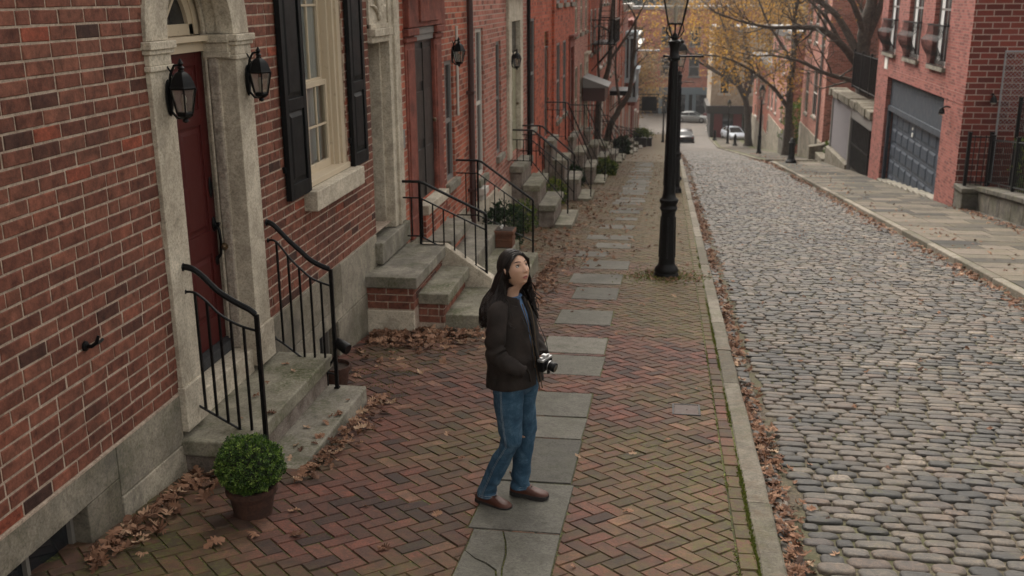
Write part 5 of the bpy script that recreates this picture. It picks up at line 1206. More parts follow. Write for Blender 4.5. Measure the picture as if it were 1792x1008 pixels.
dup(B1, (.28, 36, zg(36)), label='black bollard at the left kerb behind the nearest lamp', )
# ============================================================ TREES
M['bark'] = stone('grey_brown_bark', [(.03,.024,.02),(.07,.055,.044),(.11,.09,.072)], 9, bump=.9, bdist=.02)
def leafmat(name, pal):
    t = NT(name); c = t.ramp(t.attr(), [(i/(len(pal)-1), x) for i, x in enumerate(pal)]); t.done(c, .7, spec=.2)
    tr = t.n('ShaderNodeBsdfTranslucent'); t.l(c, tr.inputs[0]); mx = t.n('ShaderNodeMixShader'); mx.inputs[0].default_value = .35
    t.l(t.b.outputs[0], mx.inputs[1]); t.l(tr.outputs[0], mx.inputs[2]); t.l(mx.outputs[0], t.out.inputs[0]); return t.m
M['leaf_gold'] = leafmat('golden_autumn_leaves', [(.15,.095,.05),(.29,.17,.06),(.42,.23,.055),(.52,.28,.045),(.5,.33,.08)])
M['leaf_tan'] = leafmat('tan_autumn_leaves', [(.12,.09,.065),(.22,.16,.10),(.3,.21,.11),(.36,.24,.09)])
M['leaf_dull'] = leafmat('grey_tan_far_leaves', [(.10,.085,.07),(.17,.14,.115),(.22,.185,.15)])
M['leaf_ever'] = leafmat('dark_evergreen_leaves', [(.012,.025,.014),(.025,.045,.022),(.045,.07,.035)])
M['leaf_green'] = leafmat('green_shrub_leaves', [(.02,.04,.01),(.05,.085,.02),(.10,.14,.03),(.2,.22,.03)])
def leaf_quad(mb, c, s, r_, vr=None):
    a = Vector((r_.gauss(0,1), r_.gauss(0,1), r_.gauss(0,1))).normalized(); b = a.cross(Vector((r_.gauss(0,1), r_.gauss(0,1), r_.gauss(0,1)))).normalized()
    mb.cur = r_.random() if vr is None else min(1, max(0, vr+r_.uniform(-.2,.2))); s *= r_.uniform(.6, 1.3)
    mb.face([mb.vert(c+a*s), mb.vert(c+b*s*.55+a*.15*s), mb.vert(c-a*s), mb.vert(c-b*s*.55-a*.1*s)])
def grow(mb, tips, p, d, L, r, depth, r_, up=.12, spread=.75, kids_=3):
    pts = [p]; n = 5; dd = d.copy()
    for i in range(n):
        dd = (dd + Vector((r_.gauss(0,.16), r_.gauss(0,.16), r_.gauss(0,.12)+up*.3))).normalized(); pts.append(pts[-1]+dd*L/n)
    mb.tube(pts, [r*(1-.6*i/n) for i in range(n+1)], 5 if depth < 2 else 4 if depth < 3 else 3, caps=False)
    if depth >= 1: tips.append((pts[-1], depth)); tips.append((pts[3], depth))
    if depth < 3:
        for k in range(kids_):
            i = r_.choice((2, 3, 4, 5)); nd = (dd + Vector((r_.gauss(0,spread), r_.gauss(0,spread), r_.gauss(0,spread*.7)+up))).normalized()
            grow(mb, tips, pts[i], nd, L*r_.uniform(.5,.8), r*.5, depth+1, r_, up, spread, kids_)
def tree(name, label, limbs, seed, leafm=None, nleaf=0, lsize=.1, spread=.7, sub=7, subL=2.0, cluster=.5, group=None, up=.12, cat='tree', keep=1.0, kd=3):
    """limbs: list of (points, r0, r1); first is the trunk"""
    r_ = random.Random(seed); base = Vector(limbs[0][0][0]); T = thing(name, label, cat, tuple(base), group=group)
    tm, bm_ = MB(), MB(); tips = []
    for li, (pts, r0, r1) in enumerate(limbs):
        P_ = [Vector(p) for p in pts]; Q = []
        for i in range(len(P_)-1):
            for k in range(4):
                t_ = k/4; p0 = P_[max(0,i-1)]; p3 = P_[min(len(P_)-1,i+2)]; p1, p2 = P_[i], P_[i+1]
                Q.append(.5*((2*p1)+(-p0+p2)*t_+(2*p0-5*p1+4*p2-p3)*t_*t_+(-p0+3*p1-3*p2+p3)*t_**3)+Vector((r_.gauss(0,1), r_.gauss(0,1), 0))*r0*.07)
        Q.append(P_[-1]); n = len(Q); rr = [r0+(r1-r0)*i/(n-1) for i in range(n)]
        if li == 0: rr[0] *= 1.5; rr[1] *= 1.15
        (tm if li == 0 else bm_).tube(Q, rr, 9 if li == 0 else 7)
        if li == 0 and len(limbs) > 1: start = int(n*.75)
        else: start = int(n*.25)
        for k in range(sub if (li or len(limbs) == 1) else 2):
            i = r_.randint(start, n-1); d = (Q[min(i+1, n-1)]-Q[max(i-1, 0)]).normalized()
            nd = (d*.6+Vector((r_.gauss(0,spread), r_.gauss(0,spread), r_.gauss(0,spread*.7)+up*2))).normalized()
            grow(bm_, tips, Q[i], nd, subL*r_.uniform(.6,1.2), max(.012, rr[i]*.45), 0, r_, up, spread, kd)
        grow(bm_, tips, Q[-1], (Q[-1]-Q[-2]).normalized(), subL, r1, 0, r_, up, spread, kd)
    obj('trunk', tm, M['bark'], T, smooth=True, ang=80); obj('branches', bm_, M['bark'], T, smooth=True, ang=80)
    if nleaf:
        lm = MB(); tips = [t_ for t_ in tips if t_[1] >= 1]; tone = {}
        if keep < 1: tips = [t_ for t_ in tips if mnoise.noise(t_[0]*.35) > (1-keep)*.5-.15]
        for k in range(nleaf):
            i = r_.randrange(len(tips)); tone.setdefault(i, r_.random()); leaf_quad(lm, tips[i][0]+Vector([r_.gauss(0, cluster) for _ in 'xyz']), lsize, r_, tone[i])
        obj('foliage', lm, leafm, T)
    return T
tree('street_tree', 'tree with yellow leaves rising straight beside the thick bollard', [
  ([(7.35,65,-7.2),(7.3,65,-4.6),(7.32,65.1,-2.9),(7.4,65.2,-1.5),(7.35,65.3,.8),(7.4,65,2.6)], .26, .12),
  ([(7.3,65,-4.4),(6.9,64.8,-3.8),(6.18,64.5,-3.0),(4.74,64.2,-1.9),(3.2,64,-1.2),(1.6,63.8,-1.0)], .15, .04),
  ([(7.35,65.2,-1.6),(6.6,65.6,-.4),(5.6,66,1.2),(5.0,66,2.6)], .12, .04),
  ([(7.35,65.2,-.6),(8.2,65.8,.6),(8.8,66,2.0)], .1, .04)], 3, M['leaf_gold'], 3400, .10, sub=8, subL=1.9, cluster=.42, keep=.75)
tree('street_tree', 'large golden autumn tree leaning over the street near the corner shop', [
  ([(7.9,103,-12.1),(7.75,103,-10),(7.6,103,-8.4),(7.3,103,-7.2)], .38, .26),
  ([(7.4,103,-7.6),(6.5,102.6,-6.1),(5.2,102,-5.2),(3.9,101.5,-4.5),(2.0,101,-3.2),(1.0,100.5,-1.6)], .22, .06),
  ([(7.4,103,-7.4),(7.9,103.4,-5.5),(7.4,103.5,-3),(6.6,103.5,0),(6.2,103.5,2)], .2, .06),
  ([(6.4,102.6,-6),(5.9,102,-3.4),(5.0,101.5,-.8),(4.0,101,1.5)], .15, .05),
  ([(7.8,103.4,-5.8),(9,103,-4),(10,103,-1.6),(10.3,103,.6)], .15, .05)], 5, M['leaf_gold'], 12000, .15, sub=9, subL=3.4, cluster=.75, keep=.9)
tree('bare_tree', 'large bare spreading tree on the terrace above the stone garage', [
  ([(8.7,48.3,-2.1),(8.55,48.2,-.9),(8.4,48.1,.4),(8.5,48,1.6),(8.8,47.9,3.2)], .36, .22),
  ([(8.5,48.2,-.9),(7.9,47.8,-.2),(7.3,47.4,.4),(6.4,47,1.0),(5.4,46.8,1.1),(4.3,46.5,1.1),(3.2,46.2,1.3)], .21, .05),
  ([(8.45,48.1,-.5),(7.7,48.4,.9),(7.0,48.6,1.8),(5.8,48.8,2.5),(4.6,49,3.0)], .2, .06),
  ([(8.6,48.3,-1.6),(8.0,47.9,-1.25),(6.8,47.5,-.9),(5.6,47.2,-.35),(4.4,47,-.1)], .14, .04),
  ([(8.5,48,.6),(7.8,47.6,2.0),(7.2,47.4,3.6)], .17, .06), ([(8.5,48,.4),(9.0,48,2.0),(9.2,48.2,4)], .18, .07),
  ([(7.3,47.4,.5),(6.6,47.1,1.5),(5.6,46.9,2.4)], .1, .04)], 11, M['leaf_gold'], 420, .07, sub=9, subL=1.7, cluster=.5, keep=.5)
tree('bare_tree', 'slender bare street tree by the fire escape, left sidewalk', [
  ([(-3.0,43.8,-4.65),(-2.98,43.8,-2.63),(-2.9,43.8,-1.55),(-2.55,43.8,-.3),(-2.45,43.8,1.8),(-2.3,43.8,4)], .16, .06),
  ([(-2.9,43.8,-1.6),(-3.0,43.6,.2),(-2.95,43.5,2.0)], .06, .03), ([(-2.5,43.8,-.1),(-1.8,43.6,.9),(-1.2,43.4,2.0)], .07, .03), ([(-2.45,43.8,1.0),(-3.0,42.6,1.3),(-3.0,40.5,.8)], .05,.02)], 13, sub=4, subL=1.1, spread=.6, kd=2)
tree('bare_tree', 'bare leaning street tree beyond the first one, left sidewalk', [
  ([(-3.0,50,-5.5),(-2.87,50,-3.9),(-2.34,50,-2.8),(-1.9,50,-2.0),(-1.75,50,-.6),(-1.7,50,1.2)], .19, .06),
  ([(-2.3,50,-2.8),(-2.6,50.4,-1.2),(-2.6,50.6,.6)], .08, .03)], 17, sub=4, subL=1.2, spread=.6, kd=2)
# mid-distance and hill
def hz(x, y): return -14 if y < 168 else -14+(y-168)*.098+2.0*math.sin(x*.03+1)*min(1, (y-168)/60)
mb = MB(); nx, ny = 24, 16; G_ = [[mb.vert((-170+340*i/nx, 158+300*j/ny, hz(-170+340*i/nx, 158+300*j/ny)-.2)) for i in range(nx+1)] for j in range(ny+1)]
for j in range(ny):
    for i in range(nx): mb.face((G_[j][i], G_[j][i+1], G_[j+1][i+1], G_[j+1][i]))
M['hill'] = stone('wooded_hill', [(.05,.042,.03),(.09,.07,.05),(.12,.095,.07)], .2, bump=.3); struct('hillside', mb, M['hill'], smooth=True)
r7 = random.Random(21)
def simple_tree(name, label, x, y, z, h, rad, mat_, n, ls, seed, group, bare=False, cone=False):
    r_ = random.Random(seed); T = thing(name, label, 'tree', (x, y, z), group=group); tm = MB(); tm.tube([(x, y, z-.5), (x+.2, y, z+h*.35), (x, y+.1, z+h*.7), (x, y, z+h*.9)], [rad*.07+.05, rad*.06+.04, rad*.035, .03], 7)
    for k in range(9):
        a = r_.uniform(0, 6.28); zz = h*r_.uniform(.25, .7); tm.tube([(x, y, z+zz), (x+math.cos(a)*rad*.4, y+math.sin(a)*rad*.4, z+zz+h*.14), (x+math.cos(a)*rad*.85, y+math.sin(a)*rad*.85, z+zz+h*.2)], [rad*.03, rad*.02, .01], 4)
    obj('trunk', tm, M['bark'], T); lm = MB(); cl = []
    for k in range(34):
        if cone: q = r_.random(); rr = rad*(1-q)*.9; a = r_.uniform(0, 6.28); cl.append((Vector((x+math.cos(a)*rr, y+math.sin(a)*rr, z+h*(.12+.86*q))), rad*(.12+.2*(1-q))))
        else:
            v = Vector([r_.gauss(0,1) for _ in 'xyz']).normalized()*(r_.random()**.45); cl.append((Vector((x+v.x*rad, y+v.y*rad, z+h*.62+v.z*h*.36)), rad*r_.uniform(.13,.24)))
    for k in range(n):
        i = r_.randrange(len(cl)); c, s_ = cl[i]; leaf_quad(lm, c+Vector([r_.gauss(0, s_) for _ in 'xyz']), ls, r_, (i*37%34)/34)
    obj('crown', lm, mat_, T); return T
MT = [(-5.5,113,'leaf_tan',9,3.2,'tan leafed tree beside the last house of the left row'), (-4.5,128,'leaf_tan',11,4,'tan leafed tree at the foot of the street, left of the lamps'),
      (-8.5,140,'leaf_gold',12,4.5,'golden tree behind the lower end of the left row'), (13.5,113,'leaf_gold',14,4.5,'golden tree rising behind the cream corner shop'), (12.5,94,'leaf_tan',13,4.2,'tan tree behind the far right brick houses'), (12.5,76,'leaf_tan',13,4.0,'brown leafed tree behind the plain brick house')]
for k, (x, y, m_, h, rad, lb) in enumerate(MT): simple_tree('street_tree', lb, x, y, zg(y) if x < 9 else zg(y)-.3, h, rad, M[m_], 5000, .17, 50+k, None)
for k, (x, y) in enumerate([(1,163),(6,166),(11,164),(-4,170),(16,168),(22,165)]): simple_tree('hill_tree', 'tan autumn tree behind the orange brick building', x, y, hz(x, y), 15, 5, M['leaf_tan'] if k % 2 else M['leaf_gold'], 3800, .28, 70+k, 'autumn trees behind the orange brick building')
simple_tree('evergreen_tree', 'dark green evergreen on the hillside behind the street lamp', -6.0, 205, hz(-6, 205), 14.5, 6.5, M['leaf_ever'], 7000, .35, 91, None, cone=True)
n = 0
while n < 60:
    y = r7.uniform(176, 430); x = r7.uniform(-.22*y, .30*y)
    if abs(x+6) < 7 and y < 210: continue
    simple_tree('hill_tree', 'brown grey autumn tree on the far hillside', x, y, hz(x, y), r7.uniform(8, 12), r7.uniform(4, 6.5), M['leaf_dull'], 900, .55, 100+n, 'autumn trees on the far hillside'); n += 1
M['far_wall'] = [paint('far_house_pink', (.30,.2,.17), .8), paint('far_house_pale', (.42,.4,.37), .8), paint('far_house_brick', (.22,.1,.08), .8)]
M['far_roof'] = paint('far_roof', (.16,.15,.15), .8)
for k in range(34):
    y = r7.uniform(225, 430); x = r7.uniform(-.16*y, .24*y); z = hz(x, y); wd, hh, dp = r7.uniform(6, 10), r7.uniform(6, 9), 8
    Hh = thing('hill_house', 'small pale house among the trees on the far hillside', 'house', (x, y, z), group='houses on the far hillside'); mb = MB(); mb.box(x-wd/2, x+wd/2, y, y+dp, z-3, z+hh); obj('wall', mb, M['far_wall'][k % 3], Hh)
    mb = MB(); mb.prism([(x-wd/2-.4, z+hh), (x+wd/2+.4, z+hh), (x, z+hh+2.4)], lambda a, b, d: (a, d, b), y-.4, y+dp+.4); obj('roof', mb, M['far_roof'], Hh)
    for i in range(2):
        for j in range(2): mb = MB(); mb.box(x-wd*.3+i*wd*.4, x-wd*.3+i*wd*.4+1.1, y-.06, y-.01, z+1.2+j*3, z+2.8+j*3); obj('window', mb, M['darkglass'], Hh)
# sign board on a bracket arm at the lower end of the left row
SB = thing('hanging_sign', 'dark square sign board hanging over the far left sidewalk', 'sign', (-2.2, 96, -7.5)); mb = MB(); mb.tube([(XW, 96, -6.4), (-.9, 96, -6.4)], .05, 6); mb.tube([(XW, 96, -7.2), (-1.6, 96, -6.4)], .03, 6); obj('bracket', mb, M['iron'], SB); mb = MB(); mb.box(-2.5, -1.1, 95.96, 96.04, -7.9, -6.6); obj('board', mb, M['shutter'], SB)
AR = thing('bracket_arm', 'long pale grey pole arm reaching over the street from the blue bay house', 'pole', (XW, 78.5, -1.2)); mb = MB(); mb.tube([(XW, 78.5, -1.55), (-.9, 78.5, -1.55)], .055, 8); obj('arm', mb, M['galv'], AR, smooth=True); mb = MB(); mb.ball((-.9, 78.5, -1.55), .11); obj('finial', mb, M['galv'], AR, smooth=True)
# ============================================================ CARS
M['tyre'] = paint('tyre_rubber', (.012,.012,.013), .85); M['alloy'] = paint('wheel_alloy', (.35,.36,.37), .35, metal=.8); M['red_lens'] = paint('red_tail_lens', (.25,.01,.01), .25); M['head_lens'] = paint('headlight_lens', (.6,.6,.58), .15)
def car(name, label, loc, rotz, colour, seed=0):
    T = local(thing(name, label, 'car', loc, rotz, None)); bm_ = paint(name+'_paint', colour, .3, .06, .02, spec=.5, metal=0)
    # side profile stations along x: (x, half width, z bottom, z belt)
    st_ = [(-2.2,.70,.42,.62),(-2.15,.78,.30,.80),(-1.9,.86,.24,.92),(-1.3,.89,.22,.95),(-.5,.90,.21,.93),(.4,.90,.21,.91),(1.1,.89,.22,.88),(1.7,.87,.24,.80),(2.05,.80,.28,.70),(2.18,.68,.38,.58)]
    b = MB(); rings = []
    for x, hw, z0, z1 in st_:
        q = [(-hw*.9, z0), (-hw, z0+.12), (-hw*1.0, (z0+z1)/2), (-hw*.96, z1-.06), (-hw*.86, z1), (0, z1+.03), (hw*.86, z1), (hw*.96, z1-.06), (hw, (z0+z1)/2), (hw, z0+.12), (hw*.9, z0)]
        rings.append([b.vert((x, yy, z)) for yy, z in q])
    for A, B in zip(rings, rings[1:]):
        n = len(A)
        for k in range(n): b.face((A[k], B[k], B[(k+1)%n], A[(k+1)%n]))
    b.face(rings[0]); b.face(rings[-1][::-1])
    rf = [(-1.35,.62,1.22),(-1.0,.63,1.36),(-.3,.64,1.42),(.25,.63,1.38)]; rings = []
    for x, hw, z in rf: rings.append([b.vert((x, yy, zz)) for yy, zz in ((-hw, z-.06), (-hw*.9, z), (0, z+.03), (hw*.9, z), (hw, z-.06), (0, z-.09))])
    for A, B in zip(rings, rings[1:]):
        for k in range(6): b.face((A[k], B[k], B[(k+1)%6], A[(k+1)%6]))
    b.face(rings[0]); b.face(rings[-1][::-1])
    for s_ in (-1, 1):
        for p, q in (((-1.95,.72,.92),(-1.33,.61,1.2)), ((.27,.61,1.36),(1.12,.76,.9)), ((-.35,.64,1.4),(-.3,.86,.92))): b.tube([(p[0], s_*p[1], p[2]), (q[0], s_*q[1], q[2])], .035, 5)
    obj('body', b, bm_, T, smooth=True, ang=45)
    g = MB(); rings = [[g.vert(v) for v in ((-1.9,-.72,.93),(-1.9,.72,.93),(1.08,.76,.9),(1.08,-.76,.9))], [g.vert(v) for v in ((-1.3,-.6,1.3),(-1.3,.6,1.3),(.25,.6,1.35),(.25,-.6,1.35))]]
    for k in range(4): g.face((rings[0][k], rings[0][(k+1)%4], rings[1][(k+1)%4], rings[1][k]))
    obj('windows', g, M['darkglass'], T)
    for x in (-1.35, 1.38):
        for s_ in (-1, 1):
            w_ = MB(); w_.lathe([(.2,-.1),(.31,-.1),(.33,-.06),(.33,.06),(.31,.1),(.2,.1)], n=18); w_.xform(Matrix.Translation((x, s_*.80, .33)) @ Matrix.Rotation(R(90), 4, 'X')); wh = obj('wheel', w_, M['tyre'], T, smooth=True, ang=40)
            w_ = MB(); w_.lathe([(.2,-.102),(.2,.102)], n=14); w_.xform(Matrix.Translation((x, s_*.80, .33)) @ Matrix.Rotation(R(90), 4, 'X')); obj('rim', w_, M['alloy'], wh)
    for s_ in (-1, 1):
        l_ = MB(); l_.ball((2.08, s_*.60, .60), (.07, .13, .06)); obj('headlight', l_, M['head_lens'], T, smooth=True)
        l_ = MB(); l_.ball((-2.13, s_*.62, .72), (.05, .14, .07)); obj('tail_light', l_, M['red_lens'], T, smooth=True)
    return T
car('silver_car', 'silver sedan parked across the foot of the street', (3.1, 139.5, -14.07), R(-8), (.26,.27,.265))
car('red_car', 'dark red car half hidden behind the silver sedan', (6.9, 142.5, -14.07), R(-5), (.10,.012,.014))
car('pale_car', 'pale bluish car parked nose out by the corner shop', (7.3, 117.5, zg(117.5)-.02), R(-75), (.5,.55,.62))
car('dark_car', 'dark blue car at the left kerb, mostly hidden by the lamp post', (1.75, 111, zg(111)-.08), R(95), (.008,.009,.014))
# ============================================================ POTS AND PLANTS
def potted(name, label, c, zb, r0, r1, h, mat_, cat):
    T = thing(name, label, cat, (c[0], c[1], zb)); b = MB(); b.lathe([(r0*.9,0),(r0,.004),(r1*.95,h*.8),(r1,h*.8),(r1*1.07,h*.82),(r1*1.07,h),(r1*.95,h),(r1*.92,h*.85),(.01,h*.84)], (c[0], c[1], zb), 26, caps=False)
    obj('pot', b, mat_, T, smooth=True, ang=40); b = MB(); b.lathe([(.005,0),(r1*.93,.0)], (c[0], c[1], zb+h*.86), 20, caps=False); obj('soil', b, M['soil'], T); return T
BX = potted('potted_bush', 'round clipped green bush in a dark clay pot beside the red door steps', (-2.49, 5.44), -.585, .115, .15, .21, M['terracotta'], 'potted bush')
t = NT('boxwood_leaves'); c = t.ramp(t.attr(), [(0, (.014,.032,.006)), (.4, (.045,.10,.016)), (.75, (.11,.19,.03)), (1, (.24,.34,.07))]); t.done(c, .55, spec=.35)
tr = t.n('ShaderNodeBsdfTranslucent'); t.l(c, tr.inputs[0]); mx = t.n('ShaderNodeMixShader'); mx.inputs[0].default_value = .25; t.l(t.b.outputs[0], mx.inputs[1]); t.l(tr.outputs[0], mx.inputs[2]); t.l(mx.outputs[0], t.out.inputs[0]); M['box'] = t.m
def bush_leaves(c, rad, n, ls, seed, sq=.9, lump=.12):
    r_ = random.Random(seed); m_ = MB(); c = Vector(c)
    for k in range(n):
        v = Vector([r_.gauss(0,1) for _ in 'xyz']).normalized(); q = 1+lump*mnoise.noise(v*3.1+Vector((seed,0,0)))+.06*mnoise.noise(v*9); d = (1-abs(r_.gauss(0,.09)))*q*rad
        p = c+Vector((v.x*d, v.y*d, v.z*d*sq)); t_ = (v*.7+Vector([r_.gauss(0,.6) for _ in 'xyz'])).normalized(); a = t_.cross(Vector([r_.gauss(0,1) for _ in 'xyz'])).normalized(); s = ls*r_.uniform(.6,1.3)
        m_.cur = min(1, max(0, .5+.9*mnoise.noise(v*6+Vector((3,seed,0)))+r_.gauss(0,.16)))
        m_.face([m_.vert(p-t_*s*.3), m_.vert(p+a*s*.38+t_*s*.3), m_.vert(p+t_*s), m_.vert(p-a*s*.38+t_*s*.3)])
    return m_
b = bush_leaves((-2.49, 5.44, -.235), .205, 15000, .0115, 4, .88, .16); obj('foliage', b, M['box'], BX)
M['bush_core'] = paint('bush_core_dark', (.012,.014,.006), .9); b = MB(); b.ball((-2.49, 5.44, -.235), (.17,.17,.148), 16, 10); obj('dark_core', b, M['bush_core'], BX)  # solid near-black ball filling the inside of the leaf shell
P2 = potted('flower_pot', 'dark rusty bucket pot with bare soil behind the steps railing', (-2.90, 8.24), -.865, .115, .155, .235, M['terracotta'], 'pot')
SP = thing('garden_spotlight', 'small black spotlight on a bent stem beside the steps railing', 'spotlight', (-2.80, 7.8, -.655)); b = MB(); b.tube([(-2.80,7.8,-.655),(-2.80,7.8,-.55),(-2.76,7.8,-.45),(-2.72,7.8,-.38),(-2.71,7.8,-.3)], .010, 6); obj('stem', b, M['iron'], SP, smooth=True)
b = MB(); b.tube([(-2.73,7.8,-.26),(-2.70,7.79,-.255),(-2.65,7.77,-.27),(-2.60,7.75,-.295),(-2.585,7.745,-.30)], [.02,.042,.048,.05,.046], 12); obj('head', b, M['iron'], SP, smooth=True, ang=60)
PL = thing('clay_planter', 'square orange clay planter standing on the long stone steps', 'planter', (-2.36, 14.8, -1.1)); b = MB(); b.box(-2.50, -2.24, 14.62, 14.9, -1.098, -.90); b.box(-2.52, -2.22, 14.60, 14.92, -.90, -.84); b.box(-2.508, -2.232, 14.612, 14.908, -1.0, -.97)
M['clay'] = stone('orange_clay', [(.10,.042,.024),(.16,.07,.042)], 6, bump=.3, stain=((.1,.06,.04), 3, .5)); obj('pot', b, M['clay'], PL, bev=.01); b = MB(); b.box(-2.50, -2.24, 14.62, 14.9, -.85, -.832); obj('soil', b, M['soil'], PL)
b = MB(); b.tube([(-2.42,14.75,-.84),(-2.43,14.74,-.80),(-2.40,14.74,-.78)], .018, 6); obj('dried_plant', b, M['white'], PL)
def shrub(name, label, c, rad, n, ls, mat_, seed, sq=1.0, cat='shrub'):
    T = thing(name, label, cat, (c[0], c[1], zg(c[1]))); m_ = bush_leaves((c[0], c[1], c[2]), rad, n, ls, seed, sq, .5); obj('foliage', m_, mat_, T); m_ = MB()
    for k in range(5): m_.tube([(c[0], c[1], zg(c[1])-.05), (c[0]+rng.uniform(-.4,.4)*rad, c[1]+rng.uniform(-.4,.4)*rad, c[2]+rad*.3)], [.02,.008], 5)
    obj('stems', m_, M['bark'], T); return T
shrub('evergreen_shrub', 'dark green evergreen shrub at the wall behind the long stone steps', (-2.82, 17.3, -1.42), .36, 2600, .045, M['leaf_ever'], 31, 1.2)
shrub('shrub', 'low green plant between the stoops below the cream doorway', (-2.85, 19.9, -1.75), .30, 900, .05, M['leaf_green'], 32)
shrub('shrub', 'small leafy shrub beside the third stoop of the row', (-2.85, 25.8, -2.4), .3, 900, .06, M['leaf_green'], 33, 1.2)
shrub('grass_tuft', 'pale green rounded tuft by the sidewalk near the bare trees', (-2.3, 38.0, -3.75), .42, 1500, .09, M['leaf_green'], 34, .8)
shrub('shrub', 'dark shrub hiding the base of a far stoop', (-2.85, 31.4, -2.95), .3, 1300, .08, M['leaf_ever'], 35, 1.2)
shrub('shrub', 'dark bush by the railings of a distant stoop', (-2.7, 60.5, -6.2), .5, 1300, .14, M['leaf_ever'], 39, 1.2)
shrub('shrub', 'green bush with yellow tips beside the side stairs', (8.2, 51.4, -4.8), .55, 1200, .1, M['leaf_green'], 36, .8)
shrub('shrub', 'yellow green shrubs behind the sloping garden wall', (8.9, 68.5, -5.6), 1.5, 3600, .13, M['leaf_green'], 37, 1.0)
shrub('ivy_shrub', 'yellow and green climbing shrub behind the black fence', (9.3, 25.5, -1.4), 1.0, 3000, .06, M['leaf_green'], 38, 1.0)
shrub('ivy_shrub', 'dark tangled creeper inside the black fence at the right edge', (9.5, 22.6, -.9), 1.3, 3600, .07, M['leaf_ever'], 40, .9)
# ============================================================ FALLEN LEAVES
t = NT('dead_leaf'); c = t.ramp(t.attr(), [(0, (.06,.032,.021)), (.3, (.15,.075,.045)), (.6, (.24,.125,.075)), (.85, (.33,.20,.125)), (1, (.42,.29,.19))]); f = t.noise(t.pos(), 60, 4, .7); c = t.mix(.5, c, t.ramp(f, [(.3, (.5,.5,.5)), (.7, (1.3,1.3,1.3))]), 'MULTIPLY'); t.done(c, .75, spec=.25); M['leaf'] = t.m
def leaf_shape(seed):
    r_ = random.Random(seed); pts = []; lob = 5
    # half outline of a lobed oak or maple leaf (y along the leaf)
    half = [(0.0,-.5)]
    for k in range(lob):
        y = -.42+k*.2; wv = (.16,.34,.40,.30,.16)[k]*r_.uniform(.8,1.2); half += [(.07, y-.03), (wv*.9, y+.03), (wv, y+.09), (.08+.3*wv*.3, y+.12)]
    half.append((0,.55)); L = half+[(-x*r_.uniform(.85,1.1), y+r_.uniform(-.02,.02)) for x, y in half[-2:0:-1]]
    cx, cz = r_.uniform(.5,1.6), r_.uniform(.2,1.1)
    z = lambda x, y: cx*x*x*1.3+cz*(y*y)*.5+.07*math.sin(7*x+seed)+.05*math.sin(9*y+seed*2)
    return [(x, y, z(x, y)) for x, y in L]
SH = [leaf_shape(k) for k in range(9)]
def add_leaf(m_, shape, c, s, az, tx, ty, flip=False, rnd=None):
    m = Matrix.Translation(c) @ Matrix.Rotation(az, 4, 'Z') @ Matrix.Rotation(tx, 4, 'X') @ Matrix.Rotation(ty, 4, 'Y') @ Matrix.Scale(s, 4)
    if rnd is not None: m_.cur = rnd
    k = -1 if flip else 1; ctr = m_.vert(m @ Vector((0,0,.0))); v = [m_.vert(m @ Vector((x, y, z*k+(.25 if flip else 0)))) for x, y, z in shape]
    if flip: m_.v[ctr] = tuple(m @ Vector((0,0,.25)))
    n = len(v)
    for i in range(n): m_.face((ctr, v[i], v[(i+1)%n]))
rl = random.Random(99); protos = []
for k in range(9):
    m_ = MB(); add_leaf(m_, SH[k], (0,0,0), 1, 0, 0, 0, k % 3 == 2, [.15,.35,.55,.7,.85,.45,.25,.95,.6][k]); me_o = obj('fallen_leaf', m_, M['leaf'], smooth=True, ang=80); protos.append(me_o)
used = set()
def put_leaf(x, y, z, s, label, group):
    k = rl.randrange(9)
    if k not in used: o = protos[k]; used.add(k)
    else: o = protos[k].copy(); COL.objects.link(o)
    o.location = (x, y, z); o.rotation_euler = (rl.gauss(-.1,.22), rl.gauss(0,.22), rl.uniform(0,6.28)); o.scale = (s,)*3; o['label'] = label; o['category'] = 'leaf'; o['group'] = group
G = 'fallen brown leaves'
for x, y, s, lb in ((-2.1,5.15,.12,'right of the clay pot, a hand from its rim'), (-2.52,4.95,.13,'in front of the clay pot'), (-2.35,5.1,.09,'between the clay pot and the bottom edge of the photo'), (-2.25,5.5,.08,'tucked close to the right side of the clay pot'), (-1.35,5.6,.07,'halfway between the clay pot and the woman'), (-1.55,5.05,.06,'left of the cracked flagstone'), (-2.95,5.1,.14,'at the front edge of the drift by the wall'), (-3.0,5.35,.13,'on top of the drift by the wall, left of the pot'), (-2.9,5.6,.13,'between the drift and the clay pot'), (-3.05,4.85,.12,'nearest the cellar window')):
    put_leaf(x, y, zg(y)+.008, s, 'curled brown oak leaf '+lb, G)
for n_ in range(36):      # along the wall foot and round the bush
    y = 4.55+1.45*rl.random()**.8; x = XW+.05+abs(rl.gauss(0,.13))+.05; put_leaf(x, y, zg(y)+.012+rl.random()*.03, rl.uniform(.08,.14), 'curled brown leaf in the drift along the wall foot left of the potted bush', G)
for n_ in range(48):      # right side of lower step
    y = rl.uniform(5.95, 8.0); x = -2.44+abs(rl.gauss(0,.10)); put_leaf(x, y, zg(y)+.01+rl.random()*.03, rl.uniform(.06,.11), 'curled brown leaf in the drift along the lowest step of the red door', G)
for n_ in range(14): x = rl.uniform(-2.85,-2.50); put_leaf(x, rl.uniform(6.2,7.5), -.648 if x > -2.76 else -.378, rl.uniform(.05,.09), 'small brown leaf lying on the steps of the red door', G)
for n_ in range(5): put_leaf(rl.uniform(-3.1,-2.9), rl.uniform(6.4,7.6), -.378, rl.uniform(.05,.07), 'small brown leaf lying on the steps of the red door', G)
for n_ in range(90):      # heap by the second stoop
    y = 10.62-abs(rl.gauss(0,.42)); x = min(-1.7, XW+.1+abs(rl.gauss(0,.62))); put_leaf(x, y, zg(y)+.012+rl.random()*.05, rl.uniform(.08,.15), 'dry brown leaf in the heap against the brick and stone stoop', G)
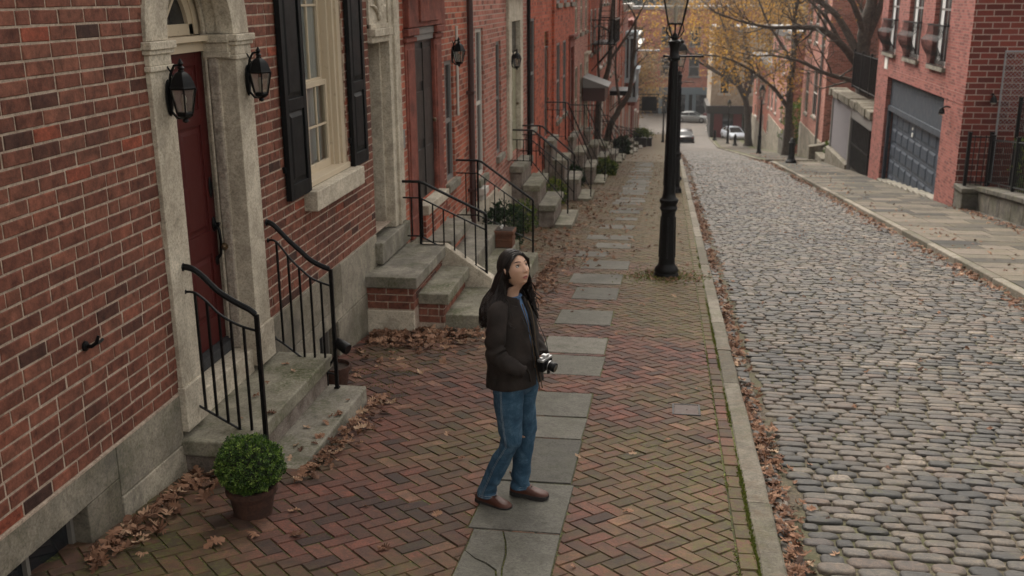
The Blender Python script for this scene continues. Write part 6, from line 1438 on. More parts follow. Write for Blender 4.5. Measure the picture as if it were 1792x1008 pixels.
for n_ in range(30):
    y = rl.uniform(8.6, 10.3); x = rl.uniform(-3.15,-1.9); put_leaf(x, y, zg(y)+.008, rl.uniform(.06,.11), 'scattered brown leaf on the mossy bricks before the brick and stone stoop', G)
for n_ in range(34):
    y = rl.uniform(4.8, 14); x = rl.uniform(-2.2,.5)
    if abs(x+.87) < .3 and abs(y-5.9) < .4: continue
    put_leaf(x, y, zg(y)+.008, rl.uniform(.04,.075), 'small stray leaf lying on the brick sidewalk', G)
lit = MB()
def drift(n, fx, fy, s0, s1, dz=.03, zoff=0.0):
    for _ in range(n):
        x, y = fx(), fy(); 
        if callable(x): x = x(y)
        add_leaf(lit, SH[rl.randrange(9)], (x, y, zg(y)+zoff+.008+rl.random()*dz), rl.uniform(s0, s1), rl.uniform(0,6.28), rl.gauss(0,.35), rl.gauss(0,.35), rl.random() < .3, min(1, max(0, rl.gauss(.45,.22))))
def gy(a, b, p=1.0): return lambda: a+(b-a)*rl.random()**p
def clump(f, sc_, th): 
    def g():
        while True:
            y = f()
            if mnoise.noise(Vector((y*sc_, 3.3, 0))) > th-rl.random()*.35: return y
    return g
drift(1050, lambda: KO+.03+abs(rl.gauss(0,.075)), clump(gy(4.0, 30, 1.5), 1.1, .0), .05, .10, .025, -.10)
drift(600, lambda: KO+.05+abs(rl.gauss(0,.12)), gy(14, 75), .06, .11, .02, -.10)
drift(1200, lambda: RK-.03-abs(rl.gauss(0,.16)), clump(gy(9, 60), .5, -.1), .06, .12, .04, -.10)
drift(260, lambda: RK+.3+abs(rl.gauss(0,.5)), gy(10, 70), .06, .11, .02)
drift(420, lambda: 7.65-abs(rl.gauss(0,.16)), gy(12, 28), .06, .11, .03)
drift(320, lambda: rl.uniform(KO+.3, RK-.3), gy(5, 50), .04, .08, .01, -.09)
drift(60, lambda: XW+.12+abs(rl.gauss(0,.10)), gy(4.5, 6.0), .07, .12, .03); drift(70, lambda: -2.43+abs(rl.gauss(0,.07)), gy(5.95, 7.95), .05,.09,.02)
drift(330, lambda: XW+.1+abs(rl.gauss(0,.5)), lambda: 10.66-abs(rl.gauss(0,.3)), .07, .13, .05)
drift(200, lambda: -1.95+abs(rl.gauss(0,.14)), gy(10.8, 12.4), .06,.1,.02); drift(260, lambda: -1.85+abs(rl.gauss(0,.2)), gy(12.4, 16.5), .06,.1,.02)
drift(600, lambda: -2.0+rl.gauss(0,.55), gy(15.6, 30), .06,.11,.02); drift(500, lambda: rl.uniform(-2.3,.4), gy(16, 60), .05,.1,.01); drift(160, lambda: .05+rl.gauss(0,.3), gy(14.6, 15.6), .04,.07,.01)
tag(obj('leaf_litter', lit, M['leaf'], smooth=True, ang=80), kind='stuff')
# moss and grass growing in the joints
mo = MB(); rm = random.Random(5)
def tufts(n, fx, fy, s):
    for _ in range(n):
        x, y = fx(), fy(); z = zg(y)-.004
        for q in range(3):
            a = rm.uniform(0,6.28); h_ = s*rm.uniform(.6,1.6); mo.cur = rm.random(); dx, dy = math.cos(a)*.004, math.sin(a)*.004; lx, ly = rm.gauss(0,.5)*h_, rm.gauss(0,.5)*h_
            mo.face([mo.vert((x-dx, y-dy, z)), mo.vert((x+dx, y+dy, z)), mo.vert((x+lx, y+ly, z+h_))])
tufts(3600, lambda: KI-.010+rm.gauss(0,.007), clump(gy(3, 18, 1.3), 2.3, .12), .011); tufts(500, lambda: .48+rm.gauss(0,.01), clump(gy(3, 12), 2.9, .2), .008); tufts(900, lambda: rm.gauss(.05,.28), lambda: 15.1+rm.gauss(0,.28), .03)
tufts(1800, lambda: rm.uniform(-3.1,-2.2), gy(8, 10.5), .008)
tag(obj('moss', mo, leafmat('moss_green', [(.03,.04,.006),(.09,.11,.015),(.16,.18,.03)])), kind='stuff')

for mb, T in PLANT: obj('foliage', mb, M['leaf_green'], T)
# ============================================================ THE WOMAN
def cloth(name, cols, scale=30, rough=.85, bump=.3, weave=400):
    t = NT(name); p = t.obj(); f = t.noise(p, scale*.3, 5, .65); c = t.ramp(f, [(.3, cols[0]), (.7, cols[1])]); g = t.noise(p, weave, 2)
    c = t.mix(.3, c, t.ramp(g, [(.35, (.6,.6,.6)), (.65, (1.4,1.4,1.4))]), 'MULTIPLY'); t.bump(t.math('ADD', t.noise(p, scale, 4), t.math('MULTIPLY', g, .3)), bump, .004); return t.done(c, rough, spec=.25)
M["jacket"] = cloth("dark_brown_jacket_cloth", [(.009,.0065,.0055),(.027,.0195,.0165)], 30, bump=.9)
M['jacket_in'] = cloth('jacket_lining', [(.02,.011,.012),(.035,.018,.02)])
M['shirt'] = cloth('blue_denim_shirt', [(.05,.10,.20),(.10,.18,.32)])
t = NT('blue_jeans_denim'); p = t.obj(); f = t.noise(p, 11, 6, .72, .4); P = t.sep(p)
c = t.ramp(f, [(.3, (.014,.036,.066)), (.5, (.028,.068,.112)), (.66, (.07,.125,.18))]); g = t.noise(p, 500, 2); c = t.mix(.35, c, t.ramp(g, [(.35, (.6,.6,.6)), (.65, (1.4,1.4,1.4))]), 'MULTIPLY'); t.bump(t.math('ADD', t.noise(p, 40, 4), g), .25, .003); M['jeans'] = t.done(c, .85, spec=.2)
M['stitch'] = paint('denim_stitch', (.20,.22,.24), .8)
t = NT('skin'); a = t.attr(); f = t.noise(t.obj(), 25, 3); c = t.mix(f, (.40,.235,.16), (.47,.285,.20))
c = t.mix(t.range(a, .2, .5), c, (.27,.085,.07)); c = t.mix(t.range(a, .75, .95), c, (.03,.02,.016)); t.b.inputs['Subsurface Weight'].default_value = .08; t.b.inputs['Subsurface Radius'].default_value = (.01,.004,.002); t.b.inputs['Subsurface Scale'].default_value = .6; M['skin'] = t.done(c, .45, spec=.4)
t = NT('dark_hair'); c = t.mix(t.attr(), (.007,.0045,.004), (.018,.011,.008)); M['hair'] = t.done(c, .5, spec=.28)
M['shoe'] = paint('brown_leather', (.06,.020,.012), .45, .35, .3, spec=.3, scale=20); M['sole'] = paint('dark_rubber_sole', (.014,.012,.011), .8)
M['eye_w'] = paint('eye_white', (.38,.34,.31), .2); M['iris'] = paint('dark_iris', (.008,.005,.004), .1)
PE = local(thing('person', 'woman in dark brown jacket and blue jeans looking up, camera hanging at her front', 'person', (-.94, 5.9, zg(5.9)), R(-21)))
pn = lambda v, s, o=0: mnoise.noise(Vector((v[0]*s+o, v[1]*s, v[2]*s)))
def loft(mb, stations, n=28, disp=None, caps=True, a0=0, a1=2*math.pi, close=True, power=1.0):
    """stations: (cx, cy, cz, rx, ry[, tilt]) horizontal-ish ellipses, smooth interpolated upstream"""
    rings = []
    for s_ in stations:
        cx, cy, cz, rx, ry = s_[:5]; tilt = s_[5] if len(s_) > 5 else 0; ring = []
        m = n if close else n+1
        for k in range(m):
            a = a0+(a1-a0)*k/n; ca, sa = math.cos(a), math.sin(a); e = power
            x = math.copysign(abs(ca)**e, ca)*rx; y = math.copysign(abs(sa)**e, sa)*ry; v = Vector((cx+x, cy+y, cz+x*tilt))
            if disp: d = disp(v, a); v += Vector((ca, sa, 0))*d
            ring.append(mb.vert(v))
        rings.append(ring)
    for A, B in zip(rings, rings[1:]):
        m = len(A)
        for k in range(m if close else m-1): mb.face((A[k], A[(k+1)%m], B[(k+1)%m], B[k]))
    if caps: mb.face(rings[0][::-1]); mb.face(rings[-1])
    return rings
def densify(st_, k=5):
    out = []
    for i in range(len(st_)-1):
        p0, p1, p2, p3 = [st_[max(0, min(len(st_)-1, j))] for j in (i-1, i, i+1, i+2)]
        for q in range(k):
            t_ = q/k; out.append(tuple(.5*((2*b)+(-a+c)*t_+(2*a-5*b+4*c-d)*t_*t_+(-a+3*b-3*c+d)*t_**3) for a, b, c, d in zip(p0, p1, p2, p3)))
    out.append(tuple(st_[-1])); return out
# ---- head and body skin
HC = Vector((.062, 0, 1.568)); HT = Matrix.Rotation(R(-25), 3, 'Y') @ Matrix.Identity(3); HY = Matrix.Rotation(R(-22), 3, 'Z')
def headxf(v): return HC + HY @ (HT @ Vector(v))
g2 = lambda y, z, y0, z0, sy, sz: math.exp(-((y-y0)/sy)**2-((z-z0)/sz)**2)
def head_pt(th, ph):
    d = Vector((math.sin(th)*math.cos(ph), math.sin(th)*math.sin(ph), math.cos(th)))
    x, y, z = d.x*.090, d.y*.0735, d.z*.112
    if z < 0:
        k = -z/.112; y *= 1-.36*k**1.6; 
        if x > 0: x *= 1+.05*k
        else: x *= 1-.25*k
    if x > 0:
        fr = min(1, x/.05); ay = abs(y)
        x -= .004*g2(ay, z, .034, .008, .017, .015)*fr*2.1
        x += .0035*g2(ay, z, .03, .030, .022, .010)*fr
        x += .0045*g2(ay, z, .040, -.022, .018, .018)*fr
        zz = max(0, min(1, (.018-z)/.050)); nose = (zz**1.2)*.0175*math.exp(-(y/(.0075+.005*zz))**2)
        if z < -.032: nose *= math.exp(-((z+.032)/.0055)**2)
        x += nose*fr; x += .006*g2(ay, z, .012, -.032, .006, .006)*fr*.6
        x += .0075*g2(y, z, 0, -.058, .021, .0065)*fr+.0065*g2(y, z, 0, -.070, .017, .0065)*fr-.0035*g2(y, z, 0, -.0640, .024, .0022)*fr
        x += .010*g2(y, z, 0, -.094, .020, .014)*fr; x -= .003*g2(y, z, 0, -.081, .018, .006)*fr
    return Vector((x, y, z))
FACE = []; bd = MB(); NL, NP = 84, 96; rings = []
for i in range(NL+1):
    th = .02+(R(146)-.02)*i/NL; ring = []
    for k in range(NP):
        u = k/NP; ph = 2*math.pi*u; ph = ph-.45*math.sin(ph)     # more columns towards the face
        v = head_pt(th, ph); y, z = v.y, v.z; bd.cur = 0
        if v.x > .03:
            if g2(y, z, 0, -.0635, .024, .0105) > .52: bd.cur = .6
        FACE.append(v.copy()); ring.append(bd.vert(headxf(v)))
    rings.append(ring)
bd.cur = 0; last = [Vector(bd.v[i]) for i in rings[-1]]; cl = sum(last, Vector())/len(last)
for (c, rx, ry, w_) in (((.038,0,1.452), .048, .047, .5), ((.032,0,1.43), .045, .044, .9), ((.026,0,1.40), .047, .049, 1), ((.020,0,1.375), .062, .075, 1), ((.02,0,1.34), .075, .12, 1), ((.03,0,1.28), .09, .155, 1), ((.04,0,1.15), .10, .15, 1), ((.05,0,1.0), .085, .13, 1), ((.045,0,.88), .09, .15, 1)):
    ring = []
    for k in range(NP):
        u = k/NP; ph = 2*math.pi*u; ph = ph-.45*math.sin(ph); v = Vector((c[0]+rx*math.cos(ph), c[1]+ry*math.sin(ph), c[2])); 
        if w_ < 1: v = last[k]*(1-w_)+v*w_ if w_ != .5 else (last[k]*.45+v*.55)
        ring.append(bd.vert(v))
    rings.append(ring)
bd.face(rings[0][::-1])
for A, B in zip(rings, rings[1:]):
    for k in range(NP): bd.face((A[k], B[k], B[(k+1)%NP], A[(k+1)%NP]))
bd.face(rings[-1])
for s_ in (-1, 1):    # legs, arms, ears inside the same body
    for hip, kn_, an in (((.045, s_*.09, .92), ((.07, s_*.095, .47)), ((-.11, -.09, .09) if s_ < 0 else (.03, .12, .09))),): bd.tube([hip, kn_, an], [.08, .052, .035], 12)
    ec = [headxf((-.004+.016*math.cos(a)*.8, s_*(.073+.006*(1+math.cos(a))), -.006+.028*math.sin(a))) for a in [i*math.pi/6-.3 for i in range(10)]]
    bd.tube(ec, [.005,.006,.006,.006,.006,.006,.006,.006,.007,.006], 7); bd.ball(headxf((.004, s_*.074, -.012)), (.010,.006,.017))
SH_ = {-1: ((.03,-.175,1.325), (.035,-.235,1.09), (.155,-.165,.985), (.13,-.105,.93)), 1: ((.03,.175,1.325), (.01,.235,1.09), (.14,.165,.985), (.12,.105,.93))}
for s_, (a, b, c, d) in SH_.items():
    bd.tube([a, b, c], [.042,.036,.026], 10); D = (Vector(d)-Vector(c)).normalized(); side = Vector((0,0,1)).cross(D).normalized(); dn = D.cross(side).normalized()
    bd.tube([Vector(c), Vector(c)+D*.045, Vector(d)+D*.02], [(.026,.018),(.036,.015),(.038,.012)], 10)          # palm
    for f_ in range(4):
        r0 = Vector(d)+D*.015+side*(f_-1.5)*.019; Lf = (.062,.072,.068,.052)[f_]; bd.tube([r0, r0+D*Lf*.45+dn*.004, r0+D*Lf*.8+dn*.016, r0+D*Lf*.95+dn*.028], [.0088,.0085,.0078,.006], 8)
    t0 = Vector(c)+D*.03-side*s_*.03*(-1); up_ = Vector((0,0,1)); bd.tube([Vector(c)+D*.02+up_*.008, Vector(c)+D*.05+up_*.030+side*.012, Vector(c)+D*.075+up_*.034+side*.012], [.012,.0105,.008], 8)
obj('body', bd, M['skin'], PE, smooth=True, ang=100)
for s_ in (-1, 1):
    e = MB(); c = headxf((.0672, s_*.031, .0085)); e.ball(c, (.0115,.0125,.0100), 16, 12); eo = obj('eye', e, M['eye_w'], PE, smooth=True, ang=180)
    e = MB(); c = headxf((.0728, s_*.0305, .0095)); e.ball(c, .0071, 12, 8); obj('iris', e, M['iris'], eo, smooth=True)
def onface(y, z, d=.0): v = min((q for q in FACE if q.x > .02), key=lambda q: (q.y-y)**2+(q.z-z)**2); return headxf((v.x+d, y, z))
for s_ in (-1, 1):
    e = MB(); n_ = 9; e.tube([onface(s_*(.012+.038*i/n_), .0300+.0055*math.sin(i/n_*2.6), .0004) for i in range(n_+1)], [.0019+.0012*math.sin(math.pi*min(1, i/n_*1.15)) if i < n_ else .0006 for i in range(n_+1)], 6); obj('eyebrow', e, M['hair'], PE, smooth=True)
    e = MB(); e.tube([onface(s_*(.0175+.0275*i/n_), .0115+.0062*math.sin(i/n_*math.pi*.93), .0022) for i in range(n_+1)], [.0009+.0010*math.sin(math.pi*i/n_) for i in range(n_+1)], 6); obj('eyelashes', e, M['hair'], PE, smooth=True)
# ---- hair
hr = MB(); rh = random.Random(12); CC = Vector((-.021, 0, .014)); CR = Vector((.096, .083, .109))
hr.cur = .15; nn, mm = 40, 28; rings = []
for i in range(mm+1):
    th = .02+2.15*i/mm; ring = []
    for k in range(nn):
        ph = 2*math.pi*k/nn; d = Vector((math.sin(th)*math.cos(ph), math.sin(th)*math.sin(ph), math.cos(th))); q = 1+.012*math.sin(ph*23+th*3)-.02*max(0, math.cos(ph))*abs(math.sin(ph*5+th*8))
        ring.append(hr.vert(headxf((CC.x+d.x*CR.x*q, CC.y+d.y*CR.y*q, CC.z+d.z*CR.z*q))))
    rings.append(ring)
hr.face(rings[0][::-1])
for A, B in zip(rings, rings[1:]):
    for k in range(nn): hr.face((A[k], B[k], B[(k+1)%nn], A[(k+1)%nn]))
hr.cur = .1
loft(hr, densify([(.014,0,1.585,.048,.070),(-.004,0,1.53,.060,.086),(-.02,0,1.46,.062,.095),(-.035,0,1.40,.068,.125),(-.060,0,1.34,.072,.160),(-.085,0,1.27,.055,.165),(-.09,0,1.215,.03,.13)], 4), 40, lambda v, a: .006*math.sin(a*31+v.z*9)+.008*pn(v, 16))
def jr(z):   # jacket outline radii by height
    z = max(.8, min(1.42, z)); T_ = [(.80,.160,.198),(.95,.146,.190),(1.10,.136,.188),(1.22,.128,.190),(1.30,.110,.185),(1.36,.088,.13),(1.42,.08,.085)]
    for a, b in zip(T_, T_[1:]):
        if a[0] <= z <= b[0]: k = (z-a[0])/(b[0]-a[0]); return a[1]+(b[1]-a[1])*k, a[2]+(b[2]-a[2])*k
    return T_[-1][1:]
JX = lambda z: .03+.02*(1.3-z)/.5
def hair_r(z):
    T_ = [(1.10,.165,.205),(1.20,.168,.215),(1.28,.165,.215),(1.33,.16,.20),(1.38,.145,.165),(1.42,.115,.12),(1.45,.09,.085)]
    z = max(1.10, min(1.45, z))
    for a, b in zip(T_, T_[1:]):
        if a[0] <= z <= b[0]: k = (z-a[0])/(b[0]-a[0]); return a[1]+(b[1]-a[1])*k+lj, a[2]+(b[2]-a[2])*k+lj
def strand(s_, q, lay, L_end):
    """q 0 front .. 1 back"""
    global lj; lj = rh.uniform(-.012, .016)
    st_ = Vector((.060-.14*q, .020+.004*rh.gauss(0,1), 0)); d0 = Vector(((st_.x-CC.x)/CR.x, (st_.y-CC.y)/CR.y, 0)); d0.z = math.sqrt(max(.02, 1-d0.x**2-d0.y**2)); d0.normalize()
    ex = (-.16 if s_ < 0 else .02)-1.0*q**1.2*.9; ex += rh.gauss(0,.06)
    d1 = Vector((max(-.98, ex), s_*math.sqrt(max(.03, 1-min(.96, ex*ex))), -.30+.1*rh.random())).normalized(); pts = []
    for i in range(9):
        t_ = i/8; d = (d0*(1-t_)+d1*t_+Vector((.25*math.sin(math.pi*t_)*(1-q), s_*.25*math.sin(math.pi*t_), .3*math.sin(math.pi*t_)))).normalized(); rr = 1.02+lay
        pts.append(headxf((CC.x+d.x*CR.x*rr, CC.y+d.y*CR.y*rr, CC.z+d.z*CR.z*rr)))
    p = pts[-1].copy(); lj2 = 0; ph = rh.choice((0, 1.1, 2.3, 3.5, 4.4))+rh.gauss(0,.35); amp = rh.uniform(.010, .024); fw = rh.uniform(-.01, .075); n_ = 11; z0 = p.z; out = Vector((p.x-.03, p.y, 0)).normalized()
    for i in range(1, n_+1):
        t_ = i/n_; z = z0+(L_end-z0)*t_; v = Vector((p.x+(fw*(1-q)**1.5-.02*q)*t_, p.y+s_*(.02*t_+.016*math.sin(math.pi*min(1, t_*1.3))), z)); v += Vector((math.sin(ph+t_*7), math.cos(ph*1.3+t_*6), 0))*amp*t_*1.4
        if z < 1.45:
            rx, ry = hair_r(z); cx = JX(z)-.01; rx = rx if v.x < cx else jr(z)[0]+.030+.12*max(0, 1.35-z)*.5; e = math.hypot((v.x-cx)/rx, v.y/ry)
            if e < 1 and e > 1e-3: v.x = cx+(v.x-cx)/e; v.y = v.y/e*.96
        pts.append(v)
    hr.cur = rh.random()**1.6; r0 = rh.uniform(.003, .0065); m_ = len(pts); hr.tube(pts, [(r0*(1.0 if i < m_-5 else (m_-i)/5.5)+.0006, r0*.5) for i in range(m_)], 5)
for k in range(520):
    s_ = -1 if k % 2 else 1; q = rh.random(); strand(s_, q, rh.uniform(-.01, .085), rh.uniform(1.22, 1.34) if q > .15 else rh.uniform(1.25, 1.38))
for k in range(60):      # short loose hair round the face
    s_ = -1 if k % 3 else 1; y0 = rh.uniform(.004,.03)*s_; a = Vector((.070+rh.uniform(-.02,.008), y0, .085)); m_ = Vector((.060+rh.uniform(-.02,.012), s_*.066, .045)); b = Vector((.018+rh.uniform(-.03,.012), s_*.083, -.01)); c = Vector((-.005+rh.uniform(-.03,.01), s_*.086, -.06))
    hr.cur = rh.random()**1.5; hr.tube([headxf(v) for v in (a, m_, b, c)], [.0035,.0045,.004,.001], 5)
for k in range(90):      # back curtain
    q = rh.uniform(.7, 1); strand(rh.choice((-1,1)), q, rh.uniform(0,.03), rh.uniform(1.22, 1.30))
obj('hair', hr, M['hair'], PE, smooth=True, ang=100)
# ---- shirt
sh_ = MB(); loft(sh_, densify([(.045,0,.84,.12,.165),(.045,0,1.0,.115,.16),(.035,0,1.15,.115,.165),(.03,0,1.28,.10,.16),(.024,0,1.35,.078,.10),(.028,0,1.385,.062,.066),(.034,0,1.405,.064,.066)]), 32, lambda v, a: .004*pn(v, 14)); obj('shirt', sh_, M['shirt'], PE, smooth=True, ang=80)
# ---- jeans
SEAM = []
def leg(hip, knee, ankle, s_):
    m_ = MB(); st_ = [(hip[0],hip[1],.93,.105,.095),(hip[0]+.002,hip[1],.80,.100,.094),((hip[0]*2+knee[0])/3,hip[1]*.99,.68,.086,.084),((hip[0]+knee[0]*2)/3,(hip[1]+knee[1])/2,.57,.077,.076),(knee[0],knee[1],.47,.067,.066),
          (knee[0]*.6+ankle[0]*.4,knee[1]*.6+ankle[1]*.4,.34,.064,.063),(knee[0]*.25+ankle[0]*.75,knee[1]*.25+ankle[1]*.75,.20,.062,.060),(ankle[0],ankle[1],.10,.062,.059),(ankle[0]-.002,ankle[1],.062,.064,.060)]
    def dsp(v, a):
        z = v.z; w_ = .007*(1.5*abs(math.sin(z*40+1.6*math.cos(a-.6)+3.2*pn(v, 6)))-.8)*(math.exp(-((z-.46)/.09)**2)*(1 if math.cos(a) < .4 else .4)+.9*math.exp(-((z-.12)/.07)**2)+.35*math.exp(-((z-.8)/.08)**2))
        return w_*1.2+.009*pn(v, 8, s_*5)+.006*pn((v.x, v.y, v.z*.45), 24)
    rgs = loft(m_, densify(st_, 9), 36, dsp, caps=False); SEAM.append([Vector(m_.v[r_[(27 if s_ < 0 else 9)]])+Vector((0, s_*.0012, 0)) for r_ in rgs if m_.v[r_[0]][2] < .88])
    n = 36; b0 = len(m_.v)-n       # turned hem
    inner = [m_.vert(Vector(m_.v[b0+k])*1.0+(Vector((ankle[0], ankle[1], m_.v[b0+k][2]))-Vector(m_.v[b0+k]))*.12+Vector((0,0,.03))) for k in range(n)]
    for k in range(n): m_.face((b0+k, b0+(k+1)%n, inner[(k+1)%n], inner[k]))
    return m_
jm = leg((.055,-.088), (.075,-.098), (-.105,-.092), -1); jl = leg((.055,.088), (.07,.105), (.022,.118), 1)
base_n = len(jm.v); jm.v += jl.v; jm.r += jl.r; jm.fm += jl.fm; jm.f += [tuple(i+base_n for i in f) for f in jl.f]
loft(jm, densify([(.05,0,.775,.075,.03),(.05,0,.80,.105,.15),(.048,0,.87,.118,.178),(.045,0,.95,.115,.165),(.045,0,1.0,.11,.155)], 4), 36, lambda v, a: .004*pn(v, 12)); jo = obj('jeans', jm, M['jeans'], PE, smooth=True, ang=100)
sm = MB()
for q in SEAM:
    for o_ in (-.004, .004): sm.tube([v+Vector((o_, 0, 0)) for v in q], .0011, 3)
for (hip, knee, ank) in (((.045,-.183,.86), (.06,-.170,.47), (-.105,-.160,.07)), ((.10,.0,.80),(.11,.035,.47),(.06,.05,.07))):
    sm.tube([tuple(a+(b-a)*t_ for a, b in zip(hip, knee)) for t_ in (0,.25,.5,.75)]+[tuple(a+(b-a)*t_ for a, b in zip(knee, ank)) for t_ in (0,.3,.6,1)], .0022, 4) if False else None
for ax, ay in ((-.105,-.092), (.022,.118)):
    for zz in (.070, .082): sm.tube([(ax-.002+.0655*math.cos(a), ay+.0610*math.sin(a), zz) for a in [i*math.pi/12 for i in range(25)]], .0012, 3)
obj('hem_stitching', sm, M['stitch'], jo)
# ---- shoes
def shoe(heel, toe):
    h, t_ = Vector((*heel, 0)), Vector((*toe, 0)); ax = (t_-h); L = ax.length; ax.normalize(); sd = Vector((-ax.y, ax.x, 0))
    S_ = [(.0,.026,.070),(.03,.037,.092),(.065,.040,.105),(.10,.040,.100),(.135,.041,.078),(.17,.045,.064),(.205,.047,.056),(.235,.042,.050),(.258,.030,.042),(.268,.012,.032)]; k = L/.268; up_ = MB(); rings = []
    for s_, wd, z1 in densify(S_, 3):
        ring = []
        for j in range(15): a = math.pi*j/14; c = math.cos(a); ring.append(up_.vert(h+ax*s_*k+sd*math.copysign(abs(c)**.7, c)*wd+Vector((0,0,.024+(z1-.024)*math.sin(a)**.75+.0018*math.sin(s_*160)*(1 if .1<s_<.17 else 0)))))
        rings.append(ring)
    for A, B in zip(rings, rings[1:]):
        for j in range(14): up_.face((A[j], B[j], B[j+1], A[j+1]))
    up_.face(rings[0]); up_.face(rings[-1][::-1]); so = obj('shoe', up_, M['shoe'], PE, smooth=True, ang=80)
    sl_ = MB(); rt, rb = [], []
    out = [(s_, wd+.004) for s_, wd, _ in densify(S_, 3)]; poly = [(s_, w_) for s_, w_ in out]+[(s_, -w_) for s_, w_ in out[::-1]]
    zb = lambda s_: 0 if s_ < .085 or .125 < s_ < .24 else (.012 if s_ <= .125 else (s_-.24)*.35)
    for s_, w_ in poly: rt.append(sl_.vert(h+ax*(s_*k)+sd*w_+Vector((0,0,.030)))); rb.append(sl_.vert(h+ax*(s_*k)+sd*w_+Vector((0,0,zb(s_)))))
    n = len(poly)
    for j in range(n): sl_.face((rb[j], rb[(j+1)%n], rt[(j+1)%n], rt[j]))
    m2 = len(out)
    for j in range(m2-1): sl_.face((rt[j], rt[j+1], rt[n-2-j], rt[n-1-j])); sl_.face((rb[j], rb[n-1-j], rb[n-2-j], rb[j+1]))
    obj('sole', sl_, M['sole'], so)
    lc = MB()
    for q in range(4): c = h+ax*(.095+.018*q)*k; zz = .108-.011*q; lc.tube([c-sd*.018+Vector((0,0,zz-.006)), c+Vector((0,0,zz+.001)), c+sd*.018+Vector((0,0,zz-.006))], .0022, 4)
    obj('laces', lc, M['sole'], so)
shoe((-.185,-.085), (.078,-.110)); shoe((-.045,.112), (.215,.145))
# ---- jacket: open-fronted shell, sleeves, collar and hood
jk = MB(); NA = 84; ZS = lin(.845, 1.385, 60); gap = lambda z: R(3.5+3.5*max(0, (z-.85)/.5)+7*max(0, (z-1.15)/.25)**1.4)
def jdisp(v, a):
    z = v.z; d = .014*pn((v.x, v.y, v.z*.45), 9)+.008*pn((v.x, v.y, v.z*.6), 19, 7); d += .006*math.sin(a*9+4*pn(v, 4))*max(0, (1.15-z)/.4)*.5
    d += .004*math.sin(z*60+3*math.cos(a))*math.exp(-((z-1.0)/.08)**2); return d
outer, innr = [], []
for z in ZS:
    rx, ry = jr(z); cx = JX(z); g_ = gap(z); A, B = [], []; slope = .05
    for k in range(NA+1):
        a = g_+(2*math.pi-2*g_)*k/NA; ca, sa = math.cos(a), math.sin(a); e = .88; x = math.copysign(abs(ca)**e, ca)*rx; y = math.copysign(abs(sa)**e, sa)*ry
        fl = .018*max(0, ca)**3*max(0, (1.2-z)/.4)
        v = Vector((cx+x, y, z+x*.12)); d = jdisp(v, a)+fl; nrm = Vector((ca, sa, 0)); A.append(jk.vert(v+nrm*d)); B.append(jk.vert(v+nrm*(d-.012)))
    outer.append(A); innr.append(B)
for i in range(len(ZS)-1):
    for k in range(NA): jk.face((outer[i][k], outer[i][k+1], outer[i+1][k+1], outer[i+1][k])); jk.face((innr[i][k], innr[i+1][k], innr[i+1][k+1], innr[i][k+1]))
    for k in (0, NA): jk.face((outer[i][k], outer[i+1][k], innr[i+1][k], innr[i][k]))
for i in (0, len(ZS)-1):
    for k in range(NA): jk.face((outer[i][k], outer[i][k+1], innr[i][k+1], innr[i][k]))
def sleeve(pts, rr, seed):
    P_ = densify([(*p, r) for p, r in zip(pts, rr)], 8); n = 26; ref = Vector((0,1,0)); rings = []; T_ = 0
    for i, q in enumerate(P_):
        c = Vector(q[:3]); t_ = (Vector(P_[min(i+1, len(P_)-1)][:3])-Vector(P_[max(i-1, 0)][:3])).normalized(); a_ = t_.cross(ref).normalized(); b_ = a_.cross(t_); ring = []; T_ = i/len(P_)
        for k in range(n):
            a = 2*math.pi*k/n; nr = a_*math.cos(a)+b_*math.sin(a); v = c+nr*q[3]; w_ = .0105*(1.3*abs(math.sin(i*.34+1.9*math.cos(a+.8)+3.4*pn(v, 7, seed)))-.75)*(math.exp(-((T_-.5)/.18)**2)+.55*math.exp(-((T_-.85)/.12)**2)+.25)+.006*pn(v, 13, seed+3)
            ring.append(jk.vert(c+nr*(q[3]+w_)))
        rings.append(ring)
    for A, B in zip(rings, rings[1:]):
        for k in range(n): jk.face((A[k], A[(k+1)%n], B[(k+1)%n], B[k]))
    jk.face(rings[0][::-1]); jk.face(rings[-1])
sleeve([(.03,-.085,1.365),(.035,-.165,1.335),(.045,-.205,1.25),(.045,-.228,1.17),(.055,-.234,1.10),(.10,-.222,1.05),(.16,-.188,1.01),(.198,-.158,.985)], [.045,.062,.062,.059,.058,.053,.048,.043], 1)
sleeve([(.03,.085,1.365),(.03,.165,1.335),(.025,.205,1.25),(.02,.228,1.17),(.025,.234,1.10),(.07,.222,1.05),(.12,.188,1.01),(.16,.158,.985)], [.045,.062,.062,.059,.058,.053,.048,.043], 9)
# pocket welt, chest flap, hem band
jk.tube([(.205,-.140,1.02),(.218,-.112,.96),(.218,-.098,.91)], .007, 6)
col = MB()
for (z, rx, ry, cx, op) in (): pass
ringsC = []
for j, (z, rx, ry, cx, up_) in enumerate([(1.355,.092,.105,.026,0),(1.385,.084,.090,.028,.0),(1.42,.082,.088,.026,.0),(1.438,.086,.096,.022,0),(1.425,.098,.110,.018,0),(1.395,.110,.122,.016,0)]):
    ring = []; g_ = R(17+4*j)
    for k in range(33): a = g_+(2*math.pi-2*g_)*k/32; ring.append(jk.vert((cx+rx*math.cos(a), ry*math.sin(a), z-.035*max(0, math.cos(a))+.006*pn((a, j, 0), 2))))
    ringsC.append(ring)
for A, B in zip(ringsC, ringsC[1:]):
    for k in range(32): jk.face((A[k], A[k+1], B[k+1], B[k]))
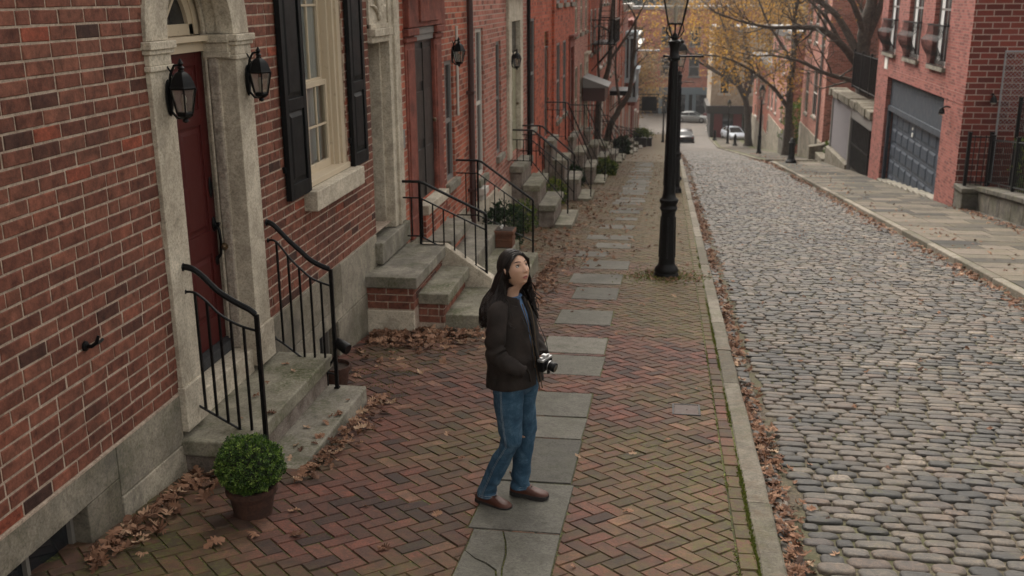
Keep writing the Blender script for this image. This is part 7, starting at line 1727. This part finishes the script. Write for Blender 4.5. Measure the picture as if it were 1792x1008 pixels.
# hood lying on the back
hd = []
for i in range(13):
    a = math.pi*(.42+1.16*i/12); hd.append((.015+.115*math.cos(a), .135*math.sin(a), 1.375-.035*(1-abs(math.cos(a)))+(.0)))
jk.tube(hd, [.012+.018*math.sin(math.pi*i/12) for i in range(13)], 12)
jk.ball((-.085, 0, 1.335), (.032,.08,.045), 16, 10)
jo = obj('jacket', jk, M['jacket'], PE, smooth=True, ang=80)
zp = MB()
for s_ in (1, -1): zp.tube([(JX(z)+jr(z)[0]*math.cos(gap(z))+.012+.018*max(0, (1.2-z)/.4), s_*math.sin(gap(z))**.88*jr(z)[1], z+jr(z)[0]*.12) for z in lin(.81, 1.36, 22)], .0035, 5)
M['zip'] = paint('dull_brass_zip', (.10,.07,.045), .45, metal=.6); obj('zipper', zp, M['zip'], jo)
# ---- camera on a strap, hanging in front of her: a thing of its own
CA = local(thing('camera', 'black and silver camera hanging at the woman\'s front on a thin strap', 'camera', PE.location, R(-21)))
m_ = MB(); cx, cz = .262, 1.005; m_.box(cx-.018, cx+.022, -.062, .062, cz-.040, cz+.022); obj('body', m_, M['iron'], CA, bev=.004)
m_ = MB(); m_.box(cx-.017, cx+.021, -.061, .061, cz+.022, cz+.036); m_.prism([(-.026, cz+.036), (.026, cz+.036), (.015, cz+.056), (-.015, cz+.056)], lambda a, b, d: (d, a, b), cx-.015, cx+.018); m_.lathe([(.011,0),(.011,.012)], (cx, -.043, cz+.036), 14); m_.lathe([(.009,0),(.009,.009)], (cx, .045, cz+.036), 14)
M['silver'] = paint('satin_silver', (.42,.42,.42), .35, .05, .05, metal=.8); obj('top_plate', m_, M['silver'], CA, bev=.002)
def along_x(m_, prof, n=20):
    m_.lathe(prof, (0,0,0), n, caps=True); m_.xform(Matrix.Translation((cx+.022, 0, cz-.008)) @ Matrix.Rotation(R(12), 4, 'Y') @ Matrix.Rotation(R(90), 4, 'Y')); return m_
obj('lens', along_x(MB(), [(.030,0),(.031,.02),(.029,.022),(.029,.038),(.031,.04),(.031,.052),(.028,.056)]), M['iron'], CA, smooth=True, ang=40); obj('lens_ring', along_x(MB(), [(.0315,.010),(.0318,.014)]), M['silver'], CA); obj('lens_glass', along_x(MB(), [(.024,.0565),(.022,.0575)]), M['darkglass'], CA)
st_ = MB()
for s_ in (-1, 1): st_.tube([(cx, s_*.062, cz+.02), (cx-.03, s_*.068, cz+.13), (.165, s_*.070, 1.26), (.10, s_*.068, 1.36), (.045, s_*.074, 1.405), (-.02, s_*.055, 1.41), (-.045, 0, 1.405)], [(.004,.0015)]*7, 6)
obj('strap', st_, M['iron'], CA); cp = MB(); cp.tube([(cx+.012,.03,cz-.04),(cx+.014,.028,cz-.075)], [(.012,.012),(.02,.006)], 8); obj('hanging_flap', cp, M['iron'], CA)
# ============================================================ HAZE
m = bpy.data.materials.new('autumn_haze'); m.use_nodes = True; nt = m.node_tree; nt.nodes.clear()
o_ = nt.nodes.new('ShaderNodeOutputMaterial'); v_ = nt.nodes.new('ShaderNodeVolumePrincipled'); v_.inputs['Color'].default_value = (.93, .93, .95, 1); v_.inputs['Density'].default_value = .00035; v_.inputs['Anisotropy'].default_value = .2
nt.links.new(v_.outputs[0], o_.inputs['Volume'])
mb = MB(); mb.box(-175, 175, -30, 470, -18, 48); tag(obj('haze', mb, m), kind='stuff')
